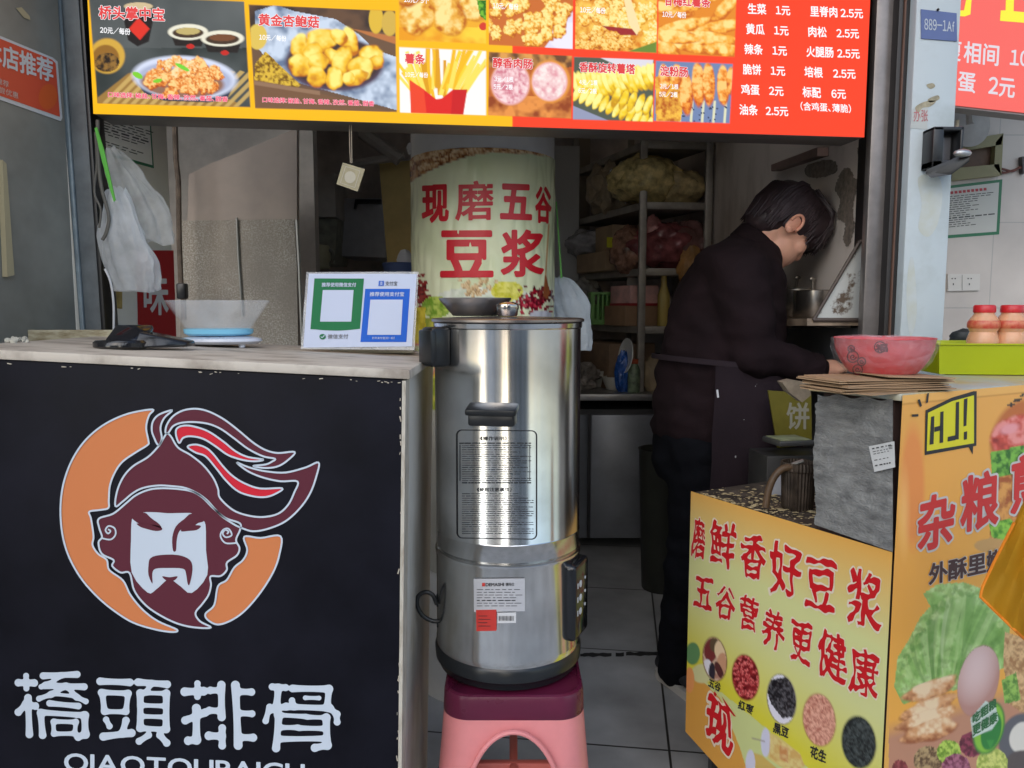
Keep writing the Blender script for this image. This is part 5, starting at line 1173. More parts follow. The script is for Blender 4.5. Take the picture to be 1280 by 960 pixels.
def disc(cx, cy, rx, ry, rim):
    p.ell(cx, cy, rx+1, ry+1, rim, rot=-.12); c, s_ = math.cos(-.12), math.sin(-.12); X = p.u-cx; Y = p.w-cy
    return ((X*c+Y*s_)/rx)**2+((-X*s_+Y*c)/ry)**2 < 1
m = disc(893.5, 824, 14.2, 27, (120, 70, 60)); p.tex(m, (176, 130, 110), (214, 186, 160), 6, 3)
p.clip(oval(893.5, 824, 14, 26.5, -.12)); p.ell(888, 812, 8, 16, (120, 50, 50)); p.ell(893, 806, 6, 9, (96, 78, 56)); p.ell(900, 812, 7, 12, (226, 200, 160)); p.ell(903, 830, 7, 14, (200, 150, 116)); p.ell(884, 834, 6, 10, (226, 224, 230)); p.ell(890, 840, 4, 12, (50, 44, 54)); p.ell(899, 838, 4, 12, (86, 44, 44), -.4); p.clip()
rr = random.Random(12)
m = disc(932, 847, 16, 28, (140, 40, 44)); p.tex(m, (96, 16, 22), (150, 40, 44), 6, 4); p.clip(oval(932, 847, 16, 28, -.12))
for i in range(120): p.food(rr.uniform(915, 949), rr.uniform(818, 876), 2.6, 1.8, rr.random()*3, 1000+i, (96, 14, 22), (176, 46, 50), (226, 120, 116), rough=.05)
p.clip(); m = disc(977, 874, 17.3, 30.5, (120, 110, 116)); p.put(m, s2l((222, 220, 230))); mm = p.mask_poly([(962, 850), (985, 846), (996, 870), (993, 896), (978, 898), (964, 880), (958, 862)]); p.tex(mm & m, (24, 22, 26), (110, 108, 112), 2.2, 5, .4, .8)
m = disc(1024, 900, 19.5, 32, (170, 100, 84)); p.tex(m, (176, 104, 86), (232, 176, 152), 2.0, 6, .3, .7)
m = disc(1073.5, 928, 20.5, 32, (60, 66, 60)); p.tex(m, (28, 34, 34), (84, 92, 90), 2.2, 7, .35, .85)
# paper cups
p.poly([(958, 914), (972, 920), (1000, 942), (1006, 958), (990, 968), (960, 948)], (216, 196, 120)); p.ell(957, 928, 6, 18, (206, 206, 224)); p.poly([(975, 931), (986, 935), (985, 954), (974, 948)], (190, 90, 80), .8); p.poly([(940, 922), (956, 926), (956, 927.5), (940, 923.5)], (150, 140, 130))
p.poly([(938, 940), (952, 944), (980, 968), (976, 990), (940, 975)], (206, 176, 96)); p.ell(938, 955, 6, 18, (206, 206, 224)); p.tex(p.mask_poly([(962, 918), (1000, 942), (1006, 958), (990, 966), (962, 946)]), (206, 150, 80), (226, 206, 140), 5, 9, .35, .65, .6)
ym = t.part('side_print', p.mesh('side_print'), printed('banner_print', .32, 0, .45, bump=.06), smooth=None)
Mred2, Mout = mat('brush_red', tuple(s2l((198, 24, 32))), .4), mat('brush_outline', tuple(s2l((226, 214, 190))), .4)
row1 = [('现', 838, 864, 640, 690), ('磨', 858, 880, 699, 646), ('鲜', 886, 918, 711, 651), ('香', 925, 955, 725, 668), ('好', 961, 1001, 747, 678), ('豆', 1006, 1045, 764, 699), ('浆', 1058, 1101, 787, 712)]
row2 = [('五', 867, 890, 762, 722), ('谷', 894, 917, 776, 733), ('营', 923, 946, 790, 745), ('养', 952, 979, 812, 762), ('更', 987, 1014, 831, 778), ('健', 1021, 1057, 851, 789), ('康', 1061, 1097, 872, 810)]
g0, g1 = Geo(), Geo()
for rows_ in (row1[1:], row2):
    for ch, x0, x1, yb, yt in rows_:
        sl_ = (x1-x0)*(.34 if rows_ is not row2 else .45); p0, p1, up = (x0, yb-sl_*.5), (x1, yb+sl_*.5-3), (2.5, yt-yb+2)
        if x0 < 866 and ch == '磨': p0, p1 = (864, yb-3), (880, yb+1)
        g0.text(ypl, ch, p0, p1, up, .0042, .05, ref=.016, wob=.02); g1.text(ypl, ch, p0, p1, up, .0049, .016, wob=.02)
t.part('lettering_outline', g0.mesh('lettering_outline'), Mout, parent=ym); t.part('lettering', g1.mesh('lettering'), Mred2, parent=ym)
g = Geo()
for ch, x0, y0, x1, y1, h in (('五谷', 885, 858, 900, 866, -11), ('红枣', 922, 886, 941, 894, -12), ('黑豆', 966, 915, 985, 924, -13), ('花生', 1012, 946, 1032, 955, -15)): g.text(ypl, ch, (x0, y0), (x1, y1), (1.5, h), .0046, .035, wob=.02)
t.part('lettering', g.mesh('lettering'), Mtk, parent=ym)
g0, g1 = Geo(), Geo(); g0.text(ypl, '现', (908, 944), (886, 888), (14, 1), .0044, .085, ref=.03, wob=.03); g1.text(ypl, '现', (908, 944), (886, 888), (14, 1), .0052, .03, wob=.03); 
g0, g1 = Geo(), Geo(); g0.text(ypl, '现', (882, 924), (914, 946), (2, -58), .0044, .08, ref=.03, wob=.03); g1.text(ypl, '现', (882, 924), (914, 946), (2, -58), .0052, .03, wob=.03); g1.shape(ypl, [(902, 870), (906, 876), (920, 896), (917, 895), (908, 884)], .0052); g1.shape(ypl, [(893, 864), (896, 868), (894, 871), (892, 868)], .0052)
t.part('lettering_outline', g0.mesh('lettering_outline'), Mout, parent=ym); t.part('lettering', g1.mesh('lettering'), Mred2, parent=ym)
# grey crinkled foil sheet above the yellow side ---------------------
b = MB(); cols_ = []
nu, nv = 46, 70
for j in range(nv):
    row = []
    for i in range(nu):
        a, c = i/(nu-1), j/(nv-1)
        ul = 1018+1.5*math.sin(c*9)+2.2*mnoise.noise(Vector((c*13, 2, 1)))+1.4*mnoise.noise(Vector((c*40, 5, 1))) if c > .06 else 1022; u = ul+(1116-ul)*a; v0 = 493+a*7+2*math.sin(a*17); v1 = 656+a*34; v = v0+(v1-v0)*c
        off = .006+.0012*max(0, 1-6*abs(mnoise.noise(Vector((a*2.2+c*1.5, c*3-a, 7)))))+.0022*mnoise.fractal(Vector((a*2+c, c*4, 3)), 1, 2, 3)+.0012*mnoise.noise(Vector((a*9+c*9, c*14, 1)))
        row.append(b.bm.verts.new(ypl.hit(np.array(u), np.array(v), off)))
    cols_.append(row)
for j in range(nv-1):
    for i in range(nu-1): b.bm.faces.new([cols_[j][i], cols_[j+1][i], cols_[j+1][i+1], cols_[j][i+1]])
t.part('foil_cover', b, mat('grey_foil', (.33, .33, .31), .5, metal=.2, dark=(.15, .15, .145), scale=38, thr=(.33, .67), bump=.8, bscale=330, detail=12, stretch=(.5, .5, 1.6)), smooth=70)
st_ = sheet(ypl, [(1086, 558), (1118, 551.5), (1119, 584), (1093, 590)], .0135)
so = t.part('price_sticker', st_.mesh('price_sticker'), mat('sticker_white', (.58, .58, .56), .5))
g = Geo(); rr = random.Random(5)
for i, y_ in enumerate((561, 565, 568, 576, 583)):
    xx = 1090+i*.9
    while xx < 1112: w = rr.uniform(1.5, 4); g.line(ypl, [(xx, y_-(xx-1090)*.2), (xx+w, y_-(xx+w-1090)*.2)], 1.6 if i in (0, 4) else .9, .0145); xx += w+rr.uniform(1, 2.5)
for i in range(9): g.line(ypl, [(1111+i % 3*1.6, 557+i//3*1.8), (1112.1+i % 3*1.6, 557+i//3*1.8)], 1.1, .0145)
t.part('lettering', g.mesh('lettering'), MC['print_dark'], parent=so)
# orange front ---------------------------------------------------------
nx, ny = 300, 330; AO = .62
TLo, TRo, BLo, BRo = (np.array(K(a, -.0035, z)) for a, z in ((-.002, zu-.0015), (AO, zu-.0015), (-.002, .06), (AO, .06)))
x = np.linspace(0, 1, nx)[None, :, None]; y = np.linspace(0, 1, ny)[:, None, None]
p = Print(((TLo*(1-x)+TRo*x)*(1-y)+(BLo*(1-x)+BRo*x)*y).reshape(-1, 3), nx, ny)
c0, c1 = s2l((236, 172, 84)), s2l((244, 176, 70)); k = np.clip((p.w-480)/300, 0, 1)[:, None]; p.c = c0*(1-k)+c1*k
p.put((np.abs(p.w-(506-(p.u-1125)*.10)) < .7), s2l((190, 130, 56)), .6); p.put((p.w < 505-(p.u-1125)*.10), s2l((244, 190, 104)), .5)  # fold crease: shade line and lighter lip above it painted into the print
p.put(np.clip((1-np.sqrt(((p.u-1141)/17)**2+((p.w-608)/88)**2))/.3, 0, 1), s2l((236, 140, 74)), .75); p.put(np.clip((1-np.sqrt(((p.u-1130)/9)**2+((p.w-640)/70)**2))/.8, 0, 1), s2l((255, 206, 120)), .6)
# burger print
p.ell(1290, 560, 52, 62, (196, 110, 50)); p.food(1272, 545, 34, 26, -.3, 71, (150, 50, 40), (214, 84, 64), (240, 150, 140), rough=.06); p.ell(1262, 536, 12, 6, (240, 160, 160), -.3, .6)
p.tex(p.mask_poly([(1238, 566), (1280, 556), (1290, 600), (1240, 596)]), (50, 110, 30), (130, 190, 70), 6, 8); p.tex(p.mask_poly([(1244, 596), (1290, 590), (1290, 680), (1236, 676)]), (170, 90, 40), (226, 160, 80), 8, 9)
p.tex(p.mask_poly([(1236, 655), (1262, 648), (1276, 660), (1266, 678), (1240, 672)]), (70, 140, 30), (150, 206, 70), 5, 10); p.ell(1240, 682, 22, 9, (206, 160, 96))
for i in range(5): p.ell(1262+i*4, 506-i*3+(i % 2)*3, 4, 1.4, (60, 50, 40), -.5)
# table, lettuce, rusks, egg
p.put(np.clip((p.w-898+(p.u-1120)*.32)/24, 0, 1), s2l((196, 140, 108)))
let = p.mask_poly([(1118, 858), (1122, 822), (1136, 800), (1150, 772), (1163, 758), (1154, 742), (1172, 730), (1205, 728), (1240, 740), (1262, 770), (1262, 830), (1230, 850), (1170, 870), (1128, 880)])
p.put(let, s2l((122, 168, 80)))
fl_ = p.noise(26, 3, 2); ang_ = np.arctan2(p.w-900, p.u-1170); rad_ = np.hypot(p.w-900, p.u-1170)
rid = 1-np.abs(np.sin(ang_*9+fl_*5+rad_*.01)); sh_ = np.clip(.5+(p.noise(16, 12, 4)-.5)*1.6+.25*(rid-.4), 0, 1)
p.put(let, np.stack([np.interp(sh_, [0, .5, 1], s2l([d, e, f])) for d, e, f in ((86, 134, 196), (132, 176, 218), (50, 92, 150))], -1) if False else s2l((122, 168, 80)))
cols3 = [s2l(c) for c in ((112, 160, 66), (160, 204, 110), (216, 236, 170))]
kk = sh_[:, None]; p.put(let, np.where(kk < .5, cols3[0]+(cols3[1]-cols3[0])*kk*2, cols3[1]+(cols3[2]-cols3[1])*(kk*2-1)))
lr_ = random.Random(77)
p.clip([(1118, 858), (1122, 822), (1136, 800), (1150, 772), (1163, 758), (1154, 742), (1172, 730), (1205, 728), (1240, 740), (1262, 770), (1262, 830), (1230, 850), (1170, 870), (1128, 880)])
for i in range(26):
    k_ = i/25; a0_, b0_ = np.array([1150+k_*60+lr_.uniform(-8, 8), 872-k_*20]), np.array([1122+k_*140+lr_.uniform(-6, 6), 838-math.sin(k_*2.6)*105+lr_.uniform(-6, 10)])
    mid_ = (a0_+b0_)/2+np.array([lr_.uniform(-14, 4), lr_.uniform(-16, 2)]); tt = np.linspace(0, 1, 12)[:, None]; ctr = (1-tt)**2*a0_+2*tt*(1-tt)*mid_+tt*tt*b0_
    w_ = (lr_.uniform(.6, 1.4)+tt*lr_.uniform(2, 5.5)); d_ = b0_-a0_; n_ = np.array([-d_[1], d_[0]])/np.linalg.norm(d_)
    p.poly(np.concatenate([ctr+n_*w_, (ctr-n_*w_)[::-1]]), lr_.choice([(206, 226, 164), (190, 218, 140), (98, 148, 58), (84, 132, 48), (150, 196, 100)]), lr_.uniform(.3, .55))
for i in range(90):
    k_ = lr_.random(); x_, y_ = 1122+k_*140, 838-math.sin(k_*2.6)*105; p.ell(x_+lr_.gauss(0, 5), y_+lr_.gauss(4, 6), lr_.uniform(2, 6), lr_.uniform(1.5, 3.5), lr_.choice([(176, 208, 116), (120, 166, 70), (206, 226, 150), (100, 150, 60)]), lr_.random()*3, .5, .55)
p.clip()
p.put(let*np.clip((p.noise(7, 44)-.55)*4, 0, 1)*(p.w > 800), s2l((90, 140, 50)), .5)
edge_ = let & ~p.mask_poly([(1130, 850), (1136, 815), (1160, 785), (1172, 760), (1166, 748), (1205, 738), (1236, 748), (1254, 774), (1254, 826), (1170, 862)])
p.put(edge_*np.clip((p.noise(6, 45)-.5)*6, 0, 1), s2l((150, 180, 96)), .8)
for i, (cx, cy, rx, ry, ro) in enumerate([(1163, 862, 34, 12, -.35), (1160, 886, 37, 12, -.38), (1158, 900, 36, 12, -.36), (1162, 914, 36, 13, -.25)]): p.food(cx, cy, rx, ry, ro, 80+i, (160, 90, 46), (226, 164, 108), (250, 220, 176), rough=.2, sc=11)
p.ell(1223, 851, 25, 45, (176, 128, 116), .22, .08); q = ((p.u-1223)*math.cos(.22)+(p.w-851)*math.sin(.22))/25; w_ = (-(p.u-1223)*math.sin(.22)+(p.w-851)*math.cos(.22))/45
d2 = q*q+w_*w_; kk = np.clip(1-((q+.25)**2+(w_+.35)**2)/1.3, 0, 1)[:, None]; m = d2 < .97; p.c[m] = (s2l((190, 140, 126))*(1-kk)+s2l((232, 200, 192))*kk)[m]
p.tex(p.mask_poly([(1256, 790), (1290, 800), (1290, 900), (1262, 880), (1254, 830)]), (170, 120, 70), (226, 186, 130), 4, 15, .3, .7); p.tex(p.mask_poly([(1252, 850), (1270, 840), (1276, 875), (1256, 880)]), (90, 140, 50), (160, 200, 90), 4, 16)
p.ell(1275, 925, 26, 34, (96, 96, 100), .3); p.ell(1278, 922, 16, 20, (226, 220, 206), .3); p.ell(1278, 960, 24, 22, (90, 80, 76)); 
for i, (cx, cy, r, a, b_) in enumerate([(1160, 950, 18, (100, 70, 40), (190, 160, 110)), (1186, 940, 15, (110, 150, 30), (190, 216, 90)), (1215, 930, 16, (90, 20, 40), (150, 60, 80)), (1195, 960, 18, (110, 30, 60), (180, 110, 130)), (1240, 955, 20, (150, 170, 60), (216, 220, 120)), (1125, 960, 10, (120, 40, 40), (170, 80, 80))]): p.tex(((p.u-cx)/r)**2+((p.w-cy)/r)**2 < 1+.3*(p.noise(5, i)-.5), a, b_, 3.5, 17+i)
p.ell(1236, 910, 19, 34, (60, 130, 50), .25); p.ell(1236, 910, 17, 31, (140, 196, 60), .25); p.ell(1239, 914, 12, 24, (40, 130, 50), .25)
p.poly([(1213, 898), (1232, 876), (1245, 884), (1248, 900), (1240, 912), (1216, 922)], (206, 220, 206)); p.poly([(1233, 925), (1243, 925), (1238, 936)], (60, 150, 60))
p.put((p.u < 1111+0*(p.w)) & (p.w > 700), s2l((236, 176, 80)))
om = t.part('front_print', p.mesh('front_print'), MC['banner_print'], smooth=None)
Mor1, Mbr = mat('bold_red', tuple(s2l((206, 46, 40))), .4), mat('deep_brown', tuple(s2l((70, 40, 34))), .4)
Mlemon = mat('lemon_print', tuple(s2l((222, 214, 30))), .4); Mwt = mat('outline_white', (.6, .58, .54), .4)
g = Geo(); g.shape(opl, [(1157, 513), (1165, 509), (1190, 497), (1217, 489), (1221, 489), (1220.5, 557), (1216.5, 558), (1216, 568), (1211, 559), (1156, 569)], .0045); t.part('speech_outline', g.mesh('speech_outline'), Mtk, parent=om)
g = Geo(); g.shape(opl, [(1160, 516), (1190, 501.5), (1217.5, 494), (1217.5, 554), (1158.5, 564)], .005); t.part('speech_bubble', g.mesh('speech_bubble'), Mlemon, parent=om)
g = Geo()
for q in ([(1164, 521), (1168, 520), (1167, 555), (1162, 556)], [(1175.5, 515), (1179.5, 514), (1179, 553), (1174.5, 554)], [(1168, 534), (1176, 532), (1176, 538), (1168, 540)], [(1195, 503), (1199, 502), (1198.5, 549), (1194, 549.5)], [(1185, 546), (1195, 544), (1194.5, 550), (1184.5, 552)], [(1205, 499), (1209.5, 497.5), (1208, 532), (1204.5, 533)], [(1205, 540), (1209, 539), (1208.7, 549), (1204.8, 550)]): g.shape(opl, q, .0056)
t.part('lettering', g.mesh('lettering'), Mtk, parent=om); g = Geo()
for q in ([(1147, 500), (1150, 499), (1152.5, 507), (1150.5, 509)], [(1159, 492), (1161.5, 491), (1160, 503), (1157.5, 504)], [(1140, 518), (1148, 517.5), (1148, 520.5), (1140, 521)]): g.shape(opl, q, .0056)
t.part('spark_marks', g.mesh('spark_marks'), Mtk, parent=om)
g0, g1 = Geo(), Geo()
for ch, x0, x1, yb, yt in (('杂', 1146, 1193, 692, 617), ('粮', 1200, 1248, 668, 590), ('煎', 1263, 1314, 644, 566)):
    p0, p1, up = (x0, yb), (x1, yb-7-(x1-x0)*.1), (2, yt-yb+6); g0.text(opl, ch, p0, p1, up, .0044, .07, ref=.03); g1.text(opl, ch, p0, p1, up, .0052, .03)
t.part('lettering_outline', g0.mesh('lettering_outline'), Mwt, parent=om); t.part('lettering', g1.mesh('lettering'), Mor1, parent=om)
g0, g1 = Geo(), Geo(); g0.text(opl, '外酥里嫩', (1161, 732), (1257, 711), (.5, -27), .0044, .06, ref=.03); g1.text(opl, '外酥里嫩', (1161, 732), (1257, 711), (.5, -27), .0052, .03)
t.part('lettering_outline', g0.mesh('lettering_outline'), Mwt, parent=om); t.part('lettering', g1.mesh('lettering'), Mbr, parent=om)
g1 = Geo(); g1.text(opl, '吃粗粮', (1216, 906), (1246, 884), (0, -13), .0052, .03); t.part('lettering', g1.mesh('lettering'), mat('leaf_print_green', tuple(s2l((50, 110, 60))), .4), parent=om); g1 = Geo(); g1.text(opl, '更健康', (1216, 921), (1247, 902), (0, -14), .0052, .03); t.part('lettering', g1.mesh('lettering'), mat('leaf_print_green', tuple(s2l((50, 110, 60))), .4), parent=om)

# ---- things on the cart ---------------------------------------------
ztop = Plane((0, 0, zu), (0, 0, 1))
def onz(u, v, z): return PZ(u, v, z)
# kraft paper bags
c = PZ(1098, 478, zu); b = MB(); rr = random.Random(8)
for i in range(9):
    L, w = .225+rr.uniform(-.008, .012), .115; rz = R(16)+rr.uniform(-.05, .05); cx, cy = .655+rr.uniform(-.006, .006), 1.377+rr.uniform(-.005, .005)
    b.box((cx, cy, zu+.002+i*.0026), (L, w, .0018), rz, .0, rr.uniform(-.01, .01), rr.uniform(-.012, .02))
b.box((.63, 1.345, zu+.0012), (.12, .10, .0016), R(28)); b.box((.70, 1.37, zu+.0265), (.13, .1, .0016), R(9), 0, 0, R(2))
one('paper_bag_stack', b, mat('kraft_paper', (.42, .27, .15), .75, var=.12, scale=20), 'stack of brown kraft paper bags under the pink bowl', 'paper bags')
b = MB(); q = PZ(1000, 487, zu-.012); pts = [(978, 478), (990, 475), (1012, 479), (1014, 494), (1003, 503), (986, 490)]; yb = q.y-.02
b.slab([P(u, v, yb) for u, v in pts], (0, 1, 0), .03); one('paper_roll', b, mat('old_kraft', (.24, .19, .13), .8, var=.3, scale=30), 'dull kraft paper roll hanging off the cart top edge', 'paper roll')
# pink bowl in film
zb_ = zu+.028; bc_ = PZ(1113, 467, zb_); bc_.y += .03; s = bc_.y/960
t = Thing('wrapped_bowl', 'pink paper bowl wrapped in clear film on the kraft bags', 'bowl', (bc_.x, bc_.y, zb_))
r0, r1, hb = 37*s, 58*s, 42*s
BPR = [(0, .66), (.15, .76), (.4, .88), (.7, .97), (1, 1.0)]
b = MB(); b.lathe([(r1*.6, 0)]+[(r1*k_, hb*h_) for h_, k_ in BPR]+[(r1*1.015, hb*1.02), (r1*1.005, hb*1.04), (r1*.97, hb*1.0), (r1*.8, hb*.4), (r1*.6, .004), (.001, .003)], (bc_.x, bc_.y, zb_), 64); t.part('bowl', b, mat('pink_paper', tuple(s2l((204, 70, 76))), .4, var=.06))
bcy = Cyl(bc_.x, bc_.y, r1*.86); g = Geo()
class Cone:
    def hit(s_, u, v, off=0.0):
        u = np.asarray(u, float); v = np.asarray(v, float); out = np.zeros(u.shape+(3,))
        h = bcy.hit(u, v, 0)
        for _ in range(4):
            rad = r1*np.interp((h[..., 2]-zb_)/hb, [q_[0] for q_ in BPR], [q_[1] for q_ in BPR])+off
            d = rays(u, v); a = d[..., 0]**2+d[..., 1]**2; bb = -(d[..., 0]*bc_.x+d[..., 1]*bc_.y); cc = bc_.x**2+bc_.y**2-rad*rad
            h = CAM+d*((-bb-np.sqrt(np.maximum(bb*bb-a*cc, 0)))/a)[..., None]
        return h
cone = Cone()
for q in ([(1066, 446, 7), (1077, 452, 5), (1064, 436, 4), (1100, 434, 7), (1072, 462, 6)]):
    g.line(cone, oval(q[0], q[1], q[2], q[2], n=18), 1.4, .0012, True); g.line(cone, [(q[0]+q[2]*.6*math.cos(a)*(1-a/9), q[1]+q[2]*.6*math.sin(a)*(1-a/9)) for a in np.linspace(0, 8, 26)], 1.3, .0012)
g.text(cone, '福', (1094, 441), (1110, 440), (0, -11), .0012, .03); t.part('print', g.mesh('print'), mat('bowl_print', tuple(s2l((96, 14, 28))), .5))
rings = []
for i, (rr_, zz_) in enumerate([(r1*.6, .0012), (r1*.72, .0), (r1*.95, hb*.35), (r1*1.04, hb*.75), (r1*1.05, hb*1.0), (r1*.9, hb*1.07), (r1*.45, hb*1.08), (.004, hb*1.06)]):
    q = []
    for k in range(72):
        a = 2*math.pi*k/72; w = 1+(.035*math.sin(a*7+i)+.03*mnoise.noise(Vector((math.cos(a)*3, math.sin(a)*3, i*.8))))*(1 if i > 1 else .3); dz = .004*mnoise.noise(Vector((math.cos(a)*4, math.sin(a)*4, i+5)))*(i > 2)
        q.append((bc_.x+rr_*w*math.cos(a)*(1.02 if i > 2 else 1), bc_.y+rr_*w*math.sin(a), zb_+zz_+dz))
    rings.append(q)
b = MB(); b.loft(rings, cap=False); t.part('cling_film', b, clearfilm('cling_film', (.9, .9, .9, 1), .10, .03, .0, .9), smooth=80)
# green tray with drinks
zt_ = zu+.002; tc_ = [PZ(1168, 470, zt_), PZ(1285, 467, zt_)]
a0 = tc_[0]+Vector((.008, .0, 0)); ax = Vector((.93, -.10, 0)).normalized(); ay = Vector((.10, .93, 0)).normalized()
a0 = PZ(1172, 468, zt_); L, Wd, hh = .40, .17, a0.y*39/960
t = Thing('green_tray', 'lime green plastic tray holding small drink bottles', 'tray', a0+ax*L/2+ay*Wd/2)
def rect(ins, z): return [a0+ax*(ins)+ay*ins+Vector((0, 0, z)), a0+ax*(L-ins)+ay*ins+Vector((0, 0, z)), a0+ax*(L-ins)+ay*(Wd-ins)+Vector((0, 0, z)), a0+ax*ins+ay*(Wd-ins)+Vector((0, 0, z))]
b = MB(); b.loft([rect(.006, .0), rect(.0, hh-.004), rect(-.004, hh-.003), rect(-.004, hh), rect(.003, hh), rect(.006, hh-.010)]); t.part('tray', b, mat('lime_plastic', tuple(s2l((164, 176, 14))), .35, var=.05))
class BottlesDone: pass
first = None
for i, (u, dy, lab) in enumerate([(1228, .03, 'left of the small pinkish drink bottles in the green tray'), (1262, .03, 'second small drink bottle, right of the first in the green tray'), (1277, .075, 'rear small drink bottle half hidden at the right edge')]):
    base = a0+ay*dy+Vector((0, 0, hh-.0095)); kx_ = P(u, 430, base.y).x; q = Vector((kx_, base.y-.1*(kx_-base.x)*0, base.z))
    if first is None:
        t = Thing('drink_bottle', lab, 'bottle', q, 'drink bottles in the green tray'); s = q.y/960; r = 18.5*s
        H = (434-384)*s+.004
        b = MB(); b.lathe([(r*.8, 0), (r*.95, .003), (r*.98, H*.16), (r*.86, H*.30), (r*.80, H*.36), (r*.96, H*.48), (r*.97, H*.58), (r*.78, H*.70), (r*.62, H*.78), (r*.60, H*.84)], q, 32)
        t.part('body', b, mat('milky_pink_plastic', (.68, .36, .20), .25, sss=.3, var=.12, scale=25))
        b = MB(); b.lathe([(r*.66, H*.82), (r*.68, H*.84), (r*.67, H*.97), (r*.6, H*1.0), (.001, H*1.003)], q, 32); t.part('cap', b, mat('cap_red', (.55, .02, .025), .35))
        b = MB(); b.lathe([(r*.93, H*.445), (r*.985, H*.48), (r*.99, H*.58), (r*.9, H*.635)], q, 32, cap0=False, cap1=False); t.part('label_band', b, mat('band_orange', (.62, .22, .10), .35, dark=(.5, .06, .04), scale=60))
        first = t
    else:
        o = first.o.copy(); COL.objects.link(o); o.location = q; o['label'] = lab
        for ch in list(first.o.children):
            c_ = ch.copy(); COL.objects.link(c_); c_.parent = o
# yellow cloth at the right edge: a hanging corner, gathered above, its lower hem rising to the left
Yc_ = 1.10; nu, nv = 30, 30
def cl_pt(a, c):
    l = np.array([np.interp(c, [0, .25, .6, .85, 1], [1290, 1272, 1243, 1228, 1225.5]), np.interp(c, [0, .25, .6, .85, 1], [600, 645, 702, 734, 746])])
    r = np.array([1390, 560+c*330]); hem = np.array([1225.5, 746])*(1-a)+np.array([1390, 880])*a+np.array([0, 9*math.sin(a*math.pi)])
    q = l*(1-a)+r*a+(hem-(np.array([1225.5, 746])*(1-a)+np.array([1390, 890])*a))*c
    return P(q[0], q[1], Yc_+.028*math.sin(a*13+c*1.8)*(.25+a*.8)+.008*math.sin(a*29+c*3)+.008*mnoise.noise(Vector((a*5, c*2, 2))))
b = MB(); G_ = [[b.bm.verts.new(cl_pt(i/(nu-1), j/(nv-1))) for i in range(nu)] for j in range(nv)]
for j in range(nv-1):
    for i in range(nu-1): b.bm.faces.new([G_[j][i], G_[j+1][i], G_[j+1][i+1], G_[j][i+1]])
bmesh.ops.solidify(b.bm, geom=list(b.bm.faces), thickness=.0015)
t = Thing('yellow_cloth', 'yellow cloth with an orange hem hanging in front of the cart', 'cloth', cl_pt(.3, 1))
t.part('cloth', b, mat('yellow_fabric', tuple(s2l((206, 156, 24))), .75, var=.12, scale=6, bump=.1, bscale=300), smooth=60)
b = MB(); b.tube([cl_pt(0, c) for c in np.linspace(.3, 1, 14)]+[cl_pt(a, 1) for a in np.linspace(0, 1, 20)[1:]], .0022, 6); t.part('hem', b, mat('orange_hem', tuple(s2l((226, 130, 20))), .7))
# ---- on the low work shelf
zs_ = zl-.002
b = MB(); rr = random.Random(21)
for i in range(900):
    cl_ = rr.choice(((.10, .26), (.14, .34), (.05, .40), (.22, .30))); q = K(max(.006, rr.gauss(cl_[0], .06)), min(LY-.01, max(.18, rr.gauss(cl_[1], .05))), zs_+.0008+rr.random()*.002); s = .0008+.0035*rr.random()**3; b.ico(q, (s*rr.uniform(.6, 2.8), s, s*.35), 1, .9, 2.5, i)
one('crumbs', b, mat('fried_crumbs', (.50, .40, .22), .8, var=.4, scale=80), None, None, kind='stuff')
q = PZ(1003, 640, zs_); q.y += .03; h = P(1003, 577, q.y).z-q.z; r = 21/960*q.y
t = Thing('ribbed_canister', 'grimy ribbed metal canister on the low cart shelf', 'canister', q)
b = MB(); rings = []
for zz_, k_ in ((0, .86), (.004, .9), (h*.8, .98), (h*.84, 1.04), (h*.9, 1.04), (h, 1.0), (h, .93), (h*.5, .85)):
    rings.append([q+Vector((r*k_*(1+.025*math.cos(k*math.pi))*math.cos(2*math.pi*k/64), r*k_*(1+.025*math.cos(k*math.pi))*math.sin(2*math.pi*k/64), zz_)) for k in range(64)])
b.loft(rings); t.part('body', b, mat('grimy_metal', (.075, .055, .04), .5, .5, var=.5, scale=30), smooth=20)
b = MB(); hp = [P(u, v, q.y-.02) for u, v in smooth_path([(990, 584), (978, 586), (968, 596), (961, 612), (957, 634)], 5, False)]; b.tube(hp, .0075, 10); t.part('handle', b, mat('wood_handle', (.09, .052, .025), .55, var=.3, scale=20))
b = MB(); b.tube([P(984, 586, q.y-.02), P(992, 580, q.y-.02), P(1004, 576, q.y-.02)], .0045, 8); t.part('handle_joint', b, mat('dull_steel', (.3, .3, .28), .4, .7))
b = MB(); b.slab([P(*p_, q.y+.12) for p_ in [(966, 598), (988, 590), (986, 628), (958, 636)]], (0, 1, 0), .004); one('white_board', b, mat('greyish_white', (.42, .42, .44), .6), 'small whitish board standing behind the wooden handle', 'board')
Yb = 2.06
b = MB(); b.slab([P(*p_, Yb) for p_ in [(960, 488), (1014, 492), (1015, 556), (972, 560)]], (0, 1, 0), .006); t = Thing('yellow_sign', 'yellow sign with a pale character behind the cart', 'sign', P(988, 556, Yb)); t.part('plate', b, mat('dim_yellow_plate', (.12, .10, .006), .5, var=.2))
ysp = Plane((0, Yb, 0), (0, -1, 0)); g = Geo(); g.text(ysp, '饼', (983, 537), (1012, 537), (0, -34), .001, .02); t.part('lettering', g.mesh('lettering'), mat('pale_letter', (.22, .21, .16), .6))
b = MB(); q = P(985, 551, 1.98); b.box(q, (.10, .09, .014), .2, .004); t = Thing('steel_pan', 'steel pan with pale green batter behind the cart', 'pan', q)
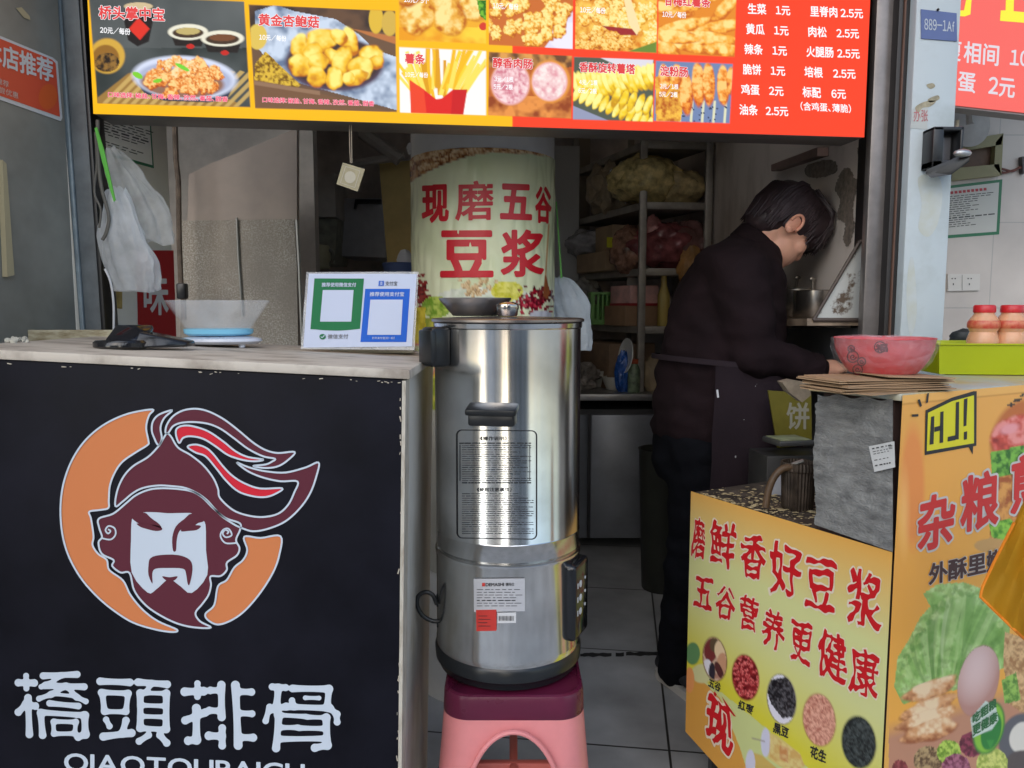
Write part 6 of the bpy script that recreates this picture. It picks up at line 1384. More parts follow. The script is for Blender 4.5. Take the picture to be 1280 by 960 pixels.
t.part('pan', b, mat('dark_pan_steel', (.14, .14, .135), .4, .7)); b = MB(); b.box(q+Vector((0, 0, .007)), (.085, .075, .004), .2, .001); t.part('batter', b, mat('batter_green', (.22, .235, .13), .5, var=.4, scale=40))
b = MB(); b.box((P(985, 575, 2.02).x, 2.02, .4), (.17, .12, P(985, 566, 2.0).z*2-.8), .1, .004); one('metal_stand', b, mat('dark_metal_stand', (.06, .058, .055), .45, .5, var=.3), 'dark metal stand between the cook and the cart', 'stand')
# ================================================================== things on the pillar and the next shop
t = Thing('number_plate', 'blue house number plate 889-1Af on the pale pillar', 'number plate', pilpl.pt(1172, 50))
b = MB(); b.slab([pilpl.pt(*p) for p in [(1150.5, 12), (1195, 17), (1195.5, 52), (1151, 48.5)]], pilpl.n, .003); t.part('plate', b, mat('plate_blue', tuple(s2l((88, 104, 152))), .45, var=.1))
g = Geo(); g.text(pilpl, '889-1Af', (1155.5, 37), (1193, 40), (0, -14), .0038, .012); t.part('lettering', g.mesh('lettering'), mat('plate_white', (.46, .5, .55), .5))
b = MB(); b.ico(P(1172.5, 12, 1.965), .004, 1); t.part('nail', b, Mblack)
g = Geo(); g.shape(pilpl, smooth_path([(1148, 222), (1172, 220), (1178, 246), (1172, 280), (1160, 296), (1148, 285), (1152, 255)], 5), .0006); g.shape(pilpl, smooth_path([(1136, 330), (1142, 326), (1146, 390), (1138, 420), (1133, 380)], 5), .0006); t_ = g.mesh('old_stain'); o_ = one('old_stain', t_, mat('pillar_stain', (.47, .49, .43), .6, dark=(.50, .545, .555), scale=14, thr=(.35, .6), detail=7), 'faint yellowish stain patches on the pale pillar below the lock box', 'stain')
# lock box
Yk = 1.97; t = Thing('lock_box', 'open black key lock box mounted on the pale pillar', 'lock box', P(1170, 215, Yk))
zc0, zc1 = P(1170, 214, Yk).z, P(1170, 164, Yk).z; xk0, xk1 = P(1152, 190, Yk).x, P(1189, 190, Yk).x
b = MB(); zc = (zc0+zc1)/2; w, h = xk1-xk0, zc1-zc0
MbL = mat('lockbox_black', (.018, .019, .021), .38, var=.2)
for (cx, cz, sx_, sz_) in (((xk0+.013), zc, .026, h), (xk1-.004, zc, .008, h), ((xk0+xk1)/2, zc1-.005, w, .010), ((xk0+xk1)/2, zc0+.009, w, .018)): b.box((cx, Yk-.026, cz), (sx_, .052, sz_), 0, .003)
b.box(((xk0+xk1)/2, Yk-.006, zc), (w*.96, .012, h*.96)); t.part('case', b, MbL)
b = MB(); b.box((xk0+.045, Yk-.014, zc), (.035, .004, h*.62)); t.part('inner_plate', b, mat('inner_grey', (.12, .12, .13), .3, .5))
dpts = [P(1158, 212, Yk-.045), P(1190, 199, Yk-.07), P(1207, 190, Yk-.09), P(1212, 197, Yk-.10), P(1190, 213, Yk-.08), P(1165, 217, Yk-.05)]
b = MB(); b.slab(dpts, (0, .3, -.95), .010); t.part('open_lid', b, MbL)
b = MB(); b.ico(P(1203, 191.5, Yk-.1), (.022, .012, .010), 2); t.part('lid_lock', b, mat('lock_silver', (.42, .43, .44), .35, .7))
# lit sign of the next shop
sY = 2.29; sp = Plane((0, sY, 0), (-.05, -1, 0))
t = Thing('neighbour_sign', 'pale red lit price sign of the next shop at the top right', 'shop sign', sp.pt(1260, 130))
b = MB(); ps = [(1172, -160), (1420, -170), (1420, 160), (1172, 132)]; b.slab([sp.pt(*p, -.004) for p in ps], -Vector(sp.n), .05); t.part('case', b, mat('grey_alu_case', (.22, .2, .19), .45, .6))
b = MB(); b.poly([sp.pt(*p) for p in [(1172, -160), (1420, -170), (1420, 156), (1172, 129.5)]]); t.part('panel', b, glow('backlit_pale_red', tuple(s2l((236, 92, 82)))+(1,), .74))
Msw, Msy = glow('sign_glow_white', (.72, .66, .72, 1), EM), glow('sign_glow_yellow', tuple(s2l((244, 236, 40)))+(1,), EM)
g = Geo(); g.shape(sp, [(1191, -20), (1216, -20), (1213, 18), (1206, 20.5), (1197, 20), (1197, 13), (1205, 13), (1208, -2), (1191, -2)], .001); t.part('lettering', g.mesh('lettering'), Msy); g = Geo(); g.shape(sp, [(1258, -20), (1268, -20), (1267, 14), (1300, 17), (1300, 30), (1250, 26), (1251, 13), (1257, 13)], .001); t.part('lettering', g.mesh('lettering'), Msy)
g = Geo(); g.text(sp, '瘦', (1178, 75), (1201, 77), (1, -27), .001, .02); g.text(sp, '相间', (1204, 78), (1248, 83), (1.5, -27), .001, .02); g.text(sp, '10元', (1262, 83), (1306, 87), (1.5, -22), .001, .02); g.text(sp, '鸡', (1174, 112), (1195, 114), (1, -24), .001, .02); g.text(sp, '蛋', (1197, 114), (1219, 117), (1, -25), .001, .02); g.text(sp, '2元', (1235, 119), (1268, 123), (1.5, -24), .001, .02); t.part('lettering', g.mesh('lettering'), Msw)
# on the tiled wall
t = Thing('recess_frame', 'olive framed brown wall recess with wires beside the lock box', 'wall recess', neipl.pt(1215, 225))
b = MB()
for q in ([(1178, 181), (1247.5, 169), (1245, 183), (1178, 194)], [(1178, 213), (1242, 207), (1245, 221), (1178, 228)], [(1238, 180), (1247.5, 169), (1245, 221), (1236, 210)], [(1170, 182), (1184, 180), (1184, 226), (1170, 228)]): b.slab([neipl.pt(*p) for p in q], neipl.n, .03)
t.part('frame', b, mat('olive_frame', (.27, .25, .13), .55, var=.12)); b = MB(); b.slab([neipl.pt(*p) for p in [(1180, 190), (1240, 180), (1238, 210), (1180, 218)]], neipl.n, .006); t.part('back_board', b, mat('brown_board', (.13, .075, .045), .6, var=.3, scale=10))
b = MB(); b.tube([neipl.pt(u, v, .012) for u, v in smooth_path([(1244, 209), (1256, 212), (1266, 214), (1275, 209), (1285, 206)], 5, False)], .004, 6); b.tube([neipl.pt(u, v, .012) for u, v in smooth_path([(1244, 211), (1254, 216), (1266, 213), (1275, 210), (1285, 209)], 5, False)], .004, 6); one('wall_wires', b, mat('brown_wire', (.16, .06, .045), .5), 'brown wires running right from the olive recess', 'wires')
b = MB(); b.slab([neipl.pt(*p) for p in [(1273, 197), (1276.5, 197), (1278, 218), (1274, 218)]], neipl.n, .02); one('wall_clip', b, mat('dark_tape', (.09, .08, .08), .6), 'dark tape clip holding the brown wires', 'clip')
t = Thing('wall_certificate', 'green bordered certificate with a red title on the tiled wall', 'certificate', neipl.pt(1218, 300))
t.part('green_border', sheet(neipl, [(1170, 234), (1253, 224), (1249, 293), (1170, 299)], .001).mesh('green_border'), MC['cert_green']); t.part('paper', sheet(neipl, [(1170, 237.5), (1249, 228), (1245.5, 289.5), (1170, 295)], .002).mesh('paper'), mat('cert_paper_light', (.52, .52, .48), .4))
g = Geo(); rr = random.Random(13)
for i in range(15):
    y0 = 246+i*2.7; x = 1186; e = 1240 if i < 2 or i == 10 else rr.uniform(1206, 1224)
    while x < e: w = rr.uniform(3, 9); g.line(neipl, [(x, y0-(x-1186)*.1), (x+w, y0-(x+w-1186)*.1)], .9 if i != 10 else 1.5, .003); x += w+rr.uniform(1, 2)
t.part('text_line', g.mesh('text_line'), MC['print_dark']); g = Geo()
for i in range(9): g.line(neipl, [(1188+i*5.2, 241-i*.55), (1191.6+i*5.2, 240.7-i*.55)], 3.4, .003)
t.part('title_line', g.mesh('title_line'), mat('cert_red', (.42, .05, .06), .5))
b = MB(); b.slab([neipl.pt(*p) for p in [(1183, 342.5), (1223, 342.5), (1222.5, 363), (1183, 364)]], neipl.n, .01); t = Thing('wall_socket', 'white double wall socket under the certificate', 'socket', neipl.pt(1203, 363)); t.part('plate', b, mat('socket_white', (.60, .58, .54), .35))
g = Geo()
for cx in (1192, 1212):
    for dx in (-2.6, 1.2): g.shape(neipl, [(cx+dx, 347.5), (cx+dx+1.6, 347.5), (cx+dx+1.6, 349), (cx+dx, 349)], .011)
    g.shape(neipl, [(cx-1, 354), (cx+.4, 354), (cx+.4, 356.5), (cx-1, 356.5)], .011)
g.shape(neipl, [(1202.4, 343.5), (1203, 343.5), (1203, 363), (1202.4, 363)], .011); t.part('slots', g.mesh('slots'), MC['print_dark'])
b = MB(); q = neipl.pt(1203, 158, .02); b.lathe([(.001, 0), (.075, .01), (.08, .03), (.02, .05), (.001, .052)], q, 40, axis=(0.1, -1, .1), sx=1.0); b.tube([neipl.pt(1212, 140, .12), neipl.pt(1213, 155, .12)], .012, 8); one('wall_fan', b, mat('grey_fan', (.42, .40, .38), .5, var=.2), 'grey round wall fan under the next shop sign', 'fan')
b = MB(); b.tube([P(1197, 150, 2.3), P(1194, 188, 2.3)], .005, 6); one('cream_stick', b, mat('cream_stick_plastic', (.5, .45, .33), .5), 'thin cream stick hanging behind the lock box', 'stick')
b = MB()
for i, (u, v, s_) in enumerate([(1203, 420, .03), (1198, 426, .022), (1212, 424, .02)]): b.ico(P(u, v, 2.05), (s_, s_, s_*.7), 2, .3, 2, i)
one('dark_bundle', b, mat('dark_cloth', (.03, .034, .034), .6, var=.4), 'dark crumpled bundle behind the drink bottles', 'bundle')
b = MB(); b.box((1.6, 2.25, .45), (1.0, .35, .9), 0, .01); one('neighbour_counter', b, mat('grey_cabinet', (.25, .25, .25), .5), 'grey counter of the next shop behind the tray', 'counter')
# ================================================================== kitchen: cabinet, rack and what stands on it
zc = P(770, 492, 3.62).z; Yk0 = 3.62
xc0, xc1 = P(700, 600, Yk0).x, P(846, 600, Yk0).x
t = Thing('steel_cabinet', 'dark steel kitchen cabinet below the storage rack', 'cabinet', ((xc0+xc1)/2, 3.95, 0))
Mdst = mat('dark_steel', (.17, .18, .20), .38, .5, var=.3, scale=3)
b = MB(); b.box(((xc0+xc1)/2, 4.0, zc-.016), (xc1-xc0+.03, .80, .032), 0, .004); t.part('worktop', b, mat('worktop_steel', (.30, .29, .28), .35, .7, var=.3))
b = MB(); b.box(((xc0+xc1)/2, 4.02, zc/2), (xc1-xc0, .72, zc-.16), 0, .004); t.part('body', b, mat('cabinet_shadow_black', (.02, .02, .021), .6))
xm = P(737, 600, Yk0).x
for a, c in ((xc0+.01, xm-.008), (xm+.008, xc1-.01)):
    b = MB(); b.box(((a+c)/2, 3.655, zc/2-.01), (c-a, .02, zc-.19), 0, .004); t.part('door', b, Mdst)
b = MB()
for x_ in (xc0+.05, xc1-.05): b.lathe([(.02, 0), (.02, .09)], (x_, 3.75, 0), 16)
t.part('foot', b, Mblack)
# rack
Cn, Cf, Cr = P(803, 300, 3.72), P(719, 300, 4.48), P(884, 300, 3.75)
Cn.z = Cf.z = Cr.z = 0; Cb = Cf+(Cr-Cn)
t = Thing('storage_rack', 'grey metal storage rack loaded with bags and boxes', 'rack', (Cn+Cb)/2+Vector((0, 0, zc)))
Mrk = mat('rack_grey', (.37, .335, .29), .45, .4, var=.25, scale=12)
for c in (Cn, Cf, Cr, Cb):
    b = MB(); b.box((c.x, c.y, (zc+2.5)/2), (.035, .035, 2.5-zc), 0, .005); t.part('post', b, Mrk)
SHZ = [P(803, v, 3.72).z for v in (408, 335, 252, 176)]
for z in SHZ:
    b = MB(); b.hexa([Vector((c.x, c.y, z-.035)) for c in (Cn, Cr, Cb, Cf)], [Vector((c.x, c.y, z)) for c in (Cn, Cr, Cb, Cf)], .003); t.part('shelf', b, Mrk)
def rk(a, s, z): return Cn+(Cr-Cn)*a+(Cf-Cn)*s+Vector((0, 0, z))
ra = math.atan2((Cf-Cn).y, (Cf-Cn).x)-math.pi/2
def lump(name, label, cat, c, rad, m, seed, amp=.28, fr=2.5, sub=4):
    b = MB(); b.ico(c+Vector((0, 0, rad[2]*.8)), rad, sub, amp, fr, seed); 
    return one(name, b, m, label, cat, smooth=60)
def carton(name, label, cat, c, size, m, rz=0.0, bev=.004):
    b = MB(); b.box(c+Vector((0, 0, size[2]/2)), size, rz, bev); return one(name, b, m, label, cat)
Mkr, Mbrb = mat('carton_brown', (.40, .28, .17), .75, var=.2), mat('brown_bag', (.42, .33, .22), .5, var=.4, scale=10, bump=.3, bscale=30)
z0, z1, z2, z3 = SHZ
lump('sack', 'brown paper sack on the second shelf from the top', 'sack', rk(.25, .62, z2), (.13, .24, .15), Mbrb, 1)
lump('food_bag', 'yellowish clear bag of dry noodles on the second shelf', 'food bag', rk(.2, .15, z2+.02), (.17, .17, .12), mat('noodle_bag', (.66, .52, .22), .18, var=.5, scale=22, bump=.8, bscale=40), 2, .24, 1.9)
lump('food_bag', 'pale bluish plastic bag hanging over the second shelf edge', 'food bag', rk(.02, .27, z2+.06), (.07, .10, .08), mat('pale_bag', (.65, .68, .66), .25, var=.2), 3, .5, 3)
lump('food_bag', 'dull yellow noodle bag behind the right rack post', 'food bag', rk(.72, .15, z2), (.13, .15, .10), mat('noodle_bag_dull', (.50, .38, .18), .3, var=.5, scale=22, bump=.7), 4, .24, 1.8)
lump('snack_bag', 'dark red shiny bag on the middle shelf', 'snack bag', rk(.45, .12, z1+.02), (.16, .14, .11), mat('dark_red_film', (.26, .075, .08), .12, var=.5, scale=16, bump=1.0, bscale=30), 5, .26, 1.8)
lump('snack_bag', 'reddish brown shiny bag next to the cook on the middle shelf', 'snack bag', rk(.85, .15, z1+.03), (.12, .14, .12), mat('red_brown_film', (.24, .12, .11), .14, var=.4, scale=14, bump=1.0, bscale=30), 6, .26, 1.8)
lump('snack_bag', 'pink printed bag standing on the middle shelf behind the post', 'snack bag', rk(.28, .1, z1+.06), (.05, .05, .11), mat('pink_film', (.55, .24, .22), .25, var=.4, scale=20), 7, .25, 2)
lump('jar_bag', 'clear bag of reddish jars left of the rack corner post', 'food bag', rk(.05, .22, z1), (.09, .11, .12), mat('jar_bag_film', (.34, .18, .12), .12, var=.6, scale=18, bump=.9, bscale=40), 8, .2, 3)
carton('carton_box', 'long brown carton on the middle shelf', 'carton', rk(.12, .58, z1), (.20, .36, .10), Mkr, ra)
t = Thing('carton_box', 'brown carton with a yellow tag on top of the long carton', 'carton', rk(.14, .45, z1+.1)); b = MB(); b.box(rk(.14, .45, z1+.165), (.16, .2, .13), ra, .004); t.part('box', b, mat('carton_brown_dark', (.36, .25, .15), .75, var=.2))
q = P(762, 303, 3.86); b = MB(); b.box(q, (.03, .006, .05), ra); t.part('yellow_tag', b, mat('tag_yellow', (.52, .5, .02), .5))
lump('plastic_bundle', 'grey plastic wrapped bundle at the far end of the middle shelf', 'bundle', rk(.1, .85, z1+.1), (.13, .18, .08), mat('grey_film', (.34, .32, .32), .15, var=.4, bump=.6), 9, .25, 2)
carton('carton_box', 'small brown carton under the pink tissue box', 'carton', rk(.2, .28, z0), (.2, .24, .10), mat('carton_reddish', (.38, .23, .13), .75, var=.2), ra)
t = Thing('tissue_box', 'pink tissue box with a white tissue on the lowest shelf', 'tissue box', rk(.2, .26, z0+.1)); b = MB(); b.box(rk(.2, .26, z0+.15), (.16, .22, .10), ra, .006); t.part('box', b, mat('tissue_pink', (.72, .42, .38), .5, var=.3, scale=12)); b = MB(); b.box(rk(.2, .26, z0+.106), (.163, .223, .014), ra, .003); t.part('red_base', b, mat('tissue_red', (.40, .03, .03), .5))
b = MB(); q = rk(.2, .30, z0+.2); b.slab([q+Vector((-.03, -.05, 0)), q+Vector((.07, .02, 0)), q+Vector((-.02, -.02, .09))], (.1, 1, 0), .01); t.part('tissue', b, mat('tissue_white', (.5, .5, .48), .7))
b = MB(); q = rk(.1, .62, z0); s_ = .09
for i in range(6): b.box(q+Vector((-.06+.024*i, -.09, .085)), (.012, .012, .15), 0, .002)
b.box(q+Vector((0, .0, .015)), (.15, .19, .03), 0, .004); b.box(q+Vector((0, .0, .165)), (.155, .195, .016), 0, .004); b.box(q+Vector((0, .09, .085)), (.15, .01, .15)); b.box(q+Vector((-.07, 0, .085)), (.01, .19, .15)); b.box(q+Vector((.07, 0, .085)), (.01, .19, .15))
one('plastic_basket', b, mat('basket_green', (.18, .42, .10), .45), 'green slotted plastic basket beside the pink tissue box', 'basket')
lump('food_bag', 'pale clear bag behind the green basket', 'food bag', rk(.05, .85, z0+.05), (.10, .12, .11), mat('pale_bag_dim', (.45, .43, .39), .25, var=.3), 10, .3, 3)
q = rk(.45, .08, z0); t = Thing('oil_bottle', 'slim bottle of yellow oil right of the rack corner post', 'bottle', q); b = MB(); b.lathe([(.028, 0), (.03, .004), (.03, .15), (.014, .20), (.013, .25)], q, 24); t.part('body', b, mat('oil_yellow', (.50, .37, .10), .12)); b = MB(); b.lathe([(.015, .25), (.015, .28), (.001, .281)], q, 20); t.part('cap', b, mat('bottle_cap_grey', (.2, .22, .22), .4))
q = rk(.78, .0, z0-.04); t = Thing('sauce_jar', 'amber sauce jar on the lowest shelf beside the cook', 'jar', q); b = MB(); b.lathe([(.045, 0), (.05, .01), (.056, .07), (.05, .10)], q+Vector((0, 0, .04)), 28); t.part('jar', b, mat('amber_sauce', (.45, .20, .05), .15)); b = MB(); b.lathe([(.052, .10), (.052, .115), (.001, .116)], q+Vector((0, 0, .04)), 28); t.part('lid', b, mat('jar_lid', (.25, .2, .12), .4))
carton('paper_packet', 'grey paper packet at the back of the lowest shelf', 'packet', rk(.7, .35, z0), (.18, .1, .15), mat('grey_packet', (.42, .38, .36), .7), ra)
carton('packing_box', 'brown box just under the lowest shelf', 'carton', rk(.1, .5, zc+.0), (.26, .5, P(740, 428, 4).z-zc), mat('carton_deep', (.22, .14, .085), .8, var=.3), ra)
lump('orange_bag', 'orange bag behind the shoulder of the cook', 'bag', rk(.72, -.02, z1-.06), (.06, .05, .09), mat('orange_film', (.48, .24, .07), .4, var=.4), 11, .3, 2)
# on the worktop
def bowl(name, label, u, v, Y, r, h, m, n=32):
    q = P(u, v, Y); q.z = zc; b = MB(); b.lathe([(r*.5, 0), (r*.6, .004), (r*.9, h*.6), (r, h), (r*.96, h), (r*.55, .012), (.001, .010)], q, n); return one(name, b, m, label, 'bowl')
Mcer = mat('ceramic_cream', (.50, .48, .42), .3, var=.08)
bowl('ceramic_bowl', 'larger cream bowl on the steel worktop', 752, 478, 3.95, .072, .085, Mcer); bowl('ceramic_bowl', 'smaller cream bowl in front of the larger one', 766, 484, 3.8, .052, .065, Mcer)
lump('bag_heap', 'heap of crumpled clear bags on the worktop behind the boiler', 'bags', Vector((P(722, 480, 3.85).x, 3.85, zc)), (.10, .09, .075), mat('heap_bag', (.30, .26, .22), .25, var=.5, scale=20, bump=.6), 12, .4, 3)
lump('blue_bag', 'crumpled bright blue bag beside the cream bowls', 'bag', Vector((P(779, 480, 3.72).x, 3.72, zc)), (.038, .04, .11), mat('blue_film', (.02, .09, .36), .25, var=.5, scale=25, bump=.7), 13, .3, 3)
q = P(787, 445, 3.70); b = MB(); b.lathe([(.001, 0), (.055, .006), (.085, .02), (.083, .024), (.05, .011), (.001, .006)], q, 36, axis=(-.95, -.25, .12)); one('white_plate', b, mat('plate_white_china', (.60, .60, .57), .3), 'white plate standing on edge by the blue bag', 'plate')
q = Vector((P(800, 480, 3.5).x, 3.68, zc)); t = Thing('sauce_bottle', 'sauce bottle with a red cap and green label by the cook', 'bottle', q); b = MB(); b.lathe([(.028, 0), (.03, .004), (.03, .11), (.016, .14)], q, 24); t.part('body', b, mat('green_label', (.16, .21, .13), .4, var=.6, scale=40)); b = MB(); b.lathe([(.02, .138), (.021, .16), (.001, .163)], q, 20); t.part('cap', b, mat('cap_orange_red', (.42, .07, .02), .4))
lump('paper_packet', 'tan paper packet behind the red capped sauce bottle', 'packet', Vector((P(818, 480, 3.75).x, 3.75, zc)), (.06, .05, .10), mat('tan_packet', (.36, .27, .16), .6, var=.25), 14, .15, 2)
b = MB(); q = P(838, 478, 3.9); b.box((q.x, 4.1, (z0+zc)/2), (.22, .02, z0-zc), 0); one('bluish_board', b, mat('bluish_panel', (.32, .31, .32), .6), 'bluish panel behind the worktop beside the cook', 'board')
# upright board behind the rack
b = MB(); b.box((P(727, 200, 4.55).x, 4.56, 1.9), (.10, .02, .9)); one('board_strip', b, mat('tan_strip', (.36, .29, .2), .7), 'tan upright strip behind the left rack post', 'board')
b = MB(); b.box((P(706, 300, 4.4).x, 4.45, 1.4), (.16, .1, 1.4)); one('kitchen_wall', b, mat('dim_blue_wall', (.40, .39, .375), .8), 'bluish grey wall strip between column and rack', 'wall')
# bin beside the cook
q = P(828, 672, 3.2); q.z = 0; t = Thing('waste_bin', 'dark green waste bin behind the leg of the cook', 'bin', q); b = MB(); b.lathe([(.08, 0), (.085, .01), (.105, .60), (.11, .61), (.10, .61), (.08, .02), (.001, .02)], q, 32); t.part('bin', b, mat('bin_green', (.022, .024, .018), .5, var=.3))
# ---- right kitchen wall
spl = Plane((.969, 3, 0), (-1, 0, 0))
b = MB(); q = [spl.pt(*p) for p in [(976, 206), (1036, 184), (1036, 195), (976, 214)]]; b.slab(q, (-1, 0, 0), .035); one('tube_lamp', b, mat('brown_lamp_case', (.30, .20, .17), .5, .1, var=.2), 'unlit brownish tube lamp fixture on the stained wall', 'lamp fixture')
xg = .955
b = MB(); b.slab([spl.pt(*p, .004) for p in [(905, 400), (1082, 398), (1082, 407), (905, 408)]], (-1, 0, 0), .16); one('wall_shelf', b, mat('rusty_shelf', (.26, .19, .13), .5, .2, var=.4, scale=20), 'rusty shelf carrying the steel pots behind the cook', 'shelf')
b = MB(); b.slab([P(*p, 2.105) for p in [(1019, 399), (1074, 306), (1080, 300), (1079.5, 399)]], (0, 1, 0), .006); t = Thing('splash_guard', 'triangular steel splash guard with rust spots by the door frame', 'splash guard', spl.pt(1050, 399)); t.part('plate', b, mat('spotted_steel', (.56, .57, .54), .4, .3, dark=(.14, .10, .07), scale=26, thr=(.36, .45), detail=5))
b = MB(); b.tube([P(1017, 400, 2.10), P(1074, 303, 2.10)], .005, 8); b.tube([P(1072, 304, 2.10), P(1081, 299, 2.10)], .005, 8); b.tube([P(1017, 400, 2.10), P(1080, 400, 2.10)], .006, 8); t.part('edge_bar', b, mat('rusty_bar', (.07, .05, .04), .6))
b = MB(); b.slab([spl.pt(*p, .003) for p in [(905, 410), (1082, 410), (1082, 700), (905, 700)]], (-1, 0, 0), .01); one('dark_back_panel', b, mat('dark_slate_panel', (.12, .125, .13), .45, .2, var=.35, scale=4), 'dark slate panel under the pot shelf', 'panel')
for i, (u, v, r, hh, lab) in enumerate([(993, 396, .075, 34, 'left steel pot with a ladle behind the face of the cook'), (1020, 397, .07, 33, 'right steel pot half behind the splash guard')]):
    Yq = 2.55 if i == 0 else 2.42; q = P(u, v, Yq); h = hh/960*Yq; t = Thing('steel_pot', lab, 'pot', q); b = MB(); b.lathe([(r*.97, 0), (r, .004), (r, h), (r*1.04, h+.002), (r*.95, h+.002), (r*.94, .01), (.001, .01)], q, 40); t.part('body', b, mat('pot_steel', (.45, .42, .38), .25, .95))
    b = MB(); b.tube([P(u-4, v-10, Yq-.01), P(u+4-i*8, v-hh-14, Yq+.03)], .005, 8); b.ico(P(u+4-i*8, v-hh-15, Yq+.03), (.012, .006, .008), 1); t.part('ladle', b, mat('ladle_steel', (.35, .32, .28), .3, .9))
g = Geo()
for q_ in ([(1052, 214), (1062, 210), (1068, 222), (1074, 226), (1070, 240), (1066, 262), (1068, 285), (1060, 308), (1054, 300), (1056, 280), (1046, 272), (1050, 250), (1044, 236)], [(1072, 186), (1079, 182), (1080, 196), (1074, 198)], [(1010, 206), (1040, 200), (1046, 214), (1026, 222), (1008, 220)]): g.shape(spl, [(x_+1.6*mnoise.noise(Vector((x_*.6, y_*.6, 1))), y_+1.6*mnoise.noise(Vector((x_*.6, y_*.6, 8)))) for x_, y_ in smooth_path(q_, 12)], .0012)
one('grease_stain', g.mesh('grease_stain'), mat('grease_brown', (.27, .225, .185), .5, var=.45, scale=60, detail=6), 'dark brown grease stain patches on the kitchen wall by the head', 'stain')
# ---- dark corner behind the payment card
Yb_ = 3.9
b = MB(); b.slab([P(*p, Yb_) for p in [(372, 228), (418, 216), (420, 271), (374, 270)]], (0, 1, 0), .3); one('carton_box', b, mat('grey_carton', (.6, .57, .52), .7, var=.2), 'grey carton stacked in the dark left corner', 'carton')
b = MB(); b.slab([P(*p, Yb_+.05) for p in [(374, 273), (422, 273), (418, 330), (378, 330)]], (0, 1, 0), .3); one('plastic_crate', b, mat('dark_green_crate', (.36, .37, .3), .6, var=.3, scale=25), 'dark greenish crate under the grey carton', 'crate')
b = MB(); b.slab([P(*p, Yb_+.2) for p in [(420, 248), (478, 248), (482, 322), (424, 320)]], (0, 1, 0), .4); t = Thing('chest_freezer', 'dim bluish grey appliance with a black handle in the corner', 'appliance', P(450, 320, Yb_)); t.part('body', b, mat('freezer_grey', (.52, .53, .56), .5, var=.15))
b = MB(); b.slab([P(*p, Yb_+.17) for p in [(444, 249), (476, 249), (476, 254), (446, 254), (444, 261), (442, 261)]], (0, 1, 0), .03); t.part('handle', b, Mblack)
b = MB(); b.slab([P(*p, 3.7) for p in [(474, 205), (516, 200), (520, 328), (484, 328)]], (0, 1, 0), .02); one('yellow_board', b, mat('mustard_board', (.62, .46, .17), .65, var=.15), 'mustard yellow board leaning left of the column', 'board')
b = MB(); b.tube([P(452, 165, 3.6), P(500, 200, 3.6)], .03, 8); b.tube([P(440, 205, 3.6), P(505, 195, 3.6)], .018, 8); one('wall_bracket', b, mat('dark_bracket', (.42, .38, .34), .7, var=.2), 'dark diagonal bracket high in the left corner', 'bracket')
b = MB(); b.ico(P(506, 325, 3.3), (.035, .03, .045), 2, .2, 2, 3); one('white_towel', b, mat('towel_white', (.6, .61, .64), .8), 'pale crumpled towel beside the mustard board', 'towel')
q = P(500, 345, 3.3); b = MB(); b.lathe([(.06, 0), (.075, .05), (.07, .055), (.001, .05)], q, 28); one('blue_basin', b, mat('basin_blue', (.10, .15, .34), .5), 'dark blue basin under the pale towel', 'basin')
q = P(393, 336, 3.2); t = Thing('enamel_jug', 'olive enamel jug with a handle behind the payment card', 'jug', q); b = MB(); b.lathe([(.058, 0), (.064, .004), (.064, .09), (.06, .095), (.02, .10), (.018, .115), (.001, .117)], q, 32); t.part('body', b, mat('olive_enamel', (.46, .45, .3), .35, var=.2))
b = MB(); b.tube([P(u, v, 3.2) for u, v in smooth_path([(406, 312), (414, 314), (416, 324), (410, 333)], 5, False)], .007, 8); t.part('handle', b, mat('jug_handle', (.16, .155, .12), .4)); b = MB(); b.ico(P(381, 305, 3.2), (.014, .014, .012), 2); t.part('knob', b, MC['jug_handle'])
b = MB(); b.box((P(440, 400, 3.6).x, 3.75, .5), (.9, .8, 1.0*P(440, 336, 3.35).z), 0, .01); one('kitchen_counter', b, mat('dark_counter', (.3, .27, .25), .6), 'dark kitchen counter in the left corner under the jug', 'counter')
# dirty strip across the doorway floor
b = MB(); gr = random.Random(31); top_, bot_ = [], []
for i in range(60):
    u = 715+i*2.6; h_ = 2.2+1.5*mnoise.noise(Vector((i*.35, 0, 0))); y_ = 819-i*.05+1.5*mnoise.noise(Vector((i*.2, 3, 0)))
    top_.append(PZ(u, y_-h_, .0052)); bot_.append(PZ(u, y_+h_, .0052))
for i in range(59):
  if mnoise.noise(Vector((i*.23, 9, 2))) > -.12: b.poly([top_[i], top_[i+1], bot_[i+1], bot_[i]])
b.clean(); one('threshold_grime', b, dirt, None, None, kind='stuff')
# ================================================================== the cook (seen from the right, bent over the work)
PY = 2.36
S_ = PY/960
ps = R(14); fw = Vector((math.cos(ps), math.sin(ps), 0)); rt = Vector((math.sin(ps), -math.cos(ps), 0))
def fuse(build, voxel, it=2):
    b = MB(); build(b); me = bpy.data.meshes.new('body'); bmesh.ops.recalc_face_normals(b.bm, faces=b.bm.faces); b.bm.to_mesh(me); b.bm.free()
    o = bpy.data.objects.new('body', me); COL.objects.link(o)
    m = o.modifiers.new('r', 'REMESH'); m.mode = 'VOXEL'; m.voxel_size = voxel; m.use_smooth_shade = True
    s = o.modifiers.new('s', 'SMOOTH'); s.factor = .5; s.iterations = it
    dg = bpy.context.evaluated_depsgraph_get(); dg.update()
    r = bpy.data.meshes.new_from_object(o.evaluated_get(dg)); bpy.data.objects.remove(o); bpy.data.meshes.remove(me)
    for p in r.polygons: p.use_smooth = True
    return r
def ell_ring(c, a, b_, n=28, tilt=None):
    return [c+fw*(a*math.cos(2*math.pi*k/n))+rt*(b_*math.sin(2*math.pi*k/n)) for k in range(n)]
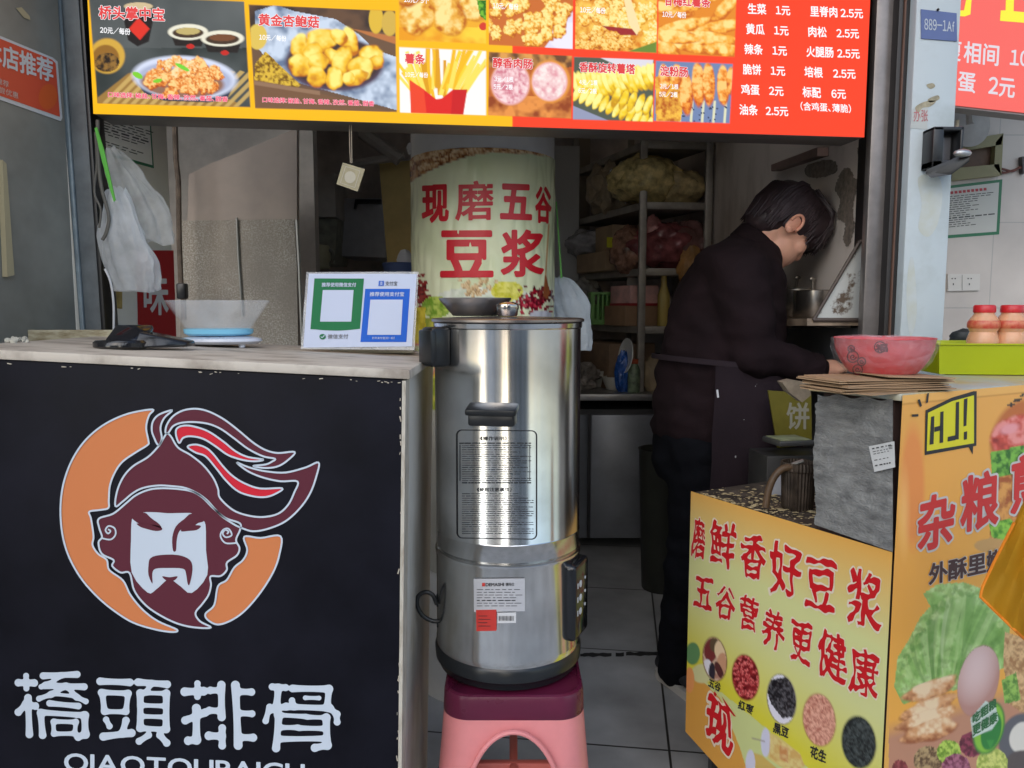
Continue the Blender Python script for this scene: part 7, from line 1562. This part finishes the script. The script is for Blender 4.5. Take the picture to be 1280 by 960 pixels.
def torso_rows(g=0.0):
    rows = [(300, 922, 962, .055), (312, 904, 962, .100), (326, 884, 964, .150), (350, 860, 966, .178), (385, 846, 968, .188), (420, 838, 970, .184), (455, 830, 972, .182), (490, 825, 974, .188), (525, 820, 975, .196), (548, 822, 972, .190)]
    return [(P((a+c)/2, v, PY), (c-a)/2*S_+g, b_+g) for v, a, c, b_ in rows]
def capsule(b, pts, rad, n=16):
    pts = [Vector(p) for p in pts]
    b.tube(pts, rad, n)
    for p, r in zip(pts, rad): b.ico(p, r, 2)
sh_n = P(924, 348, PY-.15); el_n = P(941, 446, PY-.19); wr_n = P(1024, 462, PY-.17); ha_n = P(1046, 461, PY-.15)
sh_f = P(905, 352, PY+.15); el_f = P(930, 440, PY+.20); wr_f = P(1005, 466, PY+.02)
hip_n, kn_n, an_n = P(884, 560, PY-.085), P(866, 700, PY-.06), P(850, 850, PY-.02)
hip_f, kn_f, an_f = P(905, 560, PY+.10), P(915, 700, PY+.12), P(905, 855, PY+.14)
Hc = P(979, 283, PY-.01)
hp = R(48); hf = (fw*math.cos(hp)+Vector((0, 0, -1))*math.sin(hp)); hu = (fw*math.sin(hp)+Vector((0, 0, 1))*math.cos(hp)); hl = hu.cross(hf)
def H(x, y, z): return Hc+hf*x+hl*y+hu*z        # face, left, up
HM = Matrix((hf, hl, hu)).transposed().to_4x4()
neck0 = P(936, 306, PY)
t = Thing('person', 'cook in a dark maroon sweater and apron bent over the cart', 'person', (an_n.x, PY, 0))
def body(b):
    b.loft([ell_ring(*r) for r in torso_rows()])
    capsule(b, [sh_n, el_n, wr_n], [.058, .047, .029]); capsule(b, [sh_f, el_f, wr_f], [.058, .047, .029])
    capsule(b, [hip_n, kn_n, an_n], [.095, .062, .042]); capsule(b, [hip_f, kn_f, an_f], [.095, .062, .042])
    capsule(b, [P(926, 330, PY), neck0, P(955, 292, PY), H(-.02, 0, -.05)], [.062, .047, .049, .054])
    b.ico(Hc+hu*.02-hf*.005, (.098, .076, .098), 3, M=HM); b.ico(H(.035, 0, -.045), (.066, .058, .072), 3, M=HM); b.ico(H(.066, 0, -.088), (.028, .030, .024), 2, M=HM)
    b.ico(H(.098, 0, -.022), (.017, .014, .016), 2, M=HM); capsule(b, [H(.088, 0, .018), H(.100, 0, -.018)], [.010, .0125], 10)   # nose
    b.ico(H(.090, 0, -.055), (.012, .022, .007), 2, M=HM); b.ico(H(.088, 0, -.066), (.012, .019, .007), 2, M=HM)
    for s in (1, -1):
        b.ico(H(.064, s*.040, -.022), (.026, .024, .026), 2, M=HM); b.ico(H(.080, s*.030, .022), (.016, .022, .008), 2, M=HM)
    for w, hd, e in ((wr_n, ha_n, 1), (wr_f, P(1030, 470, PY+.0), -1)):
        d = (hd-w).normalized(); sd = d.cross(Vector((0, 0, 1))).normalized(); up = sd.cross(d)
        capsule(b, [w, w+d*.045], [.027, .029]); b.ico(w+d*.06, (.04, .036, .018), 2, M=Matrix((d, sd, up)).transposed().to_4x4())
        for i, (o, L) in enumerate(((-.028, .058), (-.0095, .068), (.0095, .064), (.028, .05))):
            p0 = w+d*.08+sd*o; p1 = p0+d*L*.45-up*.008; p2 = p1+d*L*.3-up*.022; p3 = p2+d*L*.1-up*.02; capsule(b, [p0, p1, p2, p3], [.0095, .009, .008, .007], 8)
        p0 = w+d*.03+sd*(-.03*e); capsule(b, [p0, p0+d*.03+sd*(-.022*e)-up*.012, p0+d*.055+sd*(-.018*e)-up*.026], [.012, .0105, .0085], 8)
me = fuse(body, .0055, 3)
t.part('body', me, mat('skin', tuple(s2l((222, 168, 142))), .5, var=.06, scale=12, sss=.12), smooth=None)
for s in (1, -1):
    b = MB(); q = H(-.012, s*.076, -.012); b.ico(q, (.021, .009, .031), 3, M=HM); b.ico(H(-.008, s*.078, -.034), (.012, .008, .012), 2, M=HM); b.tube([H(-.008+.018*math.cos(a), s*.083, -.008+.027*math.sin(a)) for a in np.linspace(-.6, 3.4, 14)], .0045, 8); t.part('ear', b, mat('ear_skin', tuple(s2l((222, 160, 134))), .55, sss=.1))
    b = MB(); b.ico(H(.083, s*.031, .004), (.010, .012, .009), 2, M=HM); t.part('eye', b, mat('eye_dark', (.06, .045, .04), .4))
b = MB(); b.tube([H(.097-.010*abs(k)**2, .021*k, -.0605-.001*abs(k)) for k in np.linspace(-1, 1, 9)], .0022, 6); t.part('mouth_line', b, mat('lip_dark', tuple(s2l((140, 60, 56))), .5))
# hair: layered strands swept from the crown to a fringe
hr = random.Random(17)
b = MB(); b.ico(H(-.018, 0, .032), (.104, .085, .098), 4, .03, 6, 5, M=HM); b.ico(H(-.055, 0, -.015), (.062, .074, .075), 3, .04, 5, 2, M=HM)
b.ico(H(.040, 0, .058), (.080, .079, .074), 3, .04, 5, 8, M=HM); b.ico(H(.082, 0, .045), (.040, .066, .045), 3, .06, 5, 4, M=HM)
def strand(a, b2, c, d, r): b.tube([a, b2, c, d], [r, r*1.2, r, r*.2], 6)
for i in range(210):
    y = hr.uniform(-1, 1); y0 = y*.062; x1 = .098*math.sqrt(max(.1, 1-y*y*.62))
    top = H(hr.uniform(-.03, .03), y0*.6+hr.uniform(-.01, .01), .128+hr.uniform(-.006, .004)); m1 = H(.055+hr.uniform(-.01, .01), y0, .117+hr.uniform(-.005, .006)); m2 = H(x1+.016+hr.uniform(-.004, .006), y0*1.12, .075+hr.uniform(-.012, .012)); e = H(x1+.024+hr.uniform(-.008, .012), y0*1.15+hr.uniform(-.008, .008), .024+hr.uniform(-.012, .02)+abs(y)*-.010)
    strand(top, m1, m2, e, hr.uniform(.0035, .006))
for s in (1, -1):
    for i in range(110):
        x = hr.uniform(-.095, .07); k = (x+.095)/.165
        top = H(x*.5, s*.03, .124+hr.uniform(-.006, .004)); m1 = H(x*.85, s*(.070+hr.uniform(-.004, .004)), .09); m2 = H(x, s*(.083*math.sqrt(max(.15, 1-(x+.012)**2/.0125))+hr.uniform(-.003, .003)), .05); low = .030 if x > -.030 else -.035-.02*(-.035-x)/.06
        if x > .03: low = .0-.25*(x-.03)
        e = H(x+hr.uniform(-.004, .006), s*(.083*math.sqrt(max(.15, 1-(x+.012)**2/.0118))), low+hr.uniform(-.01, .012)); strand(top, m1, m2, e, hr.uniform(.0035, .0055))
for i in range(120):
    y = hr.uniform(-1, 1); a = y*1.25; top = H(-.05, .03*y, .118); m1 = H(-.02-.100*math.cos(a), .080*math.sin(a), .06); m2 = H(-.016-.106*math.cos(a), .082*math.sin(a), .0); e = H(-.012-.095*math.cos(a)+hr.uniform(-.004, .004), .078*math.sin(a), -.062+hr.uniform(-.015, .012)); strand(top, m1, m2, e, hr.uniform(.0035, .0055))
t.part('hair', b, mat('black_hair', (.036, .021, .024), .5, var=.4, scale=60, stretch=(1, 1, 1)), smooth=60)
# sweater
Msw = mat('dark_maroon_knit', (.014, .0075, .009), .9, spec=.15, var=.25, scale=9, bump=.25, bscale=260)
def fold(me, amp, sc, seed):
    n = len(me.vertices); co = np.empty(n*3, 'f'); me.vertices.foreach_get('co', co); no = np.empty(n*3, 'f'); me.vertices.foreach_get('normal', no); co = co.reshape(-1, 3); no = no.reshape(-1, 3)
    for i in range(n):
        c = co[i]; k = mnoise.noise(Vector((c[0]*sc+c[2]*sc*.6, c[1]*sc, c[2]*sc*1.6+seed)))+.5*mnoise.noise(Vector((c[0]*sc*2.3, c[1]*sc*2+seed, c[2]*sc*3.4)))
        co[i] += no[i]*amp*k
    me.vertices.foreach_set('co', co.ravel()); me.update(); return me
def sweater(b):
    rows = torso_rows(.014)[1:]; b.loft([ell_ring(*r) for r in rows])
    capsule(b, [sh_n, el_n, wr_n+(el_n-wr_n)*.06], [.092, .072, .046]); b.ico(P(915, 340, PY-.06), (.11, .15, .10), 3); b.ico(P(925, 385, PY-.08), (.10, .14, .13), 3); b.ico(P(951, 318, PY-.03), (.055, .075, .05), 3); capsule(b, [sh_f, el_f, wr_f+(el_f-wr_f)*.06], [.080, .064, .046])
    capsule(b, [P(918, 336, PY), P(938, 314, PY)], [.10, .072])
t.part('sweater', fold(fuse(sweater, .010, 12), .011, 10, 2), Msw, smooth=None)
b = MB(); cn = P(946, 306, PY); nd = (P(958, 290, PY)-P(930, 318, PY)).normalized()
b.lathe([(.066, -.036), (.080, -.03), (.0785, .012), (.073, .018), (.064, .010), (.062, -.01)], cn, 40, axis=nd, cap0=False, cap1=False); t.part('collar', b, mat('collar_knit', (.012, .0065, .0075), .9, spec=.15, bump=.3, bscale=300))
b = MB(); d = (wr_n-el_n).normalized(); b.lathe([(.040, -.03), (.046, -.028), (.046, .0), (.040, .006), (.034, .004)], wr_n-d*.006, 32, axis=d, cap0=False, cap1=False); t.part('cuff', b, MC['collar_knit'])
# trousers
def trousers(b):
    rows = [(500, 828, 972, .186), (540, 817, 970, .198), (575, 817, 966, .195), (600, 822, 950, .18)]
    b.loft([ell_ring(P((a+c)/2, v, PY), (c-a)/2*S_, b_) for v, a, c, b_ in rows])
    capsule(b, [hip_n, kn_n, P(850, 790, PY-.03), P(847, 836, PY-.02)], [.118, .080, .070, .066]); capsule(b, [hip_f, kn_f, P(912, 800, PY+.13), P(908, 856, PY+.14)], [.118, .080, .076, .072])
t.part('trousers', fold(fuse(trousers, .010, 8), .011, 9, 5), mat('navy_black_trousers', (.005, .0055, .008), .9, spec=.12, var=.25, scale=8, bump=.2, bscale=240), smooth=None)
# apron: front cover, waistband, neck strap
b = MB(); rows = [(448, 831, 977, .182), (470, 829, 980, .186), (500, 824, 984, .195), (530, 818, 986, .205), (560, 818, 984, .205), (590, 818, 978, .20), (608, 820, 972, .195)]
lo, hi = R(-126), R(60)
g = []
for v, a, c, b_ in rows:
    q = []; cc = P((a+c)/2, v, PY)
    for k in range(34):
        an = lo+(hi-lo)*k/33; rad = 1.0+.02*math.sin(an*9+v*.03)
        q.append(cc+fw*(((c-a)/2*S_+.034)*math.cos(an)*rad)+rt*((b_+.042)*-math.sin(an)*rad))
    g.append(b.ring(q))
for i in range(len(g)-1): b.bridge(g[i], g[i+1], close=False)
bmesh.ops.solidify(b.bm, geom=list(b.bm.faces), thickness=.003); t.part('apron', b, mat('plum_apron', (.046, .031, .038), .85, spec=.2, dark=(.030, .021, .026), scale=5, thr=(.3, .7), bump=.12, bscale=200), smooth=70)
b = MB(); cc = P(904, 452, PY); b.loft([[cc+Vector((0, 0, dz))+fw*((73*S_+.032+o)*math.cos(a))+rt*((.182+.044+o)*math.sin(a))+Vector((0, 0, -.018*math.cos(a))) for a in np.linspace(0, 2*math.pi, 60, endpoint=False)] for dz, o in ((-.008, .0), (-.007, .004), (.007, .004), (.008, 0))], cap=False)
t.part('apron_tie', b, mat('apron_tie_plum', (.026, .018, .022), .85, spec=.15), smooth=60)
b = MB(); q = P(897, 492, PY-.245); b.box(q, (.005, .003, .022), 0, .0, 0, R(-8)); t.part('white_tag', b, mat('tag_white', (.6, .6, .6), .6))
# flour marks on the apron
b = MB(); fr_ = random.Random(3)
for i in range(34):
    u_, v_ = fr_.choice(((955, 492), (940, 540), (930, 575), (962, 520))); u_ += fr_.gauss(0, 5); v_ += fr_.gauss(0, 7); k_ = (u_-902)/82; yy_ = 2.118+.35*max(0, k_-.3)**2; b.box(P(u_, v_, yy_), (fr_.uniform(.001, .005), .0012, fr_.uniform(.001, .006)), ps, 0, 0, fr_.uniform(-1, 1))
t.part('flour_mark', b, mat('flour_white', (.45, .44, .44), .9))
# shoe
for i, (an, lab) in enumerate(((an_n, None), (an_f, None))):
    d = Vector((.47, -.88, 0)); sd = Vector((-d.y, d.x, 0)); c0 = Vector((an.x, an.y, 0))-d*.055
    def foot_ring(x, w, z0, z1, n=20): return [c0+d*x+sd*(w*math.cos(2*math.pi*k/n))+Vector((0, 0, (z0+z1)/2+(z1-z0)/2*math.sin(2*math.pi*k/n))) for k in range(n)]
    b = MB(); b.loft([foot_ring(-.035, .02, .035, .06), foot_ring(-.028, .036, .026, .085), foot_ring(.02, .042, .026, .10), foot_ring(.09, .045, .026, .088), foot_ring(.16, .048, .026, .068), foot_ring(.21, .04, .026, .052), foot_ring(.225, .02, .03, .042)]); sh = t.part('shoe', b, mat('black_canvas', (.014, .014, .018), .7, bump=.1), smooth=70)
    b = MB(); ol = [(-.04, 0), (-.034, .03), (-.01, .042), (.06, .045), (.14, .052), (.19, .046), (.222, .028), (.232, 0)]; pts = [c0+d*x+sd*y+Vector((0, 0, .0045)) for x, y in ol]+[c0+d*x-sd*y+Vector((0, 0, .0045)) for x, y in ol[-2:0:-1]]
    b.slab(pts, (0, 0, 1), .026); t.part('sole', b, mat('cream_sole', (.50, .48, .44), .6), parent=sh)
